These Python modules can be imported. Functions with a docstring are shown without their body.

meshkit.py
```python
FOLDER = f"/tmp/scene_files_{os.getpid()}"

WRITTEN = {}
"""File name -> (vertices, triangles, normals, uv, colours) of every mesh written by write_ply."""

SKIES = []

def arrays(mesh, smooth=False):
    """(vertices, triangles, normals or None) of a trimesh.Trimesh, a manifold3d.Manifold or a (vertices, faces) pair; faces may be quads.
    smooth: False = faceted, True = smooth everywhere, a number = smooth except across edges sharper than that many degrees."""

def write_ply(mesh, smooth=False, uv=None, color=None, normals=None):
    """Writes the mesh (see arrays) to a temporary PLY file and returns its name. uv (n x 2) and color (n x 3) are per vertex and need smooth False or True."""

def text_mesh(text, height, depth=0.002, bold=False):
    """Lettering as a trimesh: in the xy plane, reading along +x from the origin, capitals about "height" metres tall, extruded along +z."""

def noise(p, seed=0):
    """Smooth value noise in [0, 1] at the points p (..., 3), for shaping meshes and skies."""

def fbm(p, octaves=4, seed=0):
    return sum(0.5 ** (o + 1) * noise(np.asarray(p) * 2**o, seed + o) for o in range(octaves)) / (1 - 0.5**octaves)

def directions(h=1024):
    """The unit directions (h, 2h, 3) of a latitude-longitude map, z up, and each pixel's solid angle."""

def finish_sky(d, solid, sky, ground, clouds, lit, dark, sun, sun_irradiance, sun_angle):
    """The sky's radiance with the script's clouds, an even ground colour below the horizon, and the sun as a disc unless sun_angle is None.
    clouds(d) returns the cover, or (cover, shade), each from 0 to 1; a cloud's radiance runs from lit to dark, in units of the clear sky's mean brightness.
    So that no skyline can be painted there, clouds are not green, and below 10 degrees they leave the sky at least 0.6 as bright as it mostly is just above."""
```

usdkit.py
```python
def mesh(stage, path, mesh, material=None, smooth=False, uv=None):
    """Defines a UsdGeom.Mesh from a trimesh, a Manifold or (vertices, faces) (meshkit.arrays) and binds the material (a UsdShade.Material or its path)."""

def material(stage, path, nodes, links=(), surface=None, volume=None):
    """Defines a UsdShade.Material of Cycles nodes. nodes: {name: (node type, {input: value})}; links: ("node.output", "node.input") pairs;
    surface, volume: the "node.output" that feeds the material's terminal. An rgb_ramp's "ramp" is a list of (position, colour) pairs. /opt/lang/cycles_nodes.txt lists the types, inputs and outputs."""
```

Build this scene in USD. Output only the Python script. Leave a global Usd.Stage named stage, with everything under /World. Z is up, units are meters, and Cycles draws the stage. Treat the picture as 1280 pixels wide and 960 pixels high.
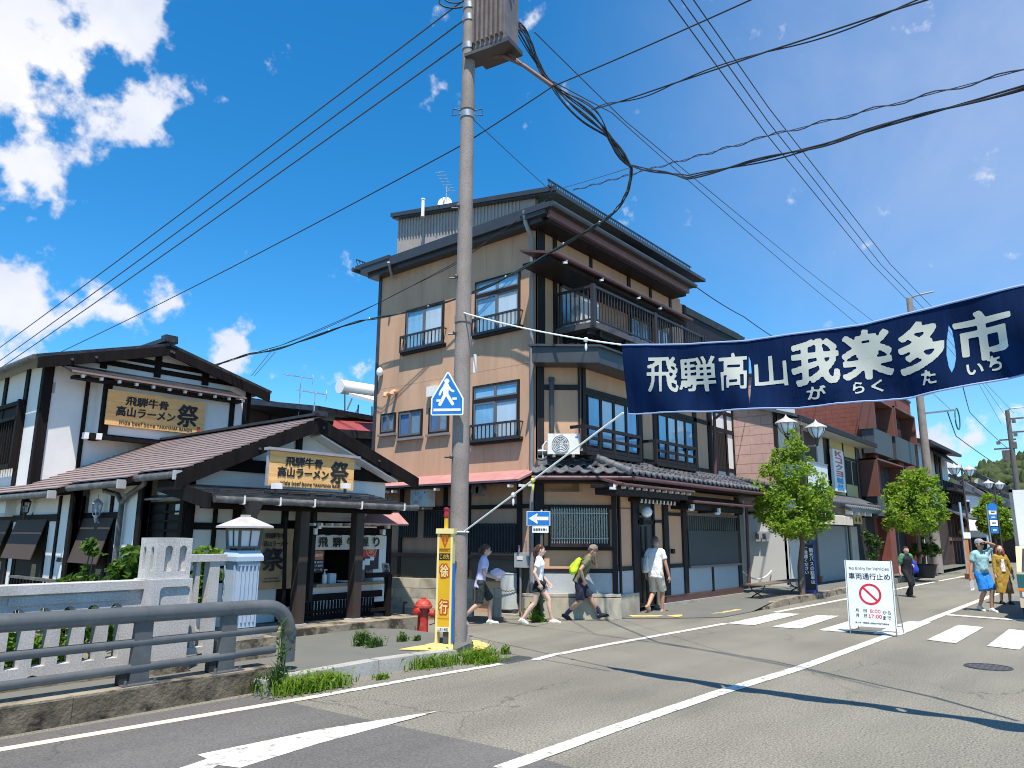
import math, random, glob
import numpy as np
import trimesh, manifold3d, shapely
from shapely import geometry as sg, affinity, ops
from PIL import ImageFont
from pxr import Usd, UsdGeom, UsdLux, UsdShade, Gf, Sdf
import usdkit, meshkit

EXPOSURE, SUN_INT, SKY_STRENGTH = 0.95, 1.0, 0.14
SKY_SAT, SKY_HUE, SKY_TINT = 1.24, 0.5, np.array([0.56, 0.73, 0.80])
CLOUD, VEIL = np.array([4.0, 3.95, 3.95]), np.array([2.0, 2.35, 3.3])
stage = Usd.Stage.CreateInMemory()
UsdGeom.SetStageUpAxis(stage, 'Z')
UsdGeom.Xform.Define(stage, '/World')
PI = math.pi
A = np.array
# ------------------------------------------------------------------ camera
F_PX, CAM = 922.0, A([0.0, 0.0, 1.8])          # focal length in photograph pixels (1280 wide), eye height
YAW, PITCH, ROLL = map(math.radians, (39.6, 11.6, 0.38))
_f = A([math.cos(PITCH) * math.cos(YAW), math.cos(PITCH) * math.sin(YAW), math.sin(PITCH)])
_r = A([math.sin(YAW), -math.cos(YAW), 0.0]); _u = np.cross(_r, _f)
RIGHT = math.cos(ROLL) * _r + math.sin(ROLL) * _u
UP = -math.sin(ROLL) * _r + math.cos(ROLL) * _u
cam = UsdGeom.Camera.Define(stage, '/World/camera')
cam.AddTransformOp().Set(Gf.Matrix4d(*[*RIGHT, 0, *UP, 0, *(-_f), 0, *CAM, 1]))
cam.CreateHorizontalApertureAttr(36.0); cam.CreateVerticalApertureAttr(27.0)
cam.CreateFocalLengthAttr(F_PX / 1280 * 36.0)
cam.CreateClippingRangeAttr(Gf.Vec2f(0.05, 5000))
cam.CreateExposureAttr(EXPOSURE)
# ------------------------------------------------------------------ sun and sky
SUN = A([-0.31, -0.28, 1.0]); SUN = SUN / np.linalg.norm(SUN)
SUN_EL, SUN_ROT = math.asin(SUN[2]), math.atan2(SUN[0], SUN[1])
sun = UsdLux.DistantLight.Define(stage, '/World/sun')
sun.CreateIntensityAttr(SUN_INT); sun.CreateAngleAttr(0.5); sun.CreateColorAttr(Gf.Vec3f(1.0, 0.92, 0.80))
sun.CreateNormalizeAttr(True)
_x = np.cross([0, 1, 0], SUN); _x /= np.linalg.norm(_x); _y = np.cross(SUN, _x)
sun.AddTransformOp().Set(Gf.Matrix4d(*[*_x, 0, *_y, 0, *SUN, 0, 0, 0, 30, 1]))


def ray(px, py):
    """Direction of the view ray through a pixel of the 1280 x 960 photograph."""
    return RIGHT * (px - 640) / F_PX - UP * (py - 480) / F_PX + _f


def gnd(px, py, z=0.0):
    d = ray(px, py); return CAM + d * ((z - CAM[2]) / d[2])


def onx(px, py, x):
    d = ray(px, py); return CAM + d * (x / d[0])


def ony(px, py, y):
    d = ray(px, py); return CAM + d * (y / d[1])


def ond(px, py, dist):
    d = ray(px, py); return CAM + d * (dist / math.hypot(d[0], d[1]))


def unit(v):
    v = A(v, float); return v / np.linalg.norm(v)


# sky with fair-weather clouds: a cloud bank to the left, a thin veil to the right
def sky_material():
    n = {'sky': ('sky_texture', {'sky_type': 'single_scattering', 'sun_disc': False, 'sun_elevation': SUN_EL, 'sun_rotation': SUN_ROT, 'altitude': 600.0, 'air_density': 1.0, 'aerosol_density': 0.6, 'ozone_density': 2.0}),
         'tc': ('texture_coordinate', {}), 'nrm': ('vector_math', {'math_type': 'normalize'}), 'hsv': ('hsv', {'saturation': SKY_SAT, 'value': 1.0, 'hue': SKY_HUE})}
    n['tint'] = ('mix_color', {'blend_type': 'multiply', 'fac': 1.0, 'b': SKY_TINT, 'use_clamp_result': False})
    l = [('tc.generated', 'nrm.vector1'), ('sky.color', 'tint.a'), ('tint.result', 'hsv.color')]
    banks = [((30, 25), .11, 1.05), ((140, 20), .10, .95), ((-150, 20), .25, 1.2), ((20, 205), .07, 1.1), ((-90, 215), .13, 1.2), ((95, 185), .055, .8), ((190, 135), .07, .9), ((235, 118), .05, .75), ((268, 125), .03, .5),
             ((35, 345), .075, .95), ((15, 395), .09, 1.0), ((100, 385), .06, .95), ((150, 400), .04, .7), ((215, 375), .05, .95), ((10, 303), .03, .6), ((292, 446), .035, .95), ((-150, 400), .18, 1.1),
             ((545, 118), .035, .55), ((550, 160), .03, .4), ((1160, 562), .05, .85), ((1215, 556), .035, .8), ((1245, 560), .02, .6), ((1340, 560), .10, .9)]
    prev = None
    for i, ((x, y), rad, w) in enumerate(banks):
        d = unit(ray(x, y))
        n[f'd{i}'] = ('vector_math', {'math_type': 'distance', 'vector2': d}); l.append(('nrm.vector', f'd{i}.vector1'))
        n[f'm{i}'] = ('map_range', {'from_min': 0.0, 'from_max': rad * 1.25, 'to_min': w, 'to_max': 0.0, 'clamp': True}); l.append((f'd{i}.value', f'm{i}.value'))
        if prev is None:
            prev = f'm{i}.result'
        else:
            n[f'a{i}'] = ('math', {'math_type': 'smoothmax', 'value3': .12}); l += [(prev, f'a{i}.value1'), (f'm{i}.result', f'a{i}.value2')]; prev = f'a{i}.value'
    n['n1'] = ('noise_texture', {'scale': 17.0, 'detail': 9.0, 'roughness': .56}); n['n2'] = ('noise_texture', {'scale': 5.0, 'detail': 6.0, 'roughness': .6})
    l += [('nrm.vector', 'n1.vector'), ('nrm.vector', 'n2.vector')]
    n['s1'] = ('math', {'math_type': 'multiply_add', 'value2': 2.6, 'value3': -1.60}); l.append(('n1.fac', 's1.value1'))
    n['s2'] = ('math', {'math_type': 'add'}); l += [(prev, 's2.value1'), ('s1.value', 's2.value2')]
    n['cov'] = ('map_range', {'range_type': 'smoothstep', 'from_min': .12, 'from_max': .50, 'to_min': 0.0, 'to_max': .97, 'clamp': True}); l.append(('s2.value', 'cov.value'))
    n['shade'] = ('rgb_ramp', {'ramp': [(.25, (.62, .70, .86)), (.55, (.86, .89, .96)), (.75, (1, .99, .98))]}); l.append(('n2.fac', 'shade.fac'))
    n['lit'] = ('mix_color', {'blend_type': 'multiply', 'fac': 1.0, 'b': CLOUD, 'use_clamp_result': False}); l.append(('shade.color', 'lit.a'))
    # thin high veil on the sun's side of the street
    dv = unit(ray(1330, 60)); n['dv'] = ('vector_math', {'math_type': 'distance', 'vector2': dv}); l.append(('nrm.vector', 'dv.vector1'))
    n['mv'] = ('map_range', {'range_type': 'smoothstep', 'from_min': 0.0, 'from_max': .62, 'to_min': .62, 'to_max': 0.0, 'clamp': True}); l.append(('dv.value', 'mv.value'))
    n['n3'] = ('noise_texture', {'scale': 4.0, 'detail': 7.0, 'roughness': .6, 'distortion': .6}); l.append(('nrm.vector', 'n3.vector'))
    n['r3'] = ('map_range', {'from_min': .3, 'from_max': .72, 'to_min': .55, 'to_max': 1.1, 'clamp': True}); l.append(('n3.fac', 'r3.value'))
    n['fv'] = ('math', {'math_type': 'multiply', 'use_clamp': True}); l += [('mv.result', 'fv.value1'), ('r3.result', 'fv.value2')]
    n['veil'] = ('mix_color', {'b': VEIL, 'use_clamp_result': False}); l += [('fv.value', 'veil.fac'), ('hsv.color', 'veil.a')]
    n['mix'] = ('mix_color', {'use_clamp_result': False}); l += [('cov.result', 'mix.fac'), ('veil.result', 'mix.a'), ('lit.result', 'mix.b')]
    n['bg'] = ('background_shader', {'strength': SKY_STRENGTH}); l.append(('mix.result', 'bg.color'))
    return usdkit.material(stage, '/World/Looks/sky', n, l, surface='bg.background')


dome = UsdLux.DomeLight.Define(stage, '/World/sky')
UsdShade.MaterialBindingAPI.Apply(dome.GetPrim()).Bind(sky_material())
dome.GetPrim().SetCustomDataByKey('kind', 'structure'); dome.GetPrim().SetCustomDataByKey('label', 'deep blue summer sky with white clouds at the left')

# ------------------------------------------------------------------ materials
MATS = {}


def mat(name, col, rough=.7, var=.12, scale=3.0, bump=0.0, bscale=40.0, stretch=(1, 1, 1), metallic=0.0, spec=.4, obj=False, col2=None, detail=5.0, island=0.0, dirt=0.0, dirt_col=(.12, .10, .08), dscale=1.2):
    """A surface whose colour varies with noise, with fine relief, per-piece variation and patches of dirt."""
    if name in MATS:
        return MATS[name]
    c = A(col, float); lo, hi = np.clip(c * (1 - var), 0, 1), np.clip(c * (1 + var), 0, 1)
    if col2 is not None:
        lo, hi = c, A(col2, float)
    n = {'g': ('geometry', {}), 'tc': ('texture_coordinate', {}), 'mp': ('mapping', {'scale': A(stretch, float)}), 'nz': ('noise_texture', {'scale': scale, 'detail': detail, 'roughness': .6}),
         'rp': ('rgb_ramp', {'ramp': [(.28, lo), (.72, hi)]}), 'p': ('principled_bsdf', {'roughness': rough, 'metallic': metallic, 'specular_ior_level': spec})}
    l = [(('tc.object' if obj else 'g.position'), 'mp.vector'), ('mp.vector', 'nz.vector'), ('nz.fac', 'rp.fac')]
    out = 'rp.color'
    if island:
        n['iv'] = ('map_range', {'to_min': 1 - island, 'to_max': 1 + island}); n['ih'] = ('hsv', {})
        l += [('g.random_per_island', 'iv.value'), ('iv.result', 'ih.value'), (out, 'ih.color')]; out = 'ih.color'
    if dirt:
        n['dn'] = ('noise_texture', {'scale': dscale, 'detail': 8.0, 'roughness': .7}); n['dm'] = ('map_range', {'from_min': .47, 'from_max': .68, 'to_min': 0.0, 'to_max': dirt, 'clamp': True})
        n['dx'] = ('mix_color', {'b': A(dirt_col, float)})
        l += [('mp.vector', 'dn.vector'), ('dn.fac', 'dm.value'), ('dm.result', 'dx.fac'), (out, 'dx.a')]; out = 'dx.result'
    l.append((out, 'p.base_color'))
    if bump:
        n['bn'] = ('noise_texture', {'scale': bscale, 'detail': 4.0, 'roughness': .6}); n['b'] = ('bump', {'strength': min(1.0, bump), 'distance': .4 / bscale})
        l += [('mp.vector', 'bn.vector'), ('bn.fac', 'b.height'), ('b.normal', 'p.normal')]
    MATS[name] = usdkit.material(stage, f'/World/Looks/{name}', n, l, surface='p.BSDF')
    return MATS[name]


def plain(name, col, rough=.5, metallic=0.0, spec=.5, coat=0.0):
    return mat(name, col, rough, var=.06, scale=8, metallic=metallic, spec=spec)


def glass_mat(name, tint=(.9, .95, 1), back=(.5, .5, .5)):
    if name not in MATS:
        MATS[name] = usdkit.material(stage, f'/World/Looks/{name}', {'ge': ('geometry', {}), 'nb': ('math', {'math_type': 'subtract', 'value1': 1.0}), 'ff': ('math', {'math_type': 'multiply'}), 't': ('transparent_bsdf', {'color': A(tint)}), 'g': ('glossy_bsdf', {'color': A([1., 1, 1]), 'roughness': .02}), 'f': ('fresnel', {'IOR': 1.6}),
                                     'mx': ('mix_closure', {})}, [('ge.backfacing', 'nb.value2'), ('f.fac', 'ff.value1'), ('nb.value', 'ff.value2'), ('ff.value', 'mx.fac'), ('t.BSDF', 'mx.closure1'), ('g.BSDF', 'mx.closure2')], surface='mx.closure')
    return MATS[name]


def leaf_mat(name, col, col2, trans=.35):
    if name not in MATS:
        n = {'g': ('geometry', {}), 'rp': ('rgb_ramp', {'ramp': [(0, A(col) * .8), (.5, A(col)), (1, A(col2))]}), 'nz': ('noise_texture', {'scale': 1.6, 'detail': 3.0}), 'ad': ('math', {'math_type': 'multiply_add', 'value2': .5}),
             'p': ('principled_bsdf', {'roughness': .5, 'specular_ior_level': .35}), 't': ('translucent_bsdf', {}), 'mx': ('mix_closure', {'fac': trans})}
        l = [('g.random_per_island', 'ad.value1'), ('nz.fac', 'sc.value1'), ('sc.value', 'ad.value3'), ('ad.value', 'rp.fac'), ('rp.color', 'p.base_color'), ('rp.color', 't.color'), ('p.BSDF', 'mx.closure1'), ('t.BSDF', 'mx.closure2'), ('g.position', 'nz.vector')]
        n['sc'] = ('math', {'math_type': 'multiply', 'value2': .5})
        MATS[name] = usdkit.material(stage, f'/World/Looks/{name}', n, l, surface='mx.closure')
    return MATS[name]


# ------------------------------------------------------------------ things and parts
_used = {}


def numbered(parent, name):
    k = _used.get((parent, name), 0); _used[(parent, name)] = k + 1
    return name if k == 0 else f'{name}_{k:03d}'


class Thing:
    """An Xform under /World at the thing's base; its parts are given in world coordinates (local=False) or in its own frame."""

    def __init__(self, name, label, cat, loc=(0, 0, 0), rz=0.0, group=None, local=False, kind=None):
        self.path = '/World/' + numbered('/World', name); self.loc = A(loc, float); self.local = local
        self.x = UsdGeom.Xform.Define(stage, self.path); self.x.AddTranslateOp().Set(Gf.Vec3d(*map(float, loc)))
        if rz:
            self.x.AddRotateZOp().Set(math.degrees(rz))
        p = self.x.GetPrim()
        for k, v in (('label', label), ('category', cat), ('group', group), ('kind', kind)):
            if v:
                p.SetCustomDataByKey(k, v)

    def part(self, name, mesh, m, smooth=False, label=None, under=None, kind=None):
        base = under or self.path
        path = base + '/' + numbered(base, name)
        v, f, nn = meshkit.arrays(mesh, smooth)
        if not self.local:
            v = v - self.loc
        um = usdkit.mesh(stage, path, (v, f), m)
        if nn is not None:
            um.CreateNormalsAttr(nn.astype(np.float32)); um.SetNormalsInterpolation('vertex')
        if label:
            um.GetPrim().SetCustomDataByKey('label', label)
        if kind:
            um.GetPrim().SetCustomDataByKey('kind', kind)
        return path


def single(name, mesh, m, label, cat=None, group=None, kind=None, smooth=False):
    path = '/World/' + numbered('/World', name)
    um = usdkit.mesh(stage, path, mesh, m, smooth=smooth)
    for k, v in (('label', label), ('category', cat), ('group', group), ('kind', kind)):
        if v:
            um.GetPrim().SetCustomDataByKey(k, v)
    return path


def copy_of(path, name, label, loc, rz=0.0, scale=1.0):
    """A copy of a finished thing under the next number, with its own label."""
    src = stage.GetPrimAtPath(path); was = src.GetCustomData()
    p2 = '/World/' + numbered('/World', name)
    x = UsdGeom.Xform.Define(stage, p2); x.GetPrim().GetReferences().AddInternalReference(path)
    x.ClearXformOpOrder(); x.AddTranslateOp().Set(Gf.Vec3d(*map(float, loc)))
    x.AddRotateZOp().Set(math.degrees(rz)); x.AddScaleOp().Set(Gf.Vec3f(scale))
    x.GetPrim().SetInstanceable(True)
    for k in ('category', 'group'):
        if k in was:
            x.GetPrim().SetCustomDataByKey(k, was[k])
    x.GetPrim().SetCustomDataByKey('label', label)
    return p2


# ------------------------------------------------------------------ mesh helpers
def T(v, f):
    return trimesh.Trimesh(A(v, float), A(f), process=False)


_BF = A([[0, 2, 3], [0, 3, 1], [4, 5, 7], [4, 7, 6], [0, 1, 5], [0, 5, 4], [2, 6, 7], [2, 7, 3], [0, 4, 6], [0, 6, 2], [1, 3, 7], [1, 7, 5]])


def hexa(p):
    """A box from 8 corners: index bits x, y, z."""
    return T(p, _BF)


def box(x0, x1, y0, y1, z0, z1):
    x0, x1 = sorted((x0, x1)); y0, y1 = sorted((y0, y1)); z0, z1 = sorted((z0, z1))
    return hexa([(x, y, z) for z in (z0, z1) for y in (y0, y1) for x in (x0, x1)])


def fixn(m):
    if m.volume < 0:
        m.invert()
    return m


def J(*ms):
    ms = [m for x in ms for m in (x if isinstance(x, (list, tuple)) else [x])]
    return trimesh.util.concatenate(ms)


def beam(a, b, w, h, up=(0, 0, 1)):
    """A straight bar from a to b: w wide across, h high."""
    a, b = A(a, float), A(b, float); d = unit(b - a); s = np.cross(d, A(up, float))
    s = unit(s) if np.linalg.norm(s) > 1e-6 else A([1.0, 0, 0]); u = np.cross(s, d)
    return fixn(hexa([p + s * i * w / 2 + u * j * h / 2 for p in (a, b) for j in (-1, 1) for i in (-1, 1)]))


def tube(pts, r, n=8, cap=True):
    p = A(pts, float); r = np.broadcast_to(A(r, float), (len(p),)); t = np.gradient(p, axis=0); t /= np.linalg.norm(t, axis=1, keepdims=True) + 1e-12
    ref = A([0, 0, 1.0]) if abs(t[:, 2]).mean() < .8 else A([1.0, 0, 0])
    s = np.cross(t, ref); s /= np.linalg.norm(s, axis=1, keepdims=True) + 1e-12; u = np.cross(s, t)
    an = np.arange(n) * 2 * PI / n
    v = (p[:, None] + r[:, None, None] * (np.cos(an)[None, :, None] * s[:, None] + np.sin(an)[None, :, None] * u[:, None])).reshape(-1, 3)
    f = []
    for i in range(len(p) - 1):
        for j in range(n):
            k = (j + 1) % n; f += [[i * n + j, i * n + k, (i + 1) * n + k], [i * n + j, (i + 1) * n + k, (i + 1) * n + j]]
    v = list(v)
    if cap:
        a, b = len(v), len(v) + 1; v += [p[0], p[-1]]; e = (len(p) - 1) * n
        for j in range(n):
            k = (j + 1) % n; f += [[a, k, j], [b, e + j, e + k]]
    return fixn(T(v, f))


def lathe(prof, n=20, at=(0, 0, 0)):
    """Revolves (radius, height) pairs about a vertical axis."""
    v, f = [], []; m = len(prof)
    for j in range(n):
        c, s = math.cos(2 * PI * j / n), math.sin(2 * PI * j / n); v += [(at[0] + r * c, at[1] + r * s, at[2] + z) for r, z in prof]
    for j in range(n):
        k = (j + 1) % n
        for i in range(m - 1):
            a, b, c, d = j * m + i, k * m + i, k * m + i + 1, j * m + i + 1; f += [[a, b, c], [a, c, d]]
    v += [(at[0], at[1], at[2] + prof[0][1]), (at[0], at[1], at[2] + prof[-1][1])]; a = len(v) - 2
    for j in range(n):
        k = (j + 1) % n; f += [[a, k * m, j * m], [a + 1, j * m + m - 1, k * m + m - 1]]
    return T(v, f)


def sphere(c, r, sub=2, sc=(1, 1, 1)):
    m = trimesh.creation.icosphere(sub, 1.0); m.vertices = m.vertices * A(sc) * r + A(c); return m


def cyl(a, b, r, n=14):
    return tube([a, b], [r, r], n)


def extr(poly, t):
    """Extrudes a shapely polygon (or multipolygon) along z by t."""
    gs = [g for g in getattr(poly, 'geoms', [poly]) if g.area > 1e-9]
    return trimesh.util.concatenate([trimesh.creation.extrude_polygon(g, t, engine='earcut') for g in gs])


def place(m, o, ex, ey, ez):
    """Maps a mesh's x, y, z axes onto the given vectors at o."""
    m = m.copy(); v = A(m.vertices); m.vertices = A(o) + v[:, :1] * A(ex) + v[:, 1:2] * A(ey) + v[:, 2:3] * A(ez); return fixn(m) if m.is_watertight else m


def rotz(m, a, at=(0, 0, 0)):
    m = m.copy(); c, s = math.cos(a), math.sin(a); v = A(m.vertices) - A(at); m.vertices = A(at) + np.stack([v[:, 0] * c - v[:, 1] * s, v[:, 0] * s + v[:, 1] * c, v[:, 2]], 1); return m


def plate(poly, z, t=.004):
    """A flat sheet on the ground from (x, y) corners."""
    m = extr(sg.Polygon(poly) if not hasattr(poly, 'area') else poly, t); m.apply_translation((0, 0, z)); return m


def slab(c4, t, dn=None):
    """A thin slab from four corners (in order) thickened by t along its normal, downwards."""
    c = A(c4, float); n = unit(np.cross(c[1] - c[0], c[3] - c[0])); n = n if n[2] > 0 else -n
    if dn is not None:
        n = A(dn, float)
    return fixn(hexa([c[0] - n * t, c[1] - n * t, c[3] - n * t, c[2] - n * t, c[0], c[1], c[3], c[2]]))


class Fr:
    """A vertical facade: u runs along d, n points out of the wall."""

    def __init__(self, o, d, n):
        self.o, self.d, self.n = A([*o[:2], 0.0]), A([*unit(d[:2]), 0.0]), A([*unit(n[:2]), 0.0])

    def pt(self, px, py, off=0.0):
        """(u, z) of a photograph pixel on the plane that lies off metres in front of the wall."""
        r = ray(px, py); o = self.o + self.n * off; t = np.dot(o - CAM, self.n) / np.dot(r, self.n); p = CAM + r * t
        return float(np.dot(p - self.o, self.d)), float(p[2])

    def w(self, u, z, off=0.0):
        return self.o + self.d * u + self.n * off + A([0, 0, z])

    def b(self, u0, u1, z0, z1, n0, n1):
        u0, u1 = sorted((u0, u1)); z0, z1 = sorted((z0, z1)); n0, n1 = sorted((n0, n1))
        return fixn(hexa([self.w(u, z, n) for z in (z0, z1) for n in (n0, n1) for u in (u0, u1)]))

    def flat(self, m, u, z, off):
        """Stands a mesh drawn in the xy plane (thick along z) up on the facade, x along the readable direction."""
        ex = self.d if np.dot(np.cross(self.d, A([0, 0, 1.0])), self.n) > 0 else -self.d
        return place(m, self.w(u, z, off), ex, A([0, 0, 1.0]), self.n)

    def bar(self, u0, z0, u1, z1, off, w, h):
        return beam(self.w(u0, z0, off), self.w(u1, z1, off), w, h, up=self.n)


# ------------------------------------------------------------------ lettering
_FONT = None
_GL = {}


def glyph(ch, px=72):
    """Outline of one character as a shapely shape, 1 unit = the em, origin at the em box's lower left."""
    global _FONT
    if ch in _GL:
        return _GL[ch]
    if _FONT is None:
        _FONT = ImageFont.truetype([p for p in glob.glob('/opt/blender-*/*/datafiles/fonts/*') if 'CJK' in p][0], px)
    x0, y0, x1, y1 = _FONT.getbbox(ch, anchor='ls')
    mask = _FONT.getmask(ch, mode='L'); w, h = mask.size
    a = A(mask, dtype=float).reshape(h, w) if w * h else np.zeros((1, 1))
    on = np.pad(a > 110, ((0, 0), (1, 1))).astype(np.int8)
    rr, s = np.nonzero(np.diff(on, axis=1) == 1); e = np.nonzero(np.diff(on, axis=1) == -1)[1]
    g = shapely.union_all(shapely.box(s, -rr - 1.0, e, -rr * 1.0)).buffer(.55).buffer(-.55).simplify(.55) if len(s) else sg.Polygon()
    bb = _FONT.getbbox(ch, anchor='ls')
    g = affinity.translate(g, bb[0], -bb[1])
    g = affinity.scale(g, 1 / px, 1 / px, origin=(0, 0))
    _GL[ch] = (g, _FONT.getlength(ch) / px)
    return _GL[ch]


def text(s, size, bold=0.0, vertical=False, gap=0.0, italic=0.0, brush=0.0):
    """Shapely shape of a line of text, em size in metres. Horizontal: left aligned at 0, baseline 0; vertical: top at 0, centred on x = 0."""
    gs, x = [], 0.0
    for ch in s:
        g, adv = glyph(ch)
        if not g.is_empty:
            if bold:
                g = g.buffer(bold, join_style='round').simplify(.006)
            if brush:
                g = affinity.rotate(affinity.scale(g, 1.0, 1.08, origin=(.5, .4)), 3, origin=(.5, .4)); g = shapely.union_all([g, affinity.translate(g, brush, -brush * .6)]).buffer(brush * .4).simplify(.008)
            if italic:
                g = affinity.skew(g, xs=italic, origin=(0, 0))
            gs.append(affinity.translate(g, -adv / 2, -x - .88) if vertical else affinity.translate(g, x, 0))
        x += (1.0 if vertical else adv) + gap
    return affinity.scale(shapely.union_all(gs), size, size, origin=(0, 0))


def fit(g, x0, y0, x1, y1):
    """Stretches a shape into a rectangle."""
    a, b, c, d = g.bounds; return affinity.affine_transform(g, [(x1 - x0) / (c - a), 0, 0, (y1 - y0) / (d - b), x0 - a * (x1 - x0) / (c - a), y0 - b * (y1 - y0) / (d - b)])


# ------------------------------------------------------------------ foliage
def leaves(pts, size, rng, flat=.35, out=None):
    """Small bent leaf quads at the points."""
    n = len(pts); a = rng.normal(size=(n, 3)); a[:, 2] *= flat
    if out is not None:
        a = a * .8 + out * .5
    a /= np.linalg.norm(a, axis=1, keepdims=True) + 1e-9
    b = rng.normal(size=(n, 3)); b -= a * (a * b).sum(1, keepdims=True); b /= np.linalg.norm(b, axis=1, keepdims=True) + 1e-9
    c = np.cross(a, b); s = (size * rng.uniform(.6, 1.3, n))[:, None]
    v = np.stack([pts - a * s, pts + b * s * .55 + c * s * .12, pts + a * s - c * s * .2, pts - b * s * .55 + c * s * .12], 1).reshape(-1, 3)
    i = np.arange(n)[:, None] * 4
    return T(v, np.vstack([i + A([0, 1, 2]), i + A([0, 2, 3])]))


def crown_points(blobs, n, rng, shell=.55):
    """Points in a union of ellipsoids (centre, radii), denser near the surface and broken up by noise."""
    w = A([np.prod(r) ** (2 / 3) for _, r in blobs]); pick = rng.choice(len(blobs), n * 2, p=w / w.sum()); d = rng.normal(size=(n * 2, 3)); d /= np.linalg.norm(d, axis=1, keepdims=True)
    rad = rng.uniform(shell ** 3, 1, n * 2) ** (1 / 3) * rng.uniform(.85, 1.12, n * 2)
    c = A([blobs[k][0] for k in pick]); r = A([blobs[k][1] for k in pick]); p = c + d * r * rad[:, None]
    keep = meshkit.fbm(p * 2.9 + 7, 3, seed=3) > .475
    p, d = p[keep][:n], d[keep][:n]
    return p, d
# ================================================================== the ground, roads and pavements
rng = np.random.default_rng(7)


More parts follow.
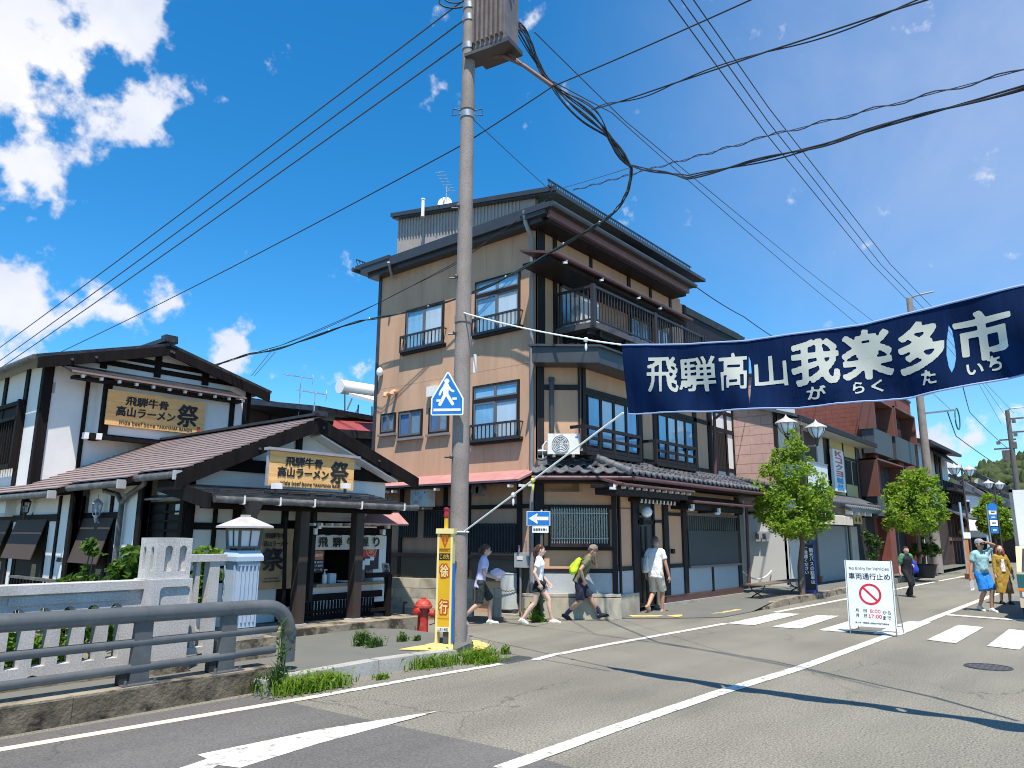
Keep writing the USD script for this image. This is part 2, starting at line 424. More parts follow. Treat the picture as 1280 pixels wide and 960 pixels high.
def asphalt(name, c, speck=.35):
    n = {'g': ('geometry', {}), 'big': ('noise_texture', {'scale': .35, 'detail': 6.0, 'roughness': .65}), 'st': ('mapping', {'scale': A([.25, 1.6, 1])}), 'stn': ('noise_texture', {'scale': .8, 'detail': 5.0}),
         'fine': ('noise_texture', {'scale': 48.0, 'detail': 3.0, 'roughness': .75}), 'vr': ('voronoi_texture', {'scale': 62.0}),
         'rb': ('rgb_ramp', {'ramp': [(.3, A(c) * .78), (.7, A(c) * 1.1)]}), 'rf': ('rgb_ramp', {'ramp': [(.3, (1 - speck,) * 3), (.5, (1, 1, 1)), (.72, (1 + speck,) * 3)]}),
         'rs': ('rgb_ramp', {'ramp': [(.36, (.86, .86, .87)), (.58, (1.03, 1.03, 1.02))]}), 'm1': ('mix_color', {'blend_type': 'multiply', 'fac': 1.0, 'use_clamp_result': False}), 'm2': ('mix_color', {'blend_type': 'multiply', 'fac': 1.0, 'use_clamp_result': False}),
         'vc': ('voronoi_texture', {'feature': 'distance_to_edge', 'scale': .33}), 'dw': ('noise_texture', {'scale': 1.3, 'detail': 6.0}), 'dv': ('vector_math', {'math_type': 'multiply_add', 'vector2': A([1.3, 1.3, 0.])}),
         'cm': ('map_range', {'from_min': .0015, 'from_max': .006, 'to_min': .62, 'to_max': 1.0, 'clamp': True}), 'cn': ('noise_texture', {'scale': .3, 'detail': 2.0}), 'cg': ('map_range', {'from_min': .5, 'from_max': .6, 'to_min': 1.0, 'to_max': 0.0, 'clamp': True}),
         'cx': ('math', {'math_type': 'maximum'}), 'm3': ('mix_color', {'blend_type': 'multiply', 'fac': 1.0}), 'b': ('bump', {'strength': .55, 'distance': .006}), 'p': ('principled_bsdf', {'roughness': .8, 'specular_ior_level': .35})}
    l = [('g.position', 'big.vector'), ('g.position', 'st.vector'), ('st.vector', 'stn.vector'), ('g.position', 'fine.vector'), ('g.position', 'vr.vector'), ('big.fac', 'rb.fac'), ('fine.fac', 'rf.fac'), ('stn.fac', 'rs.fac'),
         ('rb.color', 'm1.a'), ('rf.color', 'm1.b'), ('m1.result', 'm2.a'), ('rs.color', 'm2.b'), ('g.position', 'dw.vector'), ('dw.color', 'dv.vector1'), ('g.position', 'dv.vector3'), ('dv.vector', 'vc.vector'), ('vc.distance', 'cm.value'),
         ('g.position', 'cn.vector'), ('cn.fac', 'cg.value'), ('cm.result', 'cx.value1'), ('cg.result', 'cx.value2'), ('m2.result', 'm3.a'), ('cx.value', 'm3.b'), ('vr.distance', 'b.height'), ('b.normal', 'p.normal'), ('m3.result', 'p.base_color')]
    MATS[name] = usdkit.material(stage, f'/World/Looks/{name}', n, l, surface='p.BSDF'); return MATS[name]


ASPH = asphalt('asphalt', (.190, .180, .148), .8)
ASPH2 = asphalt('asphalt_newer', (.120, .114, .108), .4)
EARTH = mat('earth', (.16, .15, .10), .95, .3, .8, .5, 6)
PAVE = mat('paving', (.125, .128, .115), .9, .14, 1.5, .5, 70, dirt=.4, dscale=1.5)
CONC = mat('concrete', (.36, .34, .29), .85, .14, 2.0, .4, 50, dirt=.45, dscale=2.2)
OLDCONC = mat('weathered_concrete', (.27, .23, .17), .95, .25, 2.5, .7, 25, dirt=1.5, dirt_col=(.05, .04, .03), dscale=3.0)
def speckled(name, c, c2, scale=120):
    MATS[name] = usdkit.material(stage, f'/World/Looks/{name}', {'g': ('geometry', {}), 'v': ('noise_texture', {'scale': float(scale), 'detail': 3.0, 'roughness': .8}), 'r': ('rgb_ramp', {'ramp': [(.33, A(c)), (.5, A(c2)), (.68, A(c2) * 1.35)]}),
                                 'd': ('noise_texture', {'scale': 2.2, 'detail': 6.0}), 'dr': ('rgb_ramp', {'ramp': [(.35, (.8, .79, .76)), (.6, (1, 1, 1))]}), 'm': ('mix_color', {'blend_type': 'multiply', 'fac': 1.0}),
                                 'b': ('bump', {'strength': .5, 'distance': .004}), 'p': ('principled_bsdf', {'roughness': .8})},
                                 [('g.position', 'v.vector'), ('g.position', 'd.vector'), ('v.fac', 'r.fac'), ('d.fac', 'dr.fac'), ('r.color', 'm.a'), ('dr.color', 'm.b'), ('m.result', 'p.base_color'), ('v.fac', 'b.height'), ('b.normal', 'p.normal')], surface='p.BSDF'); return MATS[name]
GRANITE = speckled('granite', (.19, .19, .18), (.36, .35, .33), 90)
PALESTONE = speckled('pale_stone', (.33, .32, .31), (.47, .45, .44), 60)
PAINTW = mat('road_paint', (.70, .68, .63), .7, .08, 6, .3, 90, dirt=1.2, dirt_col=(.21, .20, .17), dscale=9.0)
PAINTY = mat('worn_yellowish_paint', (.72, .60, .44), .7, .08, 6, .3, 90, dirt=.6, dirt_col=(.28, .26, .24), dscale=5.0)
TACT = mat('tactile_yellow', (.72, .50, .17), .75, .14, 4, .3, 60, dirt=.6, dirt_col=(.35, .28, .16), dscale=4)

single('ground', plate([(-700, -700), (900, -700), (900, 900), (-700, 900)], -.06, .02), EARTH, 'earth ground that reaches to the horizon', kind='structure')
single('road', plate([(-60, -8), (190, -8), (190, 7.6), (24, 7.6), (15, 12), (13.9, 60), (9.0, 60), (9.2, 10.7), (9.0, 8.3), (-60, 8.3)], -.02, .02), ASPH, 'speckled grey asphalt road and side street', kind='structure')
patch = [gnd(322, 869), gnd(395, 886), gnd(646, 940), gnd(800, 985)]
single('road_patch', plate([p[:2] for p in patch] + [(-8, -2), (-12, 8.03)], .001, .004), ASPH2, 'darker newer asphalt at the bottom left of the road', kind='structure')


def strip(pts, w, z=.0065, t=.002):
    return plate(sg.LineString([tuple(p[:2]) for p in pts]).buffer(w / 2, cap_style='flat', join_style='mitre'), z, t)


def mark(mesh, label, m=PAINTW):
    single('road_marking', mesh, m, label, kind='structure')


mark(strip([gnd(-60, 950), gnd(0, 938), gnd(400, 870.5)], .13), 'yellowish edge line along the bridge kerb', PAINTY)
mark(strip([gnd(401, 870.3), gnd(520, 848.6), gnd(626, 830.5)], .12), 'white edge line ending at the drain')
mark(strip([gnd(668, 825.4), gnd(690, 819.5), gnd(760, 806), gnd(908, 779.6)], .13), 'white edge line before the crossing')
mark(strip([gnd(969, 765.6), gnd(1040, 752.4), gnd(1122, 736.3), gnd(1213, 719)], .15), 'white edge line along the far kerb')
mark(strip([gnd(627, 962), gnd(760, 914), gnd(900, 866), gnd(1000, 835.4), gnd(1105, 797), gnd(1247, 742)], .17), 'worn white centre line of the road')
mark(strip([gnd(1183, 768.8), gnd(1280, 776), gnd(1400, 785)], .30, z=.009), 'white stop line before the crossing')
for q in ([(909, 779.7), (942.5, 782), (999.7, 768), (970.6, 766.6)], [(965, 784), (1000.6, 786.3), (1049, 770.4), (1022, 769.4)], [(1023, 788.3), (1057, 790.5), (1104, 774), (1076, 772.6)], [(1090, 792.5), (1125, 795), (1164, 778.4), (1135.6, 777)],
          [(1158.6, 800.3), (1194.7, 804.7), (1229.7, 784.6), (1198, 781.7)], [(1234, 808), (1274.5, 812.8), (1297, 791), (1261.4, 787)], [(1312, 816), (1360, 822), (1370, 799), (1330, 794)]):
    mark(plate([gnd(*p)[:2] for p in q], .009, .002), 'white crosswalk stripe')
mark(plate([gnd(*p)[:2] for p in [(546, 890), (517, 894.6), (400, 913), (247, 944.7), (259, 950), (205, 968), (240, 975), (273, 957.5), (300, 961), (400, 930), (517, 898.5)]], .0075, .002), 'long white arrow painted on the near lane')
for q, lab in (([(499, 812.5), (543, 804), (566, 806), (566, 812), (547, 814)], 'yellow tactile paving left of the utility pole'), ([(578, 801), (598, 802), (612, 807), (607, 812.5), (580, 815)], 'yellow tactile paving right of the utility pole'),
               ([(776.7, 768.4), (796, 764.5), (832, 769.5), (822, 771.5), (790, 771.6)], 'yellow tactile paving before the corner house door'), ([(822, 764.6), (839, 761), (861, 761.3), (866, 765), (852, 768), (838, 768.5)], 'yellow tactile paving in front of the dark door'), ([(862, 766.6), (886, 761.8), (929, 762.6), (905, 766.5), (880, 769)], 'yellow tactile paving nearest the crossing'), ([(833, 770.8), (852, 768.6), (853, 771), (846, 772)], 'small yellow tactile patch by the road')):
    z = .165 if q[0][0] < 550 else .016
    poly = sg.Polygon([gnd(*p, z)[:2] for p in q]); th = Thing('tactile_paving', lab, 'paving', gnd(*q[0], z), kind='structure'); k = 0
    a, b, c, d = poly.bounds
    for ix in range(int((c - a) / .3) + 2):
        for iy in range(int((d - b) / .3) + 2):
            cell = shapely.box(a + ix * .3, b + iy * .3, a + ix * .3 + .293, b + iy * .3 + .293).intersection(poly)
            if cell.area > .004 and cell.geom_type == 'Polygon':
                th.part('tile', plate(cell, z + (.012 if z < .1 else .004), .006 + .002 * ((ix + iy) % 2)), TACT)

# pavement along the far side of the street, rising from the flush corner to the kerb
outer = [gnd(688, 774), gnd(750, 773), gnd(800, 774), gnd(903, 772.2), gnd(963, 760.6)]
xs = np.r_[np.linspace(13.0, 19.0, 25), np.linspace(19.4, 70, 60)]
ox, oy = A([p[0] for p in outer]), A([p[1] for p in outer])
yo = np.interp(xs, np.r_[ox, 19.5, 70], np.r_[oy, 7.4, 8.6]); zo = np.interp(xs, [18.3, 19.6], [.012, .15]); zi = np.interp(xs, [13, 15, 17], [.012, .05, .15])
YB = 9.35
v = np.stack([np.stack([xs, yo * (1 - t) + np.maximum(yo, 10.6 if False else 9.9) * t, zo * (1 - t) + np.maximum(zi, zo) * t], 1) for t in np.linspace(0, 1, 6)], 1).reshape(-1, 3)
f = [[i * 6 + j, (i + 1) * 6 + j, (i + 1) * 6 + j + 1, i * 6 + j + 1] for i in range(len(xs) - 1) for j in range(5)]
single('sidewalk', (v, A(f)), PAVE, 'grey green paved pavement along the far side of the street', kind='structure', smooth=True)
kerb = Thing('kerb', 'long stone kerb of the far pavement', None, (20, 7.4, 0), kind='structure')
for k, x in enumerate(np.arange(19.0, 44, 1.0)):
    if 27.6 < x < 30.5:
        continue
    y0, y1 = np.interp([x, x + .985], np.r_[ox, 19.5, 70], np.r_[oy, 7.4, 8.6]); h = .16 + .008 * (k % 3)
    h0 = .05 if k == 0 else h
    kerb.part('kerbstone', fixn(hexa([(x, y0 - .02, -.02), (x + .985, y1 - .02, -.02), (x, y0 + .2, -.02), (x + .985, y1 + .2, -.02), (x, y0 - .01, h0), (x + .985, y1 - .01, h), (x, y0 + .2, h0), (x + .985, y1 + .2, h)])), OLDCONC)
# near pavement: on the bridge and in front of the shop
bk = Thing('bridge_kerb', 'old stained concrete kerb of the bridge', None, (0, 8.05, 0), kind='structure')
for k in range(12):
    bk.part('kerb_stone', box(5.35 - 2.2 * (k + 1) + .006, 5.35 - 2.2 * k, 8.05 + .006 * (k % 2), 8.42, -.05, .235), mat('black_stained_concrete', (.15, .12, .085), .95, .35, 3, .8, 22, dirt=1.3, dirt_col=(.025, .02, .016), dscale=3.4)); bk.part('kerb_top', box(5.35 - 2.2 * (k + 1) + .004, 5.35 - 2.2 * k, 8.055, 8.42, .2355, .257), OLDCONC)
single('bridge_sidewalk', box(-30, 5.4, 8.42, 10.0, -.05, .2), PAVE, 'narrow pavement on the bridge between rail and parapet', kind='structure')
ks = [gnd(330, 872), gnd(422, 853.5), gnd(474, 843), gnd(522, 835.5), gnd(572, 829)]
single('near_sidewalk', plate([(5.36, 8.3), *[(p[0], p[1] + .1) for p in ks[1:]], (9.0, 8.2), (9.35, 8.6), (9.35, 10.2), (9.0, 10.75), (5.36, 10.75)], -.04, .20), PAVE, 'grey pavement in front of the ramen shop', kind='structure')
gk = Thing('granite_kerb', 'pale granite kerb stones in front of the ramen shop', None, ks[1], kind='structure')
ke = [ks[0], ks[1], ks[2], ks[3], ks[4], gnd(590, 827.6)]
for a, b in zip(ke[:-1], ke[1:]):
    d = unit(b - a); s = A([-d[1], d[0], 0]); a2, b2 = a + d * .008, b - d * .008; h = .175 if b is not ke[-1] else .10
    hb = .175 if b is not ke[-1] else .03
    m = fixn(hexa([*(p + s * o + A([0, 0, z]) for z in (-.05, h) for o in (0, .2) for p in (a2, b2))])); vv = A(m.vertices)
    m.vertices = A([[p[0] + s[0] * .02 * (p[2] > 0), p[1] + s[1] * .02 * (p[2] > 0), (hb if (p[2] > 0 and np.dot(p - a2, d) > .1) else p[2])] for p in vv]); gk.part('kerbstone', m, GRANITE)
single('shop_step', box(6.3, 10.3, 10.72, 13.2, -.05, .27), OLDCONC, 'low concrete step under the shop porch', kind='structure')
dr = Thing('drain_grate', 'steel grate over the gutter by the pole', 'grate', gnd(640, 824.5))
c = gnd(640, 825); dr.part('frame', J(box(c[0] - .3, c[0] + .3, c[1] - .17, c[1] - .14, 0, .012), box(c[0] - .3, c[0] + .3, c[1] + .14, c[1] + .17, 0, .012)), plain('steel_grey', (.16, .17, .17), .5, .6))
dr.part('grating', J([box(c[0] - .3 + k * .04, c[0] - .285 + k * .04, c[1] - .14, c[1] + .14, 0, .010) for k in range(16)]), MATS['steel_grey'])
# manhole cover
a, b = gnd(1193, 831.5), gnd(1279, 837); mc, mr = (a + b) / 2, np.linalg.norm(b - a) / 2 * .72
mh = Thing('manhole_cover', 'round iron manhole cover in the road', 'manhole cover', mc)
IRON = mat('cast_iron', (.075, .07, .075), .55, .2, 30, .3, 60, metallic=.4)
mh.part('rim', J([fixn(plate(sg.Point(mc[0], mc[1]).buffer(mr).difference(sg.Point(mc[0], mc[1]).buffer(mr * .93)), .0, .012))]), IRON)
mh.part('lid', plate(sg.Point(mc[0], mc[1]).buffer(mr * .92), 0, .006), IRON)
dots = [sg.Point(mc[0] + x, mc[1] + y).buffer(.022, 2) for x in np.arange(-mr, mr, .075) for y in np.arange(-mr, mr, .075) if math.hypot(x, y) < mr * .88]
mh.part('stud', plate(shapely.MultiPolygon(dots), .006, .006), plain('worn_iron', (.17, .16, .16), .5, .5), kind='stuff')

# ------------------------------------------------------------------ guard rail of the bridge
GREYP = mat('grey_rail_paint', (.080, .088, .094), .42, .09, 5, .15, 60, dirt=.22, dirt_col=(.26, .26, .25), dscale=2)
YG = 8.22
def zy(px, py, y=YG):
    p = ony(px, py, y); return p
tp = [zy(100, 773), zy(235, 764.5), zy(320, 759)]
sl = (tp[2][2] - tp[0][2]) / (tp[2][0] - tp[0][0])
zt = lambda x: tp[0][2] + sl * (x - tp[0][0])
gr = Thing('guardrail', 'grey tubular guard rail with a bent end along the bridge', 'guardrail', (4, YG, .25))
xe = zy(362, 800)[0] - .02; R = .085
arc = [(xe - .34 + .34 * math.sin(t), YG, zt(xe) - .34 + .34 * math.cos(t)) for t in np.linspace(0, PI / 2, 9)]
gr.part('top_rail', tube([(-6, YG, zt(-6)), (0, YG, zt(0)), (2, YG, zt(2)), (xe - .5, YG, zt(xe - .5)), *arc, (xe, YG, .42)], R, 16), GREYP, smooth=50)
gr.part('end_plate', box(xe - .07, xe + .075, YG - .05, YG + .05, .26, .66), GREYP)
for py0, px1, py1 in ((811, 345, 785.4), (844.5, 343, 811.5)):
    a, b = zy(100, py0), zy(px1, py1); s = (b[2] - a[2]) / (b[0] - a[0])
    gr.part('lower_rail', tube([(-6, YG, a[2] - s * (a[0] + 6)), tuple(a), tuple(b)], .045, 12), GREYP, smooth=50)
for px, py in ((198, 862), (308, 845)):
    b = gnd(px - 1, py, .255); b[1] = YG
    ztop = zt(b[0])
    po = gr.part('post', fixn(hexa([(b[0] - .10, YG - .03, .26), (b[0] + .10, YG - .03, .26), (b[0] - .10, YG + .05, .26), (b[0] + .10, YG + .05, .26), (b[0] - .09, YG - .04, ztop), (b[0] + .09, YG - .04, ztop), (b[0] - .09, YG + .02, ztop), (b[0] + .09, YG + .02, ztop)])), GREYP)
    gr.part('base_plate', box(b[0] - .2, b[0] + .18, YG - .12, YG + .13, .255, .27), GREYP, under=po)
    [gr.part('bolt', cyl((b[0] + sx, YG + sy, .27), (b[0] + sx, YG + sy, .31), .018, 6), GREYP, under=po) for sx in (-.16, .14) for sy in (-.08, .1)]
    gr.part('joint_ring', tube([(b[0] - .0, YG, ztop), (b[0] + .012, YG, ztop)], R + .002, 16), plain('dark_joint', (.07, .07, .07)), under=po)
    gr.part('buffer_block', box(b[0] - .2, b[0] - .12, YG - .02, YG + .08, .26, .42), plain('black_rubber', (.02, .02, .02), .8))
# ------------------------------------------------------------------ stone parapet and pillar
YP = 9.1
pp = Thing('stone_parapet', 'pale stone bridge parapet with arched openings', 'parapet', (2.5, YP, .2))
z_top = ony(90, 729, YP)[2]; z_rail = ony(90, 740.5, YP)[2]; z_arch = ony(85, 758, YP)[2]; z_b = ony(85, 829, YP)[2]
cx = [ony(p, 790, YP)[0] for p in (20, 52.5, 84.5, 114.5, 142.5)]; pitch = (cx[-1] - cx[0]) / 4; xr = ony(167, 740, YP)[0]
body = sg.box(-4.0, .2, xr + .1, z_rail)
for blk in range(3):
    for k in range(5):
        c = cx[0] + pitch * k - blk * (pitch * 6.4); w = pitch * .27
        body = body.difference(sg.box(c - w, z_b, c + w, z_arch - w)).difference(sg.Point(c, z_arch - w).buffer(w, 12))
body = body.difference(sg.Point(ony(38, 861, YP)[0], .235).buffer(.09, 12))
st = lambda g, y, t: place(extr(g, t), (0, y + t, 0), (1, 0, 0), (0, 0, 1), (0, -1, 0))
bodies = body
pp.part('baluster_wall', st(bodies, YP, .17), PALESTONE)
pp.part('top_rail', J(box(-4, xr + .1, YP - .05, YP + .24, z_rail + .001, z_top)), PALESTONE)
for blk in range(2):
    c = cx[0] - blk * pitch * 6.4
    pp.part('panel', box(c - pitch * .45, c + pitch * 4.5, YP - .018, YP - .001, z_arch + .035, z_rail - .02), PALESTONE)
pp.part('base_course', box(-4, xr + .1, YP - .06, YP + .25, .16, z_b - .13), OLDCONC)
x0, x1 = ony(188, 760, YP - .25)[0], ony(238, 760, YP - .25)[0]
pl = Thing('stone_pillar', 'tall pale stone pillar at the bridge end with arched niches', 'pillar', ((x0 + x1) / 2, YP, .2))
zs, zt2 = ony(210, 724, YP - .25)[2], ony(205, 672.5, YP - .25)[2]
mm = lambda m: manifold3d.Manifold(manifold3d.Mesh(A(m.vertices, np.float32), A(m.faces, np.uint32)))
def arch(cxx, w, zb, zt_):
    return sg.box(cxx - w, zb, cxx + w, zt_ - w).union(sg.Point(cxx, zt_ - w).buffer(w, 12))
up = mm(box(x0 + .03, x1 - .03, YP - .22, YP + .22, zs, zt2)); lo = mm(box(x0, x1, YP - .25, YP + .25, .15, zs))
W = x1 - x0
for u in (.36, .72):
    up = up - mm(st(arch(x0 + W * u, W * .095, zs + .09, zt2 - .09), YP - .3, .13))
for yy in (YP - .1, YP + .1):
    g = extr(arch(yy, .035, zs + .1, zt2 - .1), .13); up = up - mm(place(g, (x0 - .05, 0, 0), (0, 1, 0), (0, 0, 1), (1, 0, 0)))
lo = lo - mm(st(sg.box(x0 + W * .3, zs - .34, x0 + W * .85, zs - .14).buffer(.05), YP - .28, .06))
pl.part('upper_block', up, PALESTONE); pl.part('lower_block', lo, PALESTONE)
pl.part('foot', box(x0 - .03, x1 + .03, YP - .29, YP + .28, .15, .36), OLDCONC)
# low stone fence between pillar and lantern
lf = Thing('stone_fence', 'low stone fence between the pillar and the blue lantern', 'fence', (x1 + .4, 9.4, .2))
xa, xb, yf = x1 + .02, x1 + .62, 9.42; zf = ony(250, 693, yf)[2]
lf.part('top_rail', box(xa, xb + .08, yf - .09, yf + .09, zf - .09, zf), PALESTONE); lf.part('bottom_rail', box(xa, xb, yf - .06, yf + .06, .3, .38), PALESTONE)
lf.part('post', box(xb - .14, xb, yf - .07, yf + .07, .15, zf - .092), PALESTONE)
for k in range(2):
    lf.part('bar', box(xa + .1 + k * .19, xa + .16 + k * .19, yf - .04, yf + .04, .381, zf - .092), PALESTONE)
lf.part('footing', box(xa - .02, xb + .1, yf - .12, yf + .12, .12, .25), OLDCONC)
# ------------------------------------------------------------------ blue-grey street lantern on a stone base
LB = mat('pale_blue_paint', (.36, .45, .56), .5, .08, 4, .1, 40, dirt=.25, dirt_col=(.5, .53, .56), dscale=3)
lx, ly = ony(303, 700, 9.62)[:2]; zl = lambda py: ony(303, py, 9.62)[2]
ln = Thing('street_lantern', 'pale blue pedestal lantern with a pyramid cap beside the porch', 'street lamp', (lx, ly, .2))
sq = lambda h, z0, z1, h2=None: hexa([(lx + sx * (h if z == z0 else (h2 or h)), ly + sy * (h if z == z0 else (h2 or h)), z) for z in (z0, z1) for sy in (-1, 1) for sx in (-1, 1)])
ln.part('stone_base', J(sq(.38, .1, .42), ), OLDCONC); ln.part('plinth', sq(.24, .421, .5), PALESTONE)
zc0, zc1, zg0, zg1, zcap = zl(701), zl(688), zl(684), zl(660), zl(643.5)
sh = ln.part('shaft', sq(.172, .5, zc0 - .002, .168), LB)
for k in range(5):
    x = lx - .12 + k * .06
    ln.part('slat', box(x - .01, x + .01, ly - .188, ly - .173, .62, zc0 - .06), LB, under=sh)
ln.part('frame', J(box(lx - .165, lx + .165, ly - .19, ly - .173, zc0 - .06, zc0 - .03), box(lx - .188, lx - .173, ly - .14, ly - .11, .62, zc0 - .05), box(lx - .188, lx - .173, ly + .11, ly + .14, .62, zc0 - .05), box(lx - .188, lx - .173, ly - .11, ly + .11, .75, .78)), LB, under=sh)
ln.part('collar', J(sq(.205, zc0, zc0 + .06), sq(.205, zc0 + .06, zc1, .16)), LB)
FRM = plain('bronze_frame', (.10, .085, .075), .5, .3)
gl = ln.part('glass', sq(.145, zg0, zg1 - .02, .165), mat('milk_glass', (.68, .70, .72), .25, .05, 3))
fr = [beam((lx + sx * .15, ly + sy * .15, zg0 - .03), (lx + sx * .17, ly + sy * .17, zg1), .035, .035) for sx in (-1, 1) for sy in (-1, 1)]
for z, h in ((zg0, .155), (zg1 - .02, .172)):
    fr += [beam((lx - h, ly + s * h, z), (lx + h, ly + s * h, z), .03, .03) for s in (-1, 1)] + [beam((lx + s * h, ly - h, z), (lx + s * h, ly + h, z), .03, .03) for s in (-1, 1)]
fr += [beam((lx, ly - .152, zg0), (lx, ly - .172, zg1), .012, .02), beam((lx - .152, ly, zg0), (lx - .172, ly, zg1), .012, .02)]
ln.part('lantern_frame', J(fr), FRM)
ln.part('cap', J(sq(.28, zg1 + .0, zg1 + .025), sq(.28, zg1 + .025, zcap - .02, .04), sq(.05, zcap - .02, zcap)), mat('cap_grey', (.46, .43, .42), .6, .1, 5, dirt=.3))
# ================================================================== the ramen shop
BLACKW = mat('black_timber', (.013, .010, .0095), .65, .4, 6, .35, 30, (1, 1, .15), spec=.1)
PLAST = mat('white_plaster', (.74, .73, .71), .85, .04, 2, .12, 60, dirt=.22, dirt_col=(.45, .43, .40), dscale=1.1)
CREAM = mat('cream_plaster', (.66, .61, .48), .85, .05, 2, .1, 60, dirt=.15)
SHING = mat('brown_shingle', (.30, .215, .19), .85, .15, 9, .5, 60, island=.13, dirt=.3, dirt_col=(.10, .08, .075))
METALB = mat('dark_metal_roof', (.036, .034, .038), .42, .25, 5, .12, 20, (1, 1, 1), .3, dirt=.35, dirt_col=(.14, .14, .15), dscale=4)
GUT = mat('gutter_grey', (.085, .08, .077), .5, .2, 7, .1, 30, metallic=.2, dirt=.5, dirt_col=(.3, .29, .27), dscale=6)
WOOD = mat('sign_wood', (.74, .37, .11), .65, .2, 2.2, .25, 18, (1.2, 1, 9), col2=(.88, .53, .22), dirt=.18, dirt_col=(.25, .15, .07), dscale=.7)
INK = plain('black_ink', (.012, .011, .012), .6)
WHITEP = plain('white_paint', (.78, .77, .75), .5)
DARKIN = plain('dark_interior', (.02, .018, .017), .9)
REDINK = plain('seal_red', (.55, .06, .05), .6)
SUDARE = mat('brown_blind', (.058, .042, .036), .8, .2, 60, .5, 90, (1, 1, 3))
GLASS = glass_mat('window_glass')
COPPER = mat('pink_copper_roof', (.40, .19, .18), .5, .12, 4, .1, 20, dirt=.3, dirt_col=(.5, .32, .31), dscale=3)

sh = Thing('ramen_shop', 'low black and white ramen shop with brown shingle gable roof and porch', 'shop', (6, 12, .2))
S = Fr((0, 12.0), (1, 0), (0, -1))         # gable front, u is the world x


def sx(px, py, y):
    return ony(px, py, y)[0]


def wallpart(th, F, name, m, u0, u1, z0, z1, n0=-.1, n1=0.0, under=None, label=None):
    return th.part(name, F.b(u0, u1, z0, z1, n0, n1), m, under=under, label=label)


XL, XR = 6.1, 10.35
ap = ony(400, 521, 11.6); er = ony(520, 594, 11.6); el = ony(229, 585, 11.6)
# gable wall
gw = sg.Polygon([(XL, .25), (XR, .25), (XR, er[2] + .1), (ap[0], ap[2] - .12), (XL, el[2] + .12)])
hole = sg.box(8.02, .5, 9.75, 2.05)
sh.part('front_wall', S.flat(extr(gw.difference(hole), .1), 0, 0, -.1), PLAST)
for px in (375, 433, 466):
    pass
for u0, u1 in ((XL - .02, XL + .13), (sx(291, 640, 12), sx(312, 640, 12)), (sx(262, 690, 12), sx(267, 690, 12)), (7.9, 8.03), (XR - .16, XR)):
    wallpart(sh, S, 'post', BLACKW, u0, u1, .25, 2.52, -.02, .035)
for py0, py1 in ((654, 662.5),):
    z1, z0 = S.pt(300, py0)[1], S.pt(300, py1)[1]; wallpart(sh, S, 'beam', BLACKW, XL, 8.0, z0, z1, -.02, .045)
z1, z0 = S.pt(250, 713)[1], S.pt(250, 718)[1]; wallpart(sh, S, 'beam', BLACKW, XL, sx(262, 690, 12), z0, z1, -.02, .03)
for py in (692, 709, 727):
    z = S.pt(278, py)[1]; wallpart(sh, S, 'rail', BLACKW, sx(267, 690, 12), sx(291, 690, 12), z - .02, z + .02, -.02, .03)
# timbers of the gable
zb = S.pt(330, 583)[1]
wallpart(sh, S, 'beam', BLACKW, XL + .4, XR + .1, zb - .13, zb + .09, -.02, .05)
for px0, px1, pz in ((307, 315, 563), (370, 377.5, 545), (452, 459, 562)):
    u0, u1 = S.pt(px0, pz)[0], S.pt(px1, pz)[0]; um = (u0 + u1) / 2
    zt_ = np.interp(um, [XL, ap[0], XR], [el[2], ap[2] - .2, er[2]]); wallpart(sh, S, 'post', BLACKW, u0, u1, zb + .09, zt_, -.02, .04)
# roof: left slope in three steps of eave, right slope, ridge, verge boards
sR = (ap[2] - er[2]) / (er[0] - ap[0]); sL = (ap[2] - el[2]) / (ap[0] - el[0])


def roofslab(x0, z0, x1, z1, y0, y1, t=.09):
    return slab([(x0, y0, z0), (x1, y0, z1), (x1, y1, z1), (x0, y1, z0)], t)


ys = [11.6, onx(163, 587, 5.6)[1], onx(88, 597, 5.5)[1], 24.0]
xe_ = [el[0] - .02, el[0] - .24, el[0] - .50]
cour = []
for (y0, y1), xe0 in zip(zip(ys[:-1], ys[1:]), xe_):
    ztop = lambda x: ap[2] - sL * (ap[0] - x)
    yy1 = y1 if xe0 > xe_[2] else 24.0
    sh.part('roof', roofslab(xe0, ztop(xe0) - .02, ap[0], ap[2] - .02, y0, yy1), BLACKW)
    L = ap[0] - xe0; nc = int(L / .16)
    for k in range(nc):
        a0, a1 = xe0 + L * k / nc, xe0 + L * (k + 1) / nc + .03; y = y0
        off = (k % 3) * .25
        ycuts = [y0] + list(np.arange(y0 + .3 + off, yy1 - .1, .9)) + [yy1]
        for q0, q1 in zip(ycuts[:-1], ycuts[1:]):
            cour.append(slab([(a0, q0, ztop(a0) + .028), (a1, q0, ztop(a1) + .002), (a1, q1 - .008, ztop(a1) + .002), (a0, q1 - .008, ztop(a0) + .028)], .022))
sh.part('shingle', J(cour), SHING, kind='stuff')
sh.part('roof', roofslab(ap[0], ap[2] - .02, er[0] + .05, er[2] - .04, 11.6, 18.2), METALB)
sh.part('ridge_cap', J(beam((ap[0], 11.55, ap[2] + .03), (ap[0], 18.2, ap[2] + .03), .30, .05), beam((ap[0], 11.5, ap[2] + .05), (ap[0], 11.72, ap[2] + .05), .2, .1)), METALB)
vb = lambda xa, za, xb, zb_, y: beam((xa, y, za), (xb, y, zb_), .06, .24, up=(0, 1, 0)) if False else hexa([(x, yy, z + dz) for dz in (-.24, 0) for yy in (y - .03, y + .03) for x, z in ((xa, za), (xb, zb_))])
sh.part('verge_board', fixn(vb(el[0] - .1, el[2] - .10, ap[0], ap[2] - .03, 11.62)), BLACKW)
sh.part('verge_board', fixn(vb(ap[0], ap[2] - .03, er[0] + .08, er[2] - .06, 11.62)), BLACKW)
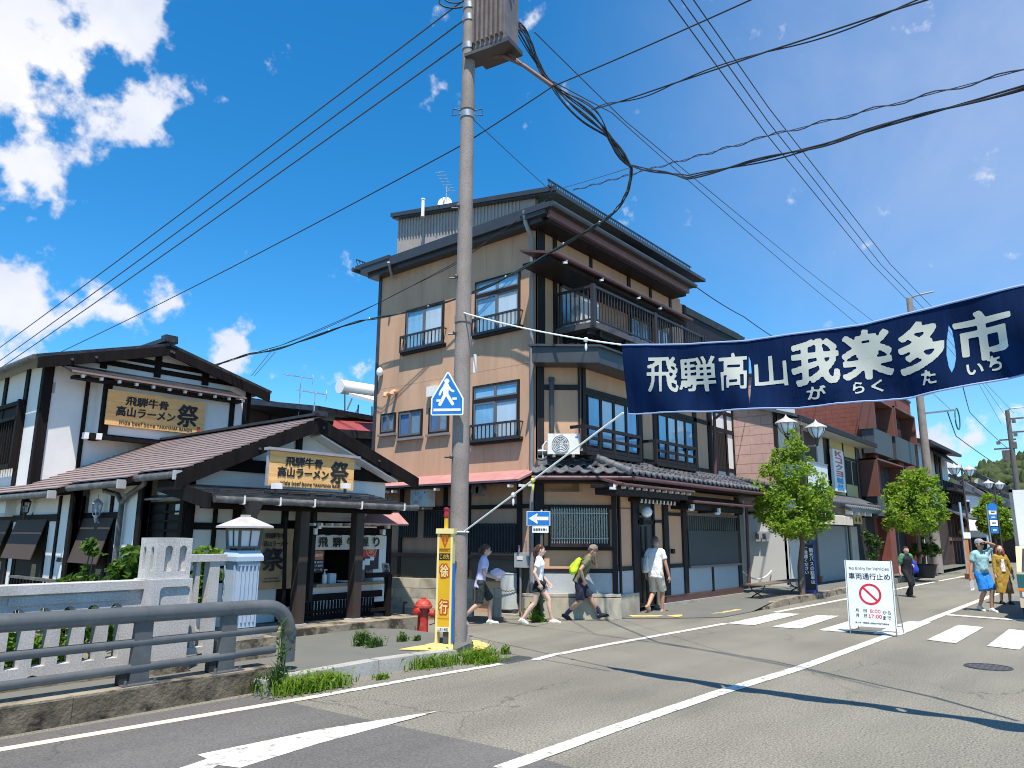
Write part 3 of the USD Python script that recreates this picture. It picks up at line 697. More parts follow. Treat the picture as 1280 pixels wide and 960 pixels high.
sh.part('soffit_strip', fixn(hexa([(x, yy, z + dz) for dz in (-.30, -.27) for yy in (11.66, 11.98) for x, z in ((ap[0] + .1, ap[2] - .05), (er[0] - .45, er[2] + .13))])), WHITEP)
for xx, zz in ((7.1, 0), (ap[0] + .08, 0), (9.8, 0)):
    z = (ap[2] - sL * (ap[0] - xx) if xx < ap[0] else ap[2] - sR * (xx - ap[0])) - .17; sh.part('beam_end', cyl((xx, 11.56, z), (xx, 11.6, z), .022, 8), FRM)
# gutters on the stepped left eave
for (y0, y1), xe0 in zip(zip(ys[:-1], ys[1:]), xe_):
    z = ap[2] - sL * (ap[0] - xe0) - .10
    g = sh.part('gutter', J(tube([(xe0 - .05, y0 + .05, z), (xe0 - .05, min(y1, 24), z - .0)], .06, 10)), GUT, smooth=40)
    sh.part('gutter_end', box(xe0 - .12, xe0 + .02, y0 + .0, y0 + .05, z - .08, z + .07), mat('pale_metal', (.48, .46, .43), .5, .1, 8, metallic=.3), under=g)
# side wall in three steps
segs = [(12.0, ys[1], XL), (ys[1], ys[2], XL - .22), (ys[2], 24.0, XL - .46)]
for k, (y0, y1, x) in enumerate(segs):
    W_ = Fr((x, 0), (0, 1), (-1, 0)); zt_ = ap[2] - sL * (ap[0] - x) - .12
    wallpart(sh, W_, 'side_wall', PLAST, y0, y1, -.4, zt_)
    wallpart(sh, W_, 'post', BLACKW, y0, y0 + .16, -.4, zt_, -.12, .04)
    wallpart(sh, W_, 'beam', BLACKW, y0, y1, zt_ - .13, zt_, -.02, .05)
W1 = Fr((XL, 0), (0, 1), (-1, 0)); W2 = Fr((XL - .22, 0), (0, 1), (-1, 0)); W3 = Fr((XL - .46, 0), (0, 1), (-1, 0))
for W_, px in ((W1, 184), (W2, 103), (W2, 140), (W3, 28), (W3, 75), (W3, 3)):
    u = W_.pt(px, 640)[0]; wallpart(sh, W_, 'post', BLACKW, u - .05, u + .05, -.4, 2.5, -.02, .03)
for W_, p0, p1, pa, pb in ((W2, 150, 92, 641, 646), (W3, 75, 0, 641, 647)):
    z1, z0 = W_.pt(120, pa)[1], W_.pt(120, pb)[1]; wallpart(sh, W_, 'beam', BLACKW, W_.pt(p0, 640)[0], W_.pt(p1, 640)[0], z0 - .05, z1, -.02, .04)
# dark window openings with brown blinds hanging outward
for W_, pl_, pr_, plb, prb, lab in ((W2, 94, 143, 85, 134, 'brown roller blind nearest the downpipe'), (W3, 24, 60, 10, 52, None), (W3, -14, 15, -25, 8, None)):
    u0, u1 = W_.pt(pr_, 660)[0], W_.pt(pl_, 660)[0]; zt_, zb_ = W_.pt(110, 648)[1], W_.pt(110, 740)[1]
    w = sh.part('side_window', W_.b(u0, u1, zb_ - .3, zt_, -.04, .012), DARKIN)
    sh.part('frame', J(W_.b(u0 - .04, u0, zb_ - .3, zt_, 0, .04), W_.b(u1, u1 + .04, zb_ - .3, zt_, 0, .04)), BLACKW, under=w)
    zbb = W_.pt(110, 703)[1]; q = [W_.w(u0 - .03, zt_, .05), W_.w(u1 + .03, zt_, .05), W_.w(u1 + .03, zbb, .26), W_.w(u0 - .03, zbb, .26)]
    sh.part('blind', slab(q, .015), SUDARE, under=w, label=lab)
    sh.part('pane', W_.b(u0 + .3, u0 + .55, zb_ - .2, zbb - .1, .013, .02), GLASS, under=w)
# lattice window near the corner
u0, u1 = W1.pt(231, 650)[0], W1.pt(189, 650)[0]; z0, z1 = W1.pt(210, 676)[1], W1.pt(210, 627)[1]
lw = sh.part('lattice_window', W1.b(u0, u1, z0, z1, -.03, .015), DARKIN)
[sh.part('slat', W1.b(u0 - .06, u1 + .05, z, z + .035, .05, .07), BLACKW, under=lw) for z in np.linspace(z0, z1 - .04, 5)]
[sh.part('mullion', W1.b(u, u + .04, z0, z1, .02, .05), BLACKW, under=lw) for u in np.linspace(u0, u1 - .04, 3)]
sh.part('pane', W1.b(u0 + .15, u0 + .3, z1 - .22, z1 - .05, .016, .03), plain('paper_white', (.7, .72, .72), .7), under=lw)
sh.part('hood', slab([W1.w(u0 - .1, z1 + .05, .22), W1.w(u1 + .1, z1 + .05, .22), W1.w(u1 + .1, z1 + .12, 0), W1.w(u0 - .1, z1 + .12, 0)], .03), GUT, under=lw)
# downpipes in a Y between the gutters
xd = XL - .30; ud = float(onx(151, 640, xd)[1])
dp = sh.part('downpipe', tube([(xd, ud, 2.35), (xd, ud, -.3)], .045, 10), GUT, smooth=40)
sh.part('pipe_branch', tube([(xd, ud, 2.32), (xd - .02, ud + .16, 2.47), (xd - .06, ud + .62, 2.55), (xd - .08, ud + .66, 2.72)], .045, 10), GUT, smooth=40, under=dp)
sh.part('pipe_branch', tube([(xd, ud, 2.32), (xd + .0, ud - .16, 2.43), (xd + .03, ud - .72, 2.62), (xd + .03, ud - .78, 2.78)], .045, 10), GUT, smooth=40, under=dp)


def carriage_lamp(W_, px, py, label, m):
    u, z = W_.pt(px, py, .15); o = W_.w(u, z, .15); t = Thing('wall_lantern', label, 'lamp', o, group=None)
    ring = lambda r, zz: (r, zz)
    t.part('cap', lathe([(.005, .28), (.012, .20), (.05, .17), (.095, .12), (.1, .10)], 8, o), m)
    t.part('glass_body', lathe([(.085, .10), (.055, -.10)], 6, o), glass_mat('lamp_glass', (.8, .85, .9)))
    t.part('cage_bar', J([beam(o + A([.09 * math.cos(a), .09 * math.sin(a), .1]), o + A([.06 * math.cos(a), .06 * math.sin(a), -.11]), .012, .012) for a in np.arange(6) * PI / 3]), m, kind='stuff')
    t.part('base', lathe([(.065, -.10), (.03, -.15), (.035, -.17), (.01, -.24)], 8, o), m)
    t.part('bracket', tube([o + A([0, 0, -.16]), o + A([.06, 0, -.24]), o + A([.12, 0, -.2]), o + A([.155, 0, -.1])], .012, 6), m)
    t.part('bulb', sphere(o, .04, 1), mat('milk_glass', 0))


carriage_lamp(W2, 121, 637, 'white carriage lantern on the side wall above the right brown blind', mat('whitened_iron', (.40, .41, .42), .5, .25, 12, metallic=.3))
carriage_lamp(W3, 32, 634, 'black carriage lantern on the side wall above the left brown blind', plain('black_iron', (.03, .03, .032), .45, .4))
o = W3.w(*W3.pt(47, 619, .1), .1); t = Thing('floodlight', 'small dark floodlight on the wall under the left gutter', 'lamp', o)
t.part('housing', sphere(o, .1, 2, (1.2, 1.0, .75)), GUT, smooth=True); t.part('arm', cyl(o, o + A([.1, 0, .1]), .02, 8), GUT)
u, z = W3.pt(8, 634, .12); t = Thing('air_conditioner', 'pale boxy unit on the wall left of the black lantern', 'air conditioner', W3.w(u, z, .1)); t.part('case', W3.b(u - .22, u + .4, z - .2, z + .17, 0, .2), plain('ac_white', (.66, .67, .64), .5)); t.part('grille', W3.b(u - .2, u + .38, z - .19, z - .13, .2, .21), plain('ac_grey', (.4, .41, .41), .5))
# small black fence before the windows at the left
t = Thing('low_fence', 'low black paling behind the parapet under the blinds', 'fence', (5.2, 13.5, .6))
for k in range(26):
    y = 12.4 + k * .17; t.part('paling', box(5.2, 5.23, y, y + .05, .3, .94), BLACKW)
t.part('rail', box(5.17, 5.30, 12.3, 16.9, .94, .98), GUT)

# ---- porch roof
yE, zE = 10.85, ony(385, 624, 10.85)[2]
x0, x1 = sx(264, 620, yE), sx(507, 629, yE); zB = onx(201, 599, x0)[2] + .02; yB_ = onx(201, 599, x0)[1]
yW = 11.98; zW = zE + (zB - zE) * (yW - yE) / (yB_ - yE)
pr = sh.part('porch_roof', fixn(hexa([(x0, yE, zE - .05), (x1, yE, zE - .05), (x0, yB_, zB - .05), (x1, yW + .3, zW + .02), (x0, yE, zE), (x1, yE, zE), (x0, yB_, zB), (x1, yW + .3, zW + .07)])), METALB)
bat = []
for k in range(5):
    t_ = k / 5; y = yE + .03 + (yW - yE) * t_; z = zE + (zW - zE) * t_ * .95
    sh.part('roof_course', fixn(hexa([(x0 - .01, y, z + .004), (x1 + .01, y, z + .004), (x0 - .01, y + .25, z + .03), (x1 + .01, y + .25, z + .03), (x0 - .01, y, z + .032), (x1 + .01, y, z + .032), (x0 - .01, y + .25, z + .045), (x1 + .01, y + .25, z + .045)])), METALB, under=pr)
for k in range(9):
    x = x0 + .25 + k * (x1 - x0 - .4) / 8; sh.part('snow_guard', box(x - .05, x + .05, yE + .28, yE + .32, zE + .05, zE + .12), METALB, under=pr)
sh.part('verge_board', fixn(hexa([(x0 + dx, y, z + dz) for dz in (-.22, .02) for y, z in ((yE - .02, zE), (yB_, zB)) for dx in (-.05, 0)])), BLACKW)
sh.part('porch_gutter', tube([(x0 + .02, yE - .07, zE - .07), (x1 + .25, yE - .07, zE - .075)], .055, 12), GUT, smooth=40)
for px in (300, 345, 388, 447, 500):
    x = sx(px, 625, yE); sh.part('gutter_hook', J(beam((x, yE - .14, zE - .13), (x, yE - .14, zE + .0), .02, .02), beam((x, yE - .14, zE - .13), (x, yE, zE - .12), .02, .02)), WHITEP)
xh = sx(313, 632, yE); sh.part('rain_head', hexa([(xh + i * w, yE - .08 + j * w * .7, zE + z) for z, w in ((-.36, .05), (-.08, .13)) for j in (-1, 1) for i in (-1, 1)]), mat('dark_copper', (.065, .052, .045), .5, .2, 8, metallic=.3))
sh.part('rain_pipe', cyl((xh - .02, yE - .05, zE - .36), (xh - .02, yE + .02, zE - .6), .035, 8), MATS['dark_copper'])
YPo = 11.2
zbm = zE + .0
sh.part('porch_beam', box(x0 + .05, x1 - .1, YPo - .07, YPo + .07, zE - .20, zE + .02), BLACKW)
for pt_, pb_ in ((372, 369), (455, 440), (303, 300)):
    xx = sx(pb_ + 0.5, 790, YPo); p = sh.part('porch_post', box(xx - .09, xx + .09, YPo - .09, YPo + .09, .30, zE - .2), mat('brown_black_timber', (.045, .03, .022), .6, .3, 5, .35, 30, (1, 1, .2)))
    sh.part('post_stone', box(xx - .13, xx + .13, YPo - .13, YPo + .13, .265, .30), PALESTONE, under=p)
xx = sx(484, 760, YPo); sh.part('thin_post', box(xx - .05, xx + .05, YPo - .05, YPo + .05, .05, 1.05), BLACKW)
sh.part('thin_rail', J(box(xx - .55, xx + .02, YPo - .035, YPo + .035, 1.0, 1.09), box(xx - .4, xx + .02, YPo - .025, YPo + .025, .38, .44)), BLACKW)
for px in (415, 470):
    x = sx(px, 640, 11.0); sh.part('rafter', beam((x, yE + .05, zE - .03), (x, 12, zW - .05), .05, .07), BLACKW)

# ---- take-out window under the porch
YT = 11.72; Tk = Fr((0, YT), (1, 0), (0, -1))
uL, uR = Tk.pt(384, 730)[0], Tk.pt(481, 720)[0]; zc = Tk.pt(430, 728)[1]
sh.part('counter_wall', Tk.b(uL + .1, uR - .14, .72, zc - .06, -.3, 0), PLAST)
sh.part('counter', Tk.b(uL + .12, Tk.pt(477, 723)[0], zc - .06, zc, -.35, .12), mat('counter_wood', (.30, .22, .15), .5, .2, 4, .1, 20, (8, 1, 1)))
sh.part('sill', Tk.b(uL, uR - .1, .60, .72, -.05, .06), BLACKW)
sh.part('white_end_wall', Tk.b(uR - .32, uR, .5, 1.98, -.2, .01), PLAST)
sh.part('corner_post', Tk.b(uR, uR + .13, .25, 2.3, -.25, .02), BLACKW)
sh.part('lintel', Tk.b(uL - .1, uR + .1, Tk.pt(430, 669)[1], Tk.pt(430, 657)[1], -.1, .04), BLACKW)
sh.part('white_strip', Tk.b(uL + .12, uR - .3, Tk.pt(430, 659.5)[1], Tk.pt(430, 657.5)[1], .04, .05), WHITEP)
for px in (388, 397, 410, 421, 433, 456, 467, 477):
    u, z = Tk.pt(px, 655.5, .06); sh.part('rafter_end', Tk.b(u - .025, u + .025, z - .025, z + .025, .0, .2), WHITEP)
for px, py in ((399, 657), (394, 664), (485, 657), (479, 665)):
    u, z = Tk.pt(px, py, .1); sh.part('bracket_end', Tk.b(u - .04, u + .03, z - .06, z + .05, 0, .14), WHITEP)
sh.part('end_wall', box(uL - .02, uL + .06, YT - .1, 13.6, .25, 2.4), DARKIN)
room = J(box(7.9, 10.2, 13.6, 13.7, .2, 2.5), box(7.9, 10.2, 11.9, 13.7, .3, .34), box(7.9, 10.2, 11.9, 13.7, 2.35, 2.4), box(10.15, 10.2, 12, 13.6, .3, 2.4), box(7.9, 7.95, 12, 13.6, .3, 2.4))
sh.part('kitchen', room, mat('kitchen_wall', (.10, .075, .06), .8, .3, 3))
sh.part('curtain_panel', box(8.75, 9.0, 12.8, 12.82, .9, 1.95), mat('olive_cloth', (.16, .14, .11), .8)); sh.part('shelf', J(box(8.1, 10, 13.3, 13.6, 1.5, 1.53), box(8.1, 10, 13.3, 13.6, 1.15, 1.18)), BLACKW)
q = [A([Tk.pt(470, 655)[0], YT - .5, Tk.pt(470, 655, .5)[1]]), A([Tk.pt(510, 655)[0] + .0, YT - .5, Tk.pt(510, 655, .5)[1]]), A([Tk.pt(498, 641)[0], YT, Tk.pt(498, 641)[1]]), A([Tk.pt(460, 639)[0], YT, Tk.pt(460, 641)[1]])]
q[0][0] = Tk.pt(452, 655, .5)[0]; q[1][0] = Tk.pt(511, 654, .5)[0]; q[0][2] = q[1][2]
sh.part('window_roof', slab([tuple(q[0]), tuple(q[1]), tuple(q[2]), tuple(q[3])], .03), COPPER)
# slatted black and white skirt
u0, u1 = Tk.pt(378, 775, .1)[0], Tk.pt(466, 775, .1)[0]
sk = sh.part('skirt_board', Tk.b(u0, u1, .25, .60, -.1, .06), plain('pale_board', (.78, .79, .82), .7))
n = 24
for k in range(n):
    u = u0 + (u1 - u0) * k / (n - 1); sh.part('slat', Tk.b(u - .015, u + .015, .27, .60, .07, .10), BLACKW, under=sk)
for z in (.40, .24):
    sh.part('skirt_rail', Tk.b(u0, u1, z, z + (.05 if z > .3 else .12), .10, .13), BLACKW, under=sk)
# things at the window
def board(F, px0, py0, px1, py1, off, t, name, th, m, **k):
    (a, b), (c, d) = F.pt(px0, py0, off), F.pt(px1, py1, off); return th.part(name, F.b(a, c, b, d, off, off + t), m, **k), (min(a, c), min(b, d), max(a, c), max(b, d))
Tn = Tk.pt(393, 688, .1); ncl = Thing('noren_curtain', 'white cloth curtain with black writing over the take-out window', 'curtain', Tk.w(Tk.pt(435, 680, .1)[0], 1.5, .1))
(ua, za), (ub, zb2) = Tk.pt(393, 687.5, .1), Tk.pt(481, 669, .1)
zb2 = max(zb2, za + .25)
nv = []; nu = 48
cw = lambda u, z: .10 + .012 * math.sin(u * 23) + .008 * math.sin(u * 51 + 1)
V = [Tk.w(u, z, cw(u, z)) for z in (za, (za + zb2) / 2, zb2) for u in np.linspace(ua, ub, nu)]
Fc = [[j * nu + i, j * nu + i + 1, (j + 1) * nu + i + 1, (j + 1) * nu + i] for j in range(2) for i in range(nu - 1)]
CLOTH = mat('undyed_cloth', (.66, .62, .52), .9, .05, 6, .2, 120)
ncl.part('cloth', (A(V), A(Fc)), CLOTH, smooth=True)
ncl.part('rod', Tk.b(ua - .05, ub + .05, zb2 - .01, zb2 + .02, .08, .10), BLACKW)
for k, ch in enumerate('飛騨牛握り'):
    g = text(ch, 1, .012, brush=.02); w = (ub - ua) / 5.15
    g = fit(g, ua + w * k + w * .2, za + .05, ua + w * k + w * (.86 if ch != 'り' else .7), zb2 - .04)
    ncl.part('character', Tk.flat(extr(g, .004), 0, 0, .122), INK)
def desk(name, label, cat, px, py, fn):
    u, z = Tk.pt(px, py, 0); fn(Thing(name, label, cat, Tk.w(u, zc, 0)), Tk.w(u, zc, 0))
def soap(t, o):
    t.part('bottle', lathe([(.045, 0), (.047, .02), (.047, .15), (.02, .18), (.015, .2)], 14, o), WHITEP, smooth=40); t.part('pump', J(cyl(o + A([0, 0, .2]), o + A([0, 0, .25]), .008, 8), beam(o + A([-.01, 0, .25]), o + A([.05, 0, .245]), .015, .015)), WHITEP)
desk('soap_bottle', 'white pump bottle on the take-out counter', 'bottle', 405, 730, soap)
desk('tissue_box', 'pale blue box beside the pump bottle on the counter', 'box', 413.5, 730, lambda t, o: (t.part('carton', box(o[0] - .07, o[0] + .07, o[1] - .06, o[1] + .06, o[2], o[2] + .17), plain('pale_blue_card', (.45, .58, .70), .6)), t.part('lid', box(o[0] - .06, o[0] + .06, o[1] - .05, o[1] + .05, o[2] + .17, o[2] + .18), WHITEP)))
desk('plate_tray', 'shallow blue tray on the take-out counter', 'tray', 428, 730, lambda t, o: (t.part('dish', lathe([(.02, .0), (.1, .005), (.14, .03), (.13, .03), (.09, .012), (.02, .01)], 20, o), plain('blue_dish', (.12, .25, .55), .3), smooth=40), t.part('rim', lathe([(.128, .03), (.14, .03), (.142, .036), (.128, .036)], 20, o), WHITEP)))
pm = Thing('menu_board', 'black menu board with red pictures and white writing left of the window', 'menu', Tk.w(8.1, 1.4, .02))
_, bb = board(Tk, 386, 716, 405, 687, .02, .02, 'board', pm, plain('slate', (.03, .032, .04), .7))
cw_ = bb[2] - bb[0]; ch_ = bb[3] - bb[1]
pm.part('picture', Tk.b(bb[0] + cw_ * .1, bb[2] - cw_ * .08, bb[1] + ch_ * .55, bb[3] - ch_ * .04, .04, .043), mat('menu_red', (.42, .05, .05), .6, .6, 25, col2=(.6, .3, .1)))
pm.part('writing', J([Tk.flat(extr(fit(text(s, .1), bb[0] + cw_ * .1, bb[1] + ch_ * y, bb[2] - cw_ * .1, bb[1] + ch_ * (y + h)), .003), 0, 0, .044) for s, y, h in (('飛騨牛', .68, .14), ('一貫 600円', .40, .10), ('ランチ 300円', .24, .1), ('生ビール', .08, .1))]), WHITEP)
pp2 = Thing('poster', 'red food poster with white slips right of the porch post', 'poster', Tk.w(9.5, 1.5, -.02))
_, bb = board(Tk, 447, 712, 474, 675, .015, .012, 'sheet', pp2, plain('poster_black', (.03, .025, .025), .6))
cw_ = bb[2] - bb[0]; ch_ = bb[3] - bb[1]
pp2.part('picture', Tk.b(bb[0] + cw_ * .05, bb[2] - cw_ * .15, bb[1] + ch_ * .40, bb[3] - ch_ * .06, .027, .031), mat('poster_red', (.50, .04, .035), .5, .4, 12))
c_ = sg.Point(bb[0] + cw_ * .6, bb[1] + ch_ * .66).buffer(cw_ * .26)
pp2.part('emblem', Tk.flat(extr(c_.difference(c_.buffer(-cw_ * .04)).union(fit(text('祭', 1, .02), *c_.buffer(-cw_ * .11).bounds)), .004), 0, 0, .031), plain('poster_orange', (.7, .35, .2), .6))
for a0, a1, b0, b1 in ((.0, .3, .0, .3), (.3, .55, .14, .36), (.55, .75, .30, .42)):
    pp2.part('slip', Tk.b(bb[0] + cw_ * a0, bb[0] + cw_ * a1, bb[1] + ch_ * b0, bb[1] + ch_ * b1, .032, .036), WHITEP)
# leaning wooden plank sign
o0, o1 = ony(487, 742, 11.2), ony(482, 704, 11.32); ps = Thing('plank_sign', 'narrow weathered plank sign with black vertical writing by the corner post', 'sign', o0)
ex, ey = A([1.0, 0, 0]), unit(o1 - o0); ez = np.cross(ex, ey); h = np.linalg.norm(o1 - o0)
ps.part('plank', place(box(-.085, .085, 0, h, -.02, 0), o0, ex, ey, ez), mat('old_plank', (.36, .27, .20), .8, .2, 3, .3, 20, (6, 6, 1)))
g = text('準備こ営業中', 1, .015, vertical=True); ps.part('writing', place(extr(fit(g, -.06, .03, .06, h - .03), .004), o0, ex, ey, ez), INK)
# vertical cloth banner and its pole
hb = Thing('cloth_banner', 'tall tan cloth banner with black writing hanging at the shop entrance', 'banner', (7.2, 11.55, .8))
Hb = Fr((0, 11.55), (1, 0), (0, -1)); (ua, za), (ub, zb2) = Hb.pt(318, 738), Hb.pt(368, 661)
V = [Hb.w(u, z, .02 * math.sin(u * 9 + z) + .012 * math.sin(z * 7 + u * 4)) for z in np.linspace(za, zb2, 10) for u in np.linspace(ua, ub, 14)]
hb.part('cloth', (A(V), A([[j * 14 + i, j * 14 + i + 1, (j + 1) * 14 + i + 1, (j + 1) * 14 + i] for j in range(9) for i in range(13)])), mat('tan_cloth', (.42, .28, .15), .85, .12, 5, .2, 60), smooth=True)
hw, hh = ub - ua, zb2 - za
for s, a, b, c, d, br in (('飛騨牛骨', .14, .83, .74, .93, .03), ('高山ラーメン', .12, .70, .8, .8, .03), ('祭', .1, .3, .72, .68, .02), ('Hida beef bone', .2, .17, .6, .20, 0), ('TAKAYAMA RAMEN', .15, .12, .65, .15, 0)):
    hb.part('writing', Hb.flat(extr(fit(text(s, 1, .01, brush=br), ua + hw * a, za + hh * b, ua + hw * c, za + hh * d), .004), 0, 0, .045), INK)
hb.part('seal', Hb.b(ua + hw * .68, ua + hw * .76, za + hh * .24, za + hh * .30, .045, .05), REDINK)
bp = Thing('bamboo_pole', 'black upright pole in front of the tan cloth banner', 'pole', ony(353, 760, 11.3)); b0, b1 = ony(353.5, 790, 11.3), ony(357, 648, 11.3); b0[2] = .27
bp.part('shaft', cyl(b0, b1, .035, 10), BLACKW); bp.part('cap', cyl(b1, b1 + A([0, 0, .03]), .042, 10), BLACKW)


# ---- the two big wooden signs
def shop_sign(F, quad, off, label, worn):
    (ua, za), (ub, zb2) = quad
    s = Thing('shop_sign', label, 'sign', F.w((ua + ub) / 2, (za + zb2) / 2, off))
    w, h = ub - ua, zb2 - za
    for k in range(3):
        s.part('board', F.b(ua, ub, za + h * k / 3 + .002, za + h * (k + 1) / 3 - .002, off, off + .04 + .001 * k), WOOD)
    n = off + .042
    for txt, a, b, c, d, br in (('飛騨牛骨', .17, .60, .60, .88, .02), ('高山ラーメン', .09, .27, .68, .57, .024), ('祭', .70, .18, .93, .86, .018)):
        s.part('writing', F.flat(extr(fit(text(txt, 1, .012, brush=br, italic=4), ua + w * a, za + h * b, ua + w * c, za + h * d), .008), 0, 0, n), INK)
    s.part('writing', F.flat(extr(fit(text('Hida beef bone', 1, 0, italic=4).union(affinity.translate(text('TAKAYAMA RAMEN', .86), 7.35, 0)), ua + w * .13, za + h * .05, ua + w * .87, za + h * .17), .006), 0, 0, n), INK)
    s.part('seal', F.flat(extr(fit(text('祭', 1, .02), ua + w * .92, za + h * .10, ua + w * .965, za + h * .24), .006), 0, 0, n), REDINK)
    return s, (ua, za, ub, zb2)
Sg = Fr((0, 11.15), (1, 0), (0, -1))
za, zb2 = Sg.pt(333, 607)[1], Sg.pt(338, 563)[1]
s2, (ua, za, ub, zb2) = shop_sign(Sg, ((Sg.pt(335, 585)[0], za), (Sg.pt(441, 585)[0], zb2)), 0, 'lower wooden shop sign with black brush writing standing on the porch roof', 1)
s2.part('cap_board', Sg.b(ua - .06, ub + .10, zb2 + .002, zb2 + .05, -.06, .10), mat('grey_board', (.30, .29, .31), .7, .15, 5))
s2.part('side_board', J(Sg.b(ua - .03, ua - .002, za, zb2, -.02, .03)), mat('grey_board', 0))
for px, lab in ((346, 'small white spotlight at the left foot of the lower shop sign'), (432, 'small white spotlight at the right foot of the lower shop sign')):
    u, z = Sg.pt(px, 607.5, .16); t = Thing('spotlight', lab, 'lamp', Sg.w(u, z, .16)); t.part('housing', Sg.b(u - .07, u + .07, z - .05, z + .05, .10, .22), WHITEP); t.part('bracket', Sg.b(u - .02, u + .02, z - .13, z - .05, .13, .17), GUT)

# ================================================================== upper storey of the shop house, behind
YU = 18.2; U = Fr((0, YU), (1, 0), (0, -1))
up_ = Thing('upper_house', 'white plaster and black timber upper storey with gable roof behind the shop', 'house', (6.9, 15, 3))
xl, xr = ony(51, 520, YU)[0], ony(310, 520, YU)[0]
apx, apz = ony(213, 429, YU - .35)[0], ony(213, 429, YU - .35)[2]; elz = ony(45, 443, YU - .35); erz = ony(340, 489, YU - .35)
elz = ony(46, 442, YU - .35)
g = sg.Polygon([(xl, 2.0), (xr, 2.0), (xr, erz[2] + .05), (apx, apz - .15), (xl, elz[2] - .0)])
up_.part('gable_wall', U.flat(extr(g, .1), 0, 0, -.1), PLAST)
for k, (pa, pb) in enumerate(((441, 430), )):
    pass
sL2 = (apz - elz[2]) / (apx - elz[0]); sR2 = (apz - erz[2]) / (erz[0] - apx); yv = YU - .35
up_.part('roof', roofslab(elz[0], elz[2], apx, apz, yv, 30, .07), METALB); up_.part('roof', slab([(apx, yv, apz), (erz[0], yv, erz[2]), (erz[0], 30, erz[2]), (apx, 30, apz)], .07), METALB)
up_.part('verge_board', fixn(vb(elz[0] + .05, elz[2] - .07, apx, apz - .07, yv + .02)), BLACKW); up_.part('verge_board', fixn(vb(apx, apz - .07, erz[0] - .05, erz[2] - .07, yv + .02)), BLACKW)
up_.part('ridge_tile', J(beam((apx, yv - .04, apz + .06), (apx, 30, apz + .06), .34, .10), beam((apx, yv - .06, apz + .11), (apx, yv + .2, apz + .11), .30, .16)), METALB)
up_.part('gutter', tube([(elz[0] - .04, yv, elz[2] - .06), (elz[0] - .04, 30, elz[2] - .06)], .05, 8), GUT, smooth=40)
for xx in (xl + .35, 6.6, apx + .1, 8.3):
    z = (apz - sL2 * (apx - xx) if xx < apx else apz - sR2 * (xx - apx)) - .2; up_.part('beam_end', cyl((xx, yv - .04, z), (xx, yv, z), .03, 8), FRM)
zt1 = U.pt(130, 455)[1]
for (ax, ay), (bx, by) in (((93, 451), (306, 478)), ((135, 446), (262, 462))):
    ua, ub = U.pt(ax, ay)[0], U.pt(bx, by)[0]; z = U.pt((ax + bx) / 2, (ay + by) / 2)[1]
    if ay == 446:
        z = U.pt(170, 450)[1]; z = U.pt(185, 452.5)[1]
    wallpart(up_, U, 'beam', BLACKW, ua, ub, z - .06, z + .06, -.02, .04)
for px, pz in ((130, 450), (198, 450), (257, 465)):
    ua, ub = U.pt(px - 4, pz)[0], U.pt(px + 4, pz)[0]; um = (ua + ub) / 2; zt_ = (apz - sL2 * (apx - um) if um < apx else apz - sR2 * (um - apx)) - .2
    wallpart(up_, U, 'post', BLACKW, ua, ub, U.pt(185, 470)[1], zt_, -.02, .045)
wallpart(up_, U, 'corner_post', BLACKW, xl - .06, xl + .14, 2.0, elz[2] - .05, -.12, .04)
wallpart(up_, U, 'post', BLACKW, U.pt(101, 530)[0], U.pt(106, 530)[0], 2.6, U.pt(107, 470)[1], -.02, .04)
wallpart(up_, U, 'post', BLACKW, xr - .12, xr + .03, 2.6, erz[2] - .05, -.12, .04)
wallpart(up_, U, 'stain', mat('grey_repair', (.36, .35, .33), .9), *[U.pt(p, 485)[0] for p in (56, 69)], U.pt(62, 491)[1], U.pt(62, 477)[1], 0, .004)
# bay with the upper sign
YBy = YU - .5; B_ = Fr((0, YBy), (1, 0), (0, -1)); ba, bb_ = B_.pt(128, 520)[0], B_.pt(306, 520)[0]; z0, z1 = B_.pt(180, 549)[1], B_.pt(180, 478)[1]
by = up_.part('bay', box(ba, bb_, YBy, YU, z0, z1), PLAST)
for xx0, xx1 in ((ba - .02, ba + .14), (B_.pt(286, 520)[0], B_.pt(292, 520)[0]), (bb_ - .08, bb_ + .02)):
    up_.part('post', box(xx0, xx1, YBy - .03, YBy + .1, z0, z1), BLACKW, under=by)
up_.part('beam', box(ba - .25, bb_ - .7, YBy - .04, YBy + .12, z0 - .10, z0 + .02), BLACKW, under=by)
up_.part('beam', box(ba - .06, ba + .1, YBy - .03, YU, z0 - .10, z0), BLACKW, under=by)
up_.part('beam_end', J(box(ba - .33, ba - .25, YBy - .05, YBy + .12, z0 - .12, z0 + .02), box(ba - .1, ba + .0, YBy - .12, YBy - .05, z0 - .12, z0 + .02)), WHITEP, under=by)
zr0 = B_.pt(160, 474, .35)[1]; r0, r1 = B_.pt(90, 466, .35)[0], B_.pt(309, 483, .35)[0]
up_.part('bay_roof', J(slab([(r0, YBy - .35, zr0), (r1, YBy - .35, zr0), (r1, YU, zr0 + .30), (r0, YU, zr0 + .30)], .04)), METALB, under=by)
up_.part('roof_edge', box(r0, r1, YBy - .37, YBy - .33, zr0 - .03, zr0 + .012), SHING, under=by)
for k in range(11):
    x = r0 + .25 + k * (r1 - r0 - .3) / 10; up_.part('rafter_end', box(x - .03, x + .03, YBy - .32, YBy, zr0 - .11, zr0 - .045), WHITEP, under=by)
up_.part('fascia', box(r0 + .1, r1 - .05, YBy - .25, YBy, zr0 - .13, zr0 - .06), BLACKW, under=by)
B2 = Fr((0, YBy - .07), (1, 0), (0, -1)); za = B2.pt(136, 531)[1]; zb2 = B2.pt(140, 487)[1]
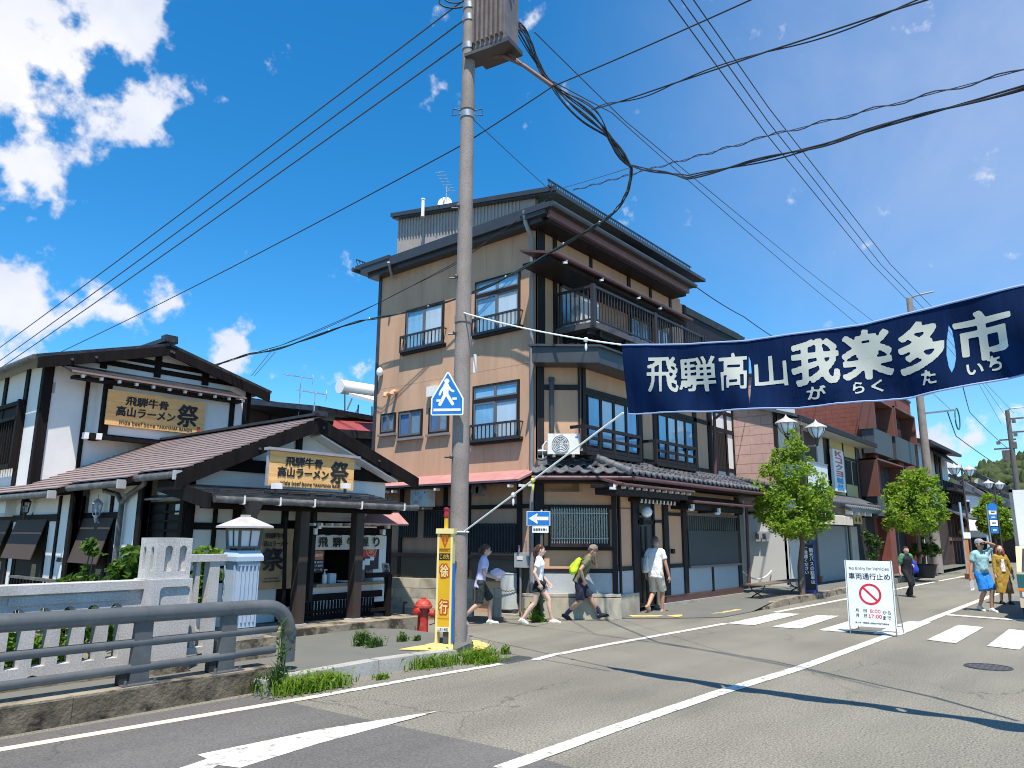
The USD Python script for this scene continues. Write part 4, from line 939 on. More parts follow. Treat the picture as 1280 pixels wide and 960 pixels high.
s3, _q = shop_sign(B2, ((B2.pt(133, 505)[0], za), (B2.pt(255, 520)[0], zb2)), 0, 'upper wooden shop sign with black brush writing on the white bay', 0)
# left side wall with lattice window
LW = Fr((xl, 0), (0, 1), (-1, 0)); wallpart(up_, LW, 'side_wall', PLAST, YU, 29.8, 2.0, elz[2] - .1)
for px in (34, 8, -10):
    u = LW.pt(px, 490)[0]; wallpart(up_, LW, 'post', BLACKW, u - .1, u + .1, 2.0, elz[2] - .1, -.02, .04)
u0, u1 = LW.pt(27, 530)[0], LW.pt(-15, 530)[0]; z0, z1 = LW.pt(10, 582)[1], LW.pt(10, 512)[1]
lw = up_.part('window', LW.b(u0, u1, z0, z1, 0, .02), DARKIN); up_.part('grille_bar', J([LW.b(u, u + .04, z0, z1 - .3, .1, .14) for u in np.arange(u0, u1, .17)]), BLACKW, under=lw, kind='stuff')
up_.part('grille_frame', J(LW.b(u0 - .1, u1 + .1, z1 - .36, z1 - .28, .08, .18), LW.b(u0 - .1, u1 + .1, z0 - .1, z0, .08, .18), LW.b(u0 - .14, u0 - .04, z0 - .1, z1 + .1, .0, .16), LW.b(u0 - .1, u1, z1, z1 + .1, 0, .1)), BLACKW, under=lw)
up_.part('pane', LW.b(u0 + .3, u0 + .9, z0 + .1, z1 - .5, .021, .03), plain('paper_white', 0), under=lw)
# ---- roofs between the shop and the brown house
rb = Thing('rear_building', 'brown metal clad building behind the shop gable', 'building', (13, 24, 2)); YR = 24.0; R_ = Fr((0, YR), (1, 0), (0, -1))
u0, u1 = R_.pt(306, 520)[0], R_.pt(402, 530)[0]; z1 = R_.pt(350, 507)[1]
rb.part('wall', R_.b(u0, u1, 0, z1, -2.5, 0), mat('brown_metal_wall', (.30, .19, .155), .6, .08, 3, .15, 12, (1, 1, 12), dirt=.2)); rb.part('roof_edge', R_.b(u0 - .1, u1 + .1, z1 + .002, z1 + .1, -2.6, .12), METALB)
for k in range(3):
    rb.part('seam', R_.b(u0 + 1 + k * 1.3, u0 + 1.03 + k * 1.3, 0, z1, 0, .03), METALB)
rh = Thing('rear_house', 'dark house with red roof strip behind the shop gable', 'house', (13, 20, 2)); YH = 19.0; H_ = Fr((0, YH), (1, 0), (0, -1))
u0, u1 = H_.pt(388, 520)[0], H_.pt(468, 520)[0]; zt_, zb_ = H_.pt(400, 512)[1], H_.pt(440, 528)[1]
rh.part('wall', box(u0 + .1, u1 + .5, YH, YH + 4, 0, zt_ - .3), mat('dark_grey_wall', (.05, .05, .055), .8, .2, 4))
rh.part('roof', slab([(u0 - .1, YH - .5, H_.pt(391, 506, .5)[1]), (u1 + .6, YH - .5, H_.pt(470, 521, .5)[1]), (u1 + .6, YH + 5, zt_ + .5), (u0 - .1, YH + 5, zt_ + .9)], .16), METALB)
z_ = H_.pt(440, 532, 1)[1]
rh.part('lower_roof', slab([(H_.pt(415, 536, 1.2)[0], YH - 1.2, H_.pt(425, 537, 1.2)[1]), (u1 + .6, YH - 1.2, H_.pt(425, 537, 1.2)[1] + .18), (u1 + .6, YH - .1, z_ + .55), (H_.pt(418, 531, .1)[0], YH - .1, z_ + .35)], .05), mat('red_roof', (.27, .055, .055), .5, .1, 5), label='red metal roof strip')
rh.part('eave_board', fixn(beam((H_.pt(412, 537, 1.15)[0], YH - 1.15, H_.pt(425, 539, 1.15)[1] - .1), (u1 + .6, YH - 1.15, H_.pt(425, 539, 1.15)[1] + .1), .1, .22)), METALB)
rh.part('lower_wall', box(H_.pt(420, 540)[0], u1 + .6, YH - 1, YH + .2, 0, z_ - .1), MATS['dark_grey_wall'])
# solar water heater on the roof
sw = Thing('solar_heater', 'white solar water heater on a steel frame on the roof', 'solar heater', H_.w(*H_.pt(450, 500), 0)); Hs = Fr((0, YH + 1), (1, 0), (0, -1))
pA, pB, pC, pD = [Hs.w(*Hs.pt(*p), 0) for p in ((429, 484), (476, 490), (476, 507), (449, 504))]
sw.part('tank', tube([pA + A([0, .2, .05]), pB + A([1.0, .2, .05])], .24, 14), mat('heater_white', (.80, .80, .78), .35, .05, 4), smooth=40)
sw.part('collector', slab([tuple(pA + A([.1, -.2, -.2])), tuple(pB + A([1, -.2, -.2])), tuple(pC + A([1, -1.2, -.1])), tuple(pD + A([0, -1.2, -.1]))], .1), MATS['heater_white'])
sw.part('panel', slab([tuple(pD + A([.2, -1.25, -.02])), tuple(pC + A([.9, -1.25, -.02])), tuple(pC + A([.9, -1.0, .18])), tuple(pD + A([.1, -1.0, .18]))], .02), plain('heater_blue', (.2, .35, .55), .25))
fp = [(431, 489, 431, 520), (448, 506, 447, 523), (440, 498, 434, 512), (465, 508, 465, 522), (447, 512, 438, 526)]
for a, b, c, d in fp:
    sw.part('strut', cyl(Hs.w(*Hs.pt(a, b, .3), .3), Hs.w(*Hs.pt(c, d, .3), .3), .025, 6), plain('steel_frame', (.14, .15, .16), .5, .5))


def antenna(px, py0, py1, dist, L, label, elements=7, ang=.4, foot=None):
    b, t_ = ond(px, py1, dist), ond(px, py0, dist); t_[:2] = b[:2]
    th = Thing('tv_antenna', label, 'antenna', b); am = plain('aluminium', (.55, .56, .58), .4, .7)
    th.part('mast', cyl(b - A([0, 0, .6]), t_, .016, 6), am); d = A([math.cos(ang), math.sin(ang), 0]); s = A([-d[1], d[0], 0])
    th.part('boom', cyl(t_ - d * L * .6, t_ + d * L * .4, .012, 6), am)
    for k in range(elements):
        c = t_ + d * L * (-.58 + .95 * k / (elements - 1)); th.part('element', cyl(c - s * .13 + A([0, 0, .01]), c + s * .13 + A([0, 0, .01]), .006, 5), am)
    c = t_ + d * L * .42
    for dz in (-.1, .1):
        th.part('reflector', cyl(c + A([0, 0, 0]) + s * .0, c + A([.05, 0, dz * 1.6]) + s * .15, .007, 5), am)
    return th
antenna(374, 471, 508, 24.5, 1.0, 'thin TV antenna on the brown rear building', ang=-.2)
antenna(393, 491, 506, 22.0, .95, 'TV antenna with dark reflector above the shop gable', ang=-.1)
# ================================================================== the brown three-storey corner house
BROWN = mat('brown_stucco', (.545, .342, .222), .9, .10, 1.6, .35, 130, (1, 1, .16), dirt=.42, dirt_col=(.33, .20, .13), dscale=1.7)
BROWNL = mat('light_brown_stucco', (.60, .355, .215), .9, .05, 2, .3, 130)
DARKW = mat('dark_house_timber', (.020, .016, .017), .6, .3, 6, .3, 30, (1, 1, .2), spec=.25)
REDBRN = mat('red_brown_paint', (.105, .050, .048), .5, .2, 5, .1, 30)
DADO = mat('granite_dado', (.40, .43, .45), .75, .2, 60, .4, 120, detail=2)
OLIVE = mat('dark_olive_dado', (.10, .095, .075), .85, .2, 50, .4, 100)
CORR = mat('corrugated_grey', (.36, .33, .31), .6, .06, 3, dirt=.2)
SLATE = mat('slate_metal', (.055, .060, .068), .42, .15, 4, .1, 20, metallic=.25)
ALU = mat('aluminium_frame', (.20, .20, .21), .45, .1, 10, metallic=.5)
BRONZE = plain('bronze_rail', (.045, .038, .040), .45, .3)
CURT = mat('curtain', (.80, .80, .76), .85, .07, 2.0, 0, 4, (3, 3, .3))
CURTB = mat('blue_curtain', (.36, .60, .72), .85, .12, 2.0, 0, 4, (3, 3, .3))
TILE = mat('dark_roof_tile', (.085, .085, .092), .30, .2, 8, .1, 40, island=0, dirt=.35, dirt_col=(.20, .20, .20), dscale=7)
GREYPIPE = mat('grey_pipe', (.25, .235, .235), .5, .1, 6, metallic=.2)
ACW = mat('ac_casing', (.70, .69, .64), .45, .04, 5, dirt=.15)

XA = 13.7; Y0 = float(onx(672, 600, XA)[1])
cd = unit([RIGHT[0], RIGHT[1]]); cn = A([cd[1], -cd[0]]); cn = cn if cn[0] < 0 else -cn
FL = Fr((XA, Y0), (0, 1), (-1, 0)); FC = Fr((XA, Y0), cd, cn); F3 = Fr((0, Y0), (1, 0), (0, -1))
c2 = FC.w(FC.pt(727, 500)[0], 0); c1 = FC.w(FC.pt(770, 700)[0], 0)
Y2, Y1 = float(c2[1]), float(c1[1]); F2 = Fr((0, Y2), (1, 0), (0, -1)); F1 = Fr((0, Y1), (1, 0), (0, -1))
bh = Thing('corner_house', 'brown three-storey corner house with balcony and dark tiled ground floor roof', 'house', (XA, Y0, 0))
uE = FL.pt(474, 430)[0]; zT = FL.pt(668, 284)[1] + .1
XE3 = F3.pt(853, 400)[0]; XE1 = F1.pt(925, 700)[0]
P = bh.part
# walls: siding panels on the left face, one body behind
P('body', J(box(XA + .06, XE3, Y0 + .06, Y0 + uE, 0, zT)), BROWN)
cuts = [0] + sorted(FL.pt(p, 330)[0] for p in (640, 608, 581, 555, 528, 504)) + [uE]
for a, b in zip(cuts[:-1], cuts[1:]):
    for z0, z1 in ((3.0, 5.9), (5.906, zT)):
        P('siding_panel', FL.b(a + .003, b - .003, z0, z1, -.06, 0), BROWN)
P('lower_left_wall', FL.b(0, uE, 0, 2.99, -.06, -.004), BROWN)
P('corner_trim', FL.b(uE - .02, uE + .10, .2, zT, -.1, .03), SLATE)


def rect(F, p, off=0.0):
    q = A([F.pt(x, y, off) for x, y in p]); u0, u1 = np.sort(q[:, 0])[[0, -1]]; z = np.sort(q[:, 1])
    q0 = [F.pt(*p[0], off), F.pt(*p[1], off)]; return min(q0[0][0], q0[1][0]), max(q0[0][0], q0[1][0]), z[:2].mean(), z[2:].mean()


def window(F, p, transom=0.0, sashes=2, cols=(CURTB, CURT), sill=True, name='window', prot=.05, fm=None):
    u0, u1, z0, z1 = rect(F, p); fm = fm or DARKW
    w = P(name, F.b(u0, u1, z0, z1, -.02, .006), DARKIN)
    t = .05
    for k, bx in enumerate((F.b(u0 - t, u0, z0 - t, z1 + t, 0, prot), F.b(u1, u1 + t, z0 - t, z1 + t, 0, prot), F.b(u0, u1, z1, z1 + t, 0, prot), F.b(u0, u1, z0 - t, z0, 0, prot + .02))):
        P('frame', bx, fm, under=w)
    zt_ = z1 - transom
    if transom:
        P('frame', F.b(u0, u1, zt_ - .05, zt_ + .05, .01, prot), fm, under=w)
        for k in range(2):
            a, b = u0 + (u1 - u0) * k / 2, u0 + (u1 - u0) * (k + 1) / 2
            P('transom_frame', J(F.b(a, b, z1 - .04, z1, .01, .04), F.b(a, b, zt_ + .05, zt_ + .09, .01, .04), F.b(a, a + .04, zt_ + .09, z1 - .04, .01, .04), F.b(b - .04, b, zt_ + .09, z1 - .04, .01, .04)), ALU, under=w)
            P('pane', F.b(a + .04, b - .04, zt_ + .09, z1 - .04, .022, .026), GLASS, under=w); P('curtain', F.b(a + .04, b - .04, zt_ + .09, z1 - .04, .008, .012), cols[0], under=w)
        zt_ -= .05
    for k in range(sashes):
        a, b = u0 + (u1 - u0) * k / sashes, u0 + (u1 - u0) * (k + 1) / sashes; d = .012 * (k % 2)
        P('sash', J(F.b(a, b, zt_ - .05, zt_, .012 + d, .035 + d), F.b(a, b, z0, z0 + .06, .012 + d, .035 + d), F.b(a, a + .045, z0 + .06, zt_ - .05, .012 + d, .035 + d), F.b(b - .045, b, z0 + .06, zt_ - .05, .012 + d, .035 + d)), ALU, under=w)
        P('pane', F.b(a + .045, b - .045, z0 + .06, zt_ - .05, .022 + d, .026 + d), GLASS, under=w)
        # the curtain hangs in folds behind the pane
        P('curtain', F.b(a + .02, b - .02, z0 + .03, zt_ - .02, .007, .011), cols[(k + (0 if F.d[1] == 0 else 1)) % len(cols)], under=w)
    return w, (u0, u1, z0, z1)


def rail(F, pt_, pb_, depth, spacing=.13, ends=True, name='window_rail'):
    """A bar railing in front of a wall: pt_, pb_ = the two ends of its top and bottom in the photograph."""
    u = [F.pt(*p, depth) for p in pt_]; ub = [F.pt(*p, depth) for p in pb_]; u0, u1 = sorted((u[0][0], u[1][0])); zt_ = (u[0][1] + u[1][1]) / 2; zb_ = (ub[0][1] + ub[1][1]) / 2
    r = P(name, J(F.b(u0, u1, zt_ - .03, zt_ + .02, depth - .025, depth + .02)), BRONZE)
    P('bottom_rail', F.b(u0, u1, zb_, zb_ + .06, depth - .03, depth + .02), BRONZE, under=r)
    for e in (u0, u1):
        P('end_bracket', J(F.b(e - .015, e + .015, zt_ - .03, zt_ + .0, 0, depth), F.b(e - .015, e + .015, zb_, zb_ + .05, 0, depth), F.b(e - .015, e + .015, zb_, zt_, depth - .02, depth + .015)), BRONZE, under=r)
    n = int((u1 - u0) / spacing)
    for k in range(1, n):
        uu = u0 + (u1 - u0) * k / n; P('baluster', F.b(uu - .01, uu + .01, zb_ + .05, zt_ - .03, depth - .012, depth + .01), BRONZE, under=r)
    P('sill_board', F.b(u0, u1, zb_ - .06, zb_ - .005, 0, depth - .01), DARKW, under=r)


window(FL, [(510, 390), (554.5, 379), (510, 440), (554.5, 428)])
window(FL, [(597, 355), (649, 342), (596, 420), (650, 407)], transom=.36)
window(FL, [(594, 485), (648, 477.5), (593, 552), (648.5, 547)], transom=.36)
rail(FL, [(500.4, 421), (553.4, 409)], [(503, 441), (554, 429)], .14)
rail(FL, [(590, 400), (649, 386)], [(592, 420), (651, 407)], .14)
rail(FL, [(587, 533), (649, 525)], [(589, 553), (650, 548)], .14)
for p in ([(478.5, 520), (494, 518), (478, 540.5), (494, 539)], [(501, 517), (527.5, 513.5), (500.5, 546), (527.5, 543)], [(539, 512), (560.5, 509), (538, 541), (560, 538)]):
    _, (u0, u1, z0, z1) = window(FL, p, cols=(plain('frosted_blue', (.16, .26, .42), .3), plain('frosted_grey', (.30, .38, .42), .3)), name='small_window')
    P('sill', FL.b(u0 - .1, u1 + .1, z0 - .12, z0 - .055, 0, .1), GREYPIPE)
for px, py in ((484, 492), (493, 489.5)):
    u, z = FL.pt(px, py, .1); P('vent_pipe', tube([FL.w(u, z, 0), FL.w(u, z, .12), FL.w(u, z - .02, .17), FL.w(u, z - .1, .18)], .06, 10), BROWNL, smooth=40)
u, z = FL.pt(476.5, 466); P('wall_light', sphere(FL.w(u - .05, z, .1), .11, 2, (.8, .9, 1.2)), WHITEP, smooth=True); u, z = FL.pt(543, 490); P('vent_hood', FL.b(u - .17, u + .17, z - .14, z + .14, 0, .14), WHITEP)
P('downpipe', tube([FL.w(.10, zT + .2, .42), FL.w(.10, zT - .1, .35), FL.w(.10, zT - .45, .10), FL.w(.10, 5, .09), FL.w(.10, .3, .09)], .055, 10), GREYPIPE, smooth=40)
P('rear_downpipe', tube([FL.w(uE - .85, zT + .0, .5), FL.w(uE - .6, zT - .3, .12)], .04, 8), GREYPIPE, smooth=40)
# roof over the left face: eave band, corrugated gable, raised roof
q = [FL.pt(498, 317, .42), FL.pt(680, 252, .42), FL.pt(470, 337, .42), FL.pt(674, 268, .42)]
bt = lambda u: np.interp(u, [q[1][0], q[0][0]], [q[1][1], q[0][1]]); bb2 = lambda u: np.interp(u, [q[3][0], q[2][0]], [q[3][1], q[2][1]])
ua, ub = -.55, uE + .5
P('eave_band', fixn(hexa([FL.w(u, (bb2(u) if z == 0 else bt(u)), n) for z in (0, 1) for n in (-.2, .42) for u in (ua, ub)])), SLATE)
P('eave_soffit', fixn(hexa([FL.w(u, bb2(u) - (.12 if z == 0 else .001), n) for z in (0, 1) for n in (-.1, .30) for u in (ua + .2, ub - .2)])), SLATE)
tl, tr = FL.pt(499, 271, .1), FL.pt(684, 241, .1); rise = (tl[1] - tr[1]) / (tl[0] - tr[0]); ztp = lambda u: tr[1] + rise * (u - tr[0])
g = sg.Polygon([(tl[0], bt(tl[0]) - .1), (0.0, bt(0.0) - .1), (0.0, ztp(0.0) - .03), (tl[0], tl[1] - .03)])
P('gable_cladding', place(extr(g, .12), FL.w(0, 0, -.02), FL.d, (0, 0, 1), FL.n), CORR)
P('cladding_rib', J([FL.b(u, u + .045, bt(u) - .02, ztp(u) - .05, .1, .125) for u in np.arange(.5, tl[0], .12)]), CORR, kind='stuff')
P('raised_roof', fixn(hexa([FL.w(u, ztp(u) + dz, n) for dz in (-.10, .0) for n in (-8.0, .26) for u in (-.78, tl[0] + .12)])), SLATE)
P('roof_edge', fixn(hexa([FL.w(u, ztp(u) + dz, n) for dz in (-.06, .06) for n in (.265, .31) for u in (-.78, tl[0] + .15)])), SLATE)
P('rear_eave', fixn(hexa([FL.w(u, bt(u) + dz, n) for dz in (-.05, .06) for n in (-6.9, .44) for u in (tl[0] - .0, uE + .75)])), SLATE)
P('rear_gutter', cyl(FL.w(uE + .78, bt(uE) - .05, .5), FL.w(uE + .78, bt(uE) - .05, -6), .07, 10), SLATE)
# eave towards the street
ye = Y0 - .72; g0, g1 = ony(690, 258, ye), ony(867, 357, ye); ze = (g0[2] + g1[2]) / 2; x0, x1 = XA - .45, float(g1[0])
P('street_eave', box(x0, x1, ye, Y0 + .2, ze - .05, ze + .08), SLATE); P('eave_gutter', cyl((x0, ye - .06, ze), (x1, ye - .06, ze), .07, 12), SLATE, smooth=40)
f0, f1 = ony(690, 264, ye + .2)[2], ony(690, 274, ye + .2)[2]
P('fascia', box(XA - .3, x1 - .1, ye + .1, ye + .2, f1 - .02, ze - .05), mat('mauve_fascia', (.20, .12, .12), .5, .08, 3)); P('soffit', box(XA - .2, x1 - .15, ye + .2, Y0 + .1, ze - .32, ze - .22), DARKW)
zg_, z_e = ztp(-.7) + .01, ze; ze = zg_ - .08
sgd = P('snow_guard', J(beam((x0, ye + .06, ze + .26), (x1, ye + .06, ze + .26), .03, .03), beam((x0, ye + .06, ze + .10), (x1, ye + .06, ze + .10), .03, .03)), SLATE)
P('guard_bar', J([beam((x, ye + .06, ze + .1), (x + .10, ye + .06, ze + .26), .012, .012) for x in np.arange(x0, x1 - .1, .1)] + [beam((x + .1, ye + .06, ze + .1), (x, ye + .06, ze + .26), .012, .012) for x in np.arange(x0, x1 - .1, .1)]), SLATE, under=sgd, kind='stuff')
ze = z_e
P('snow_guard', J([beam(FL.w(uE + .7, bt(uE) + .05, n), FL.w(uE + .7, bt(uE) + .26, n + .1), .015, .015) for n in np.arange(-3, .4, .12)] + [beam(FL.w(uE + .7, bt(uE) + .26, -3), FL.w(uE + .7, bt(uE) + .26, .45), .03, .03)]), SLATE, kind='stuff')
# third floor towards the street
zs3 = F3.pt(760, 470)[1]; ztw = ze - .3
P('upper_wall', F3.b(XA, XE3, 3.0, ztw, -.05, 0), BROWN)
for pa, pb in ((672, 680), (691, 695), (736.5, 739.5), (783, 786.5), (810, 812.5), (834, 836.5), (851, 854)):
    u0, u1 = F3.pt(pa, 330)[0], F3.pt(pb, 330)[0]; P('post', F3.b(max(u0, XA - .02), u1, 3.2, ztw, -.01, .035), DARKW)
zb = F3.pt(687, 346)[1]; P('beam', F3.b(XA, F3.pt(695, 346)[0], zb - .06, zb + .06, 0, .03), DARKW)
zd1 = F3.pt(702, 352)[1]
for pa, pb, c in ((699, 735, CURT), (786, 810, CURTB), (814, 834, CURT)):
    u0, u1 = F3.pt(pa, 380)[0], F3.pt(pb, 380)[0]; d = P('balcony_door', F3.b(u0, u1, zd1 - 2.0, zd1 - .1, 0, .02), DARKIN)
    P('frame', J(F3.b(u0, u0 + .06, zd1 - 2, zd1 - .1, .02, .06), F3.b(u1 - .06, u1, zd1 - 2, zd1 - .1, .02, .06), F3.b((u0 + u1) / 2 - .03, (u0 + u1) / 2 + .03, zd1 - 2, zd1 - .1, .02, .06), F3.b(u0, u1, zd1 - .16, zd1 - .1, .02, .06)), ALU, under=d)
    P('curtain', F3.b(u0 + .08, u1 - .08, zd1 - 1.9, zd1 - .17, .022, .026), c, under=d); P('pane', F3.b(u0 + .06, u1 - .06, zd1 - 1.95, zd1 - .16, .036, .04), GLASS, under=d)
# small red-brown roof over the balcony
yh = Y0 - .95; h0, h1 = ony(706, 320, yh), ony(863, 401, yh); zh = (h0[2] + h1[2]) / 2; xh0 = float(ony(690, 318, yh)[0]); xh1 = float(h1[0])
P('awning_roof', slab([(xh0, yh, zh), (xh1, yh, zh), (xh1, Y0, zh + .28), (xh0, Y0, zh + .28)], .05), REDBRN)
P('awning_rib', J([beam((x, yh - .01, zh + .015), (x, Y0, zh + .295), .03, .03) for x in np.arange(xh0 + .1, xh1, .3)]), REDBRN, kind='stuff')
P('awning_gutter', cyl((xh0, yh - .05, zh - .03), (xh1, yh - .05, zh - .03), .05, 10), REDBRN, smooth=40)
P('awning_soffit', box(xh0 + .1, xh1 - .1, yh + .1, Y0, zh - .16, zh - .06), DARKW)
for px, py in ((706, 327), (751.5, 349), (798, 371.5), (825, 384.5)):
    p = ony(px, py, yh - .05); P('awning_bracket', J(beam(p + A([-.05, 0, -.04]), p + A([.08, 0, -.0]), .04, .05), beam(p + A([.06, 0, -.02]), p + A([.09, 0, .1]), .03, .04)), WHITEP)
# balcony
yb = Y0 - 1.15; b0, b1 = ony(741, 358, yb), ony(878, 418.5, yb); bz1 = (b0[2] + b1[2]) / 2; bz0 = (ony(743, 403, yb)[2] + ony(806, 427.5, yb)[2]) / 2; xb0, xb1 = float(b0[0]), float(b1[0])
bal = P('balcony_rail', J(box(xb0, xb1, yb - .03, yb + .03, bz1 - .06, bz1), box(xb0 - .03, xb0 + .03, yb, Y0, bz1 - .06, bz1)), BRONZE)
P('balcony_floor', box(xb0 - .03, xb1, yb - .04, Y0, bz0 - .14, bz0), mat('balcony_grey', (.085, .075, .078), .5, .1, 5))
P('bottom_rail', J(box(xb0, xb1, yb - .02, yb + .02, bz0 + .06, bz0 + .10), box(xb0 - .02, xb0 + .02, yb, Y0, bz0 + .06, bz0 + .1)), BRONZE, under=bal)
for x in np.arange(xb0 + .14, xb1, .14):
    P('baluster', box(x - .013, x + .013, yb - .012, yb + .012, bz0 + .1, bz1 - .06), BRONZE, under=bal)
for y in np.arange(yb + .14, Y0 - .05, .13):
    P('baluster', box(xb0 - .012, xb0 + .012, y - .012, y + .012, bz0 + .1, bz1 - .06), BRONZE, under=bal)
for x in (xb0, xb0 + 3.05, xb0 + 6.1, xb1):
    P('rail_post', box(x - .05, x + .05, yb - .05, yb + .05, bz0 - .1, bz1 + .02), BRONZE, under=bal)
P('balcony_joist', J([box(x, x + .09, yb, Y0, bz0 - .3, bz0 - .141) for x in np.arange(xb0 + .3, xb1, 1.2)] + [box(xb0, xb1, yb + .1, yb + .18, bz0 - .28, bz0 - .142)]), DARKW)
zr = F2.pt(700, 446, .6)[1] + .0
# second floor: chamfered corner and street wall under a dark pent roof
zp0 = FC.pt(715, 453, .55)[1]; zp1 = FC.pt(715, 433.5, .55)[1]
k2 = FC.pt(727, 500)[0]
pA, pB = FC.w(-.12, 0, .55), None
a1 = A([*c2[:2], 0.0]); uu = FC.pt(762, 436, .55)[0]; corner_e = A([*(FC.o + FC.d * 0 + FC.n * .55)[:2], 0]); yo2 = Y2 - .62
t_ = (yo2 - corner_e[1]) / FC.d[1]; pB = corner_e + FC.d * t_
XE2 = XE3 + .1
poly = sg.Polygon([FC.w(-.15, 0, .55)[:2], pB[:2], (XE2, yo2), (XE2, Y0), (XA, Y0)])
P('pent_fascia', plate(poly, zp0, zp1 - zp0), SLATE)
pr2 = sg.Polygon([FC.w(-.25, 0, .62)[:2], (pB + A([.0, -.07, 0]))[:2], (XE2, yo2 - .07), (XE2, Y0), (XA, Y0)]); P('pent_roof', plate(pr2, zp1 + .001, .05), SLATE)
wall2 = [A([XA, Y0, 0]), A([*c2[:2], 0]), A([XE2 + .0, Y2, 0])]
P('corner_wall', FC.b(0, k2, 2.8, zp0, -.1, 0), BROWN); P('street_wall', F2.b(c2[0] - .05, F2.pt(888, 560)[0], 2.8, zp0, -.1, -.001), BROWN)
for F, pa, pb in ((FC, 672, 680), (FC, 722.5, 727.2)):
    P('post', F.b(max(F.pt(pa, 500)[0], -.02), F.pt(pb, 500)[0], 3.3, zp0, -.02, .035), DARKW)
P('post', F2.b(c2[0] + .01, F2.pt(731.5, 520)[0], 3.3, zp0, -.02, .036), DARKW)
z1, z0 = FC.pt(700, 481)[1], FC.pt(700, 487.5)[1]; P('beam', FC.b(.1, k2 - .05, z0, z1, 0, .03), DARKW)
u = FC.pt(689.5, 500, .08)[0]; P('vent_pipe', cyl(FC.w(u, FC.pt(689, 545, .08)[1], .1), FC.w(u, FC.pt(689, 473, .08)[1], .1), .06, 10), SLATE); P('pipe_cap', cyl(FC.w(u, FC.pt(689, 476, .08)[1], .1), FC.w(u, FC.pt(689, 472, .08)[1], .1), .075, 10), SLATE)
zt2_, zb2_ = F2.pt(736, 493)[1], F2.pt(736, 560)[1]
P('beam', F2.b(c2[0] + .1, F2.pt(886, 530)[0], zt2_ + .02, zt2_ + .14, 0, .04), DARKW); P('beam', F2.b(c2[0] + .1, F2.pt(886, 530)[0], zb2_ - .16, zb2_ - .04, 0, .05), DARKW)
for pa, pb in ((797, 802), (816, 820.5), (866, 870), (884, 888)):
    P('post', F2.b(F2.pt(pa, 540)[0], F2.pt(pb, 540)[0], 3.3, zp0, -.01, .04), DARKW)
for pa, pb, ns in ((733, 796, 4), (821, 865, 4)):
    u0, u1 = F2.pt(pa, 530)[0], F2.pt(pb, 530)[0]; w = P('street_window', F2.b(u0, u1, zb2_, zt2_, -.02, .006), DARKIN)
    for k in range(ns):
        a, b = u0 + (u1 - u0) * k / ns, u0 + (u1 - u0) * (k + 1) / ns
        P('sash', J(F2.b(a, b, zt2_ - .07, zt2_, .01, .04), F2.b(a, b, zb2_, zb2_ + .07, .01, .04), F2.b(a, a + .05, zb2_ + .07, zt2_ - .07, .01, .04), F2.b(b - .05, b, zb2_ + .07, zt2_ - .07, .01, .04)), DARKW, under=w)
        P('curtain', F2.b(a + .03, b - .03, zb2_ + .04, zt2_ - .04, .007, .011), (CURTB, CURT, CURT, CURTB)[k], under=w); P('pane', F2.b(a + .05, b - .05, zb2_ + .07, zt2_ - .07, .022, .026), GLASS, under=w)
    ur0, ur1 = F2.pt(pa, 545, .4)[0] - .05, F2.pt(pb + 4, 545, .4)[0]; zr1, zr0 = F2.pt(736, 533, .4)[1], F2.pt(736, 561, .4)[1]
    r = P('wooden_rail', F2.b(ur0, ur1, zr1 - .05, zr1 + .03, .36, .42), DARKW)
    for z in ((zr0 + zr1) / 2, zr0):
        P('lower_rail', F2.b(ur0, ur1, z - .03, z + .04, .37, .41), DARKW, under=r)
    P('rail_floor', F2.b(ur0, ur1, zr0 - .14, zr0 - .04, 0, .42), DARKW, under=r)
    for k in range(5):
        uu_ = ur0 + (ur1 - ur0) * k / 4; P('rail_post', F2.b(uu_ - .035, uu_ + .035, zr0 - .1, zr1 + .02, .355, .425), DARKW, under=r)
    [P('end_rail', F2.b(q_ - .03, q_ + .03, zr1 - .04, zr1 + .03, 0, .4), DARKW, under=r) for q_ in (ur0, ur1)]
P('street_downpipe', tube([F2.w(F2.pt(889, 520)[0], zp0 - .1, .5), F2.w(F2.pt(888, 530)[0], zp0 - .4, .12), F2.w(F2.pt(888, 560)[0], 3.3, .12)], .05, 8), REDBRN, smooth=40)
# tiled roof of the ground floor
zE1 = FC.pt(715, 592, .62)[1]; zW1 = FC.pt(715, 569, .0)[1]
yE1 = Y1 - .62; ec = A([*(FC.o + FC.n * .62)[:2], 0]); eB = ec + FC.d * ((yE1 - ec[1]) / FC.d[1]); eA = FC.w(-.16, 0, .62)
XT = F1.pt(934, 640)[0] - .1
TZ = [(A([*eA[:2], zE1]), A([*eB[:2], zE1]), A([XA + .02, Y0 + .0, zW1]), A([*c2[:2], zW1])), (A([*eB[:2], zE1]), A([XT, yE1, zE1]), A([*c2[:2], zW1]), A([XT, Y2, zW1]))]
for e0, e1, w0, w1 in TZ:
    P('roof_deck', slab([tuple(e0), tuple(e1), tuple(w1), tuple(w0)], .08), DARKW)
_n = np.linspace(0, 1, 9); prof = np.where(_n < .62, -.028 * np.sin(_n / .62 * PI), .034 * np.sin((_n - .62) / .38 * PI))


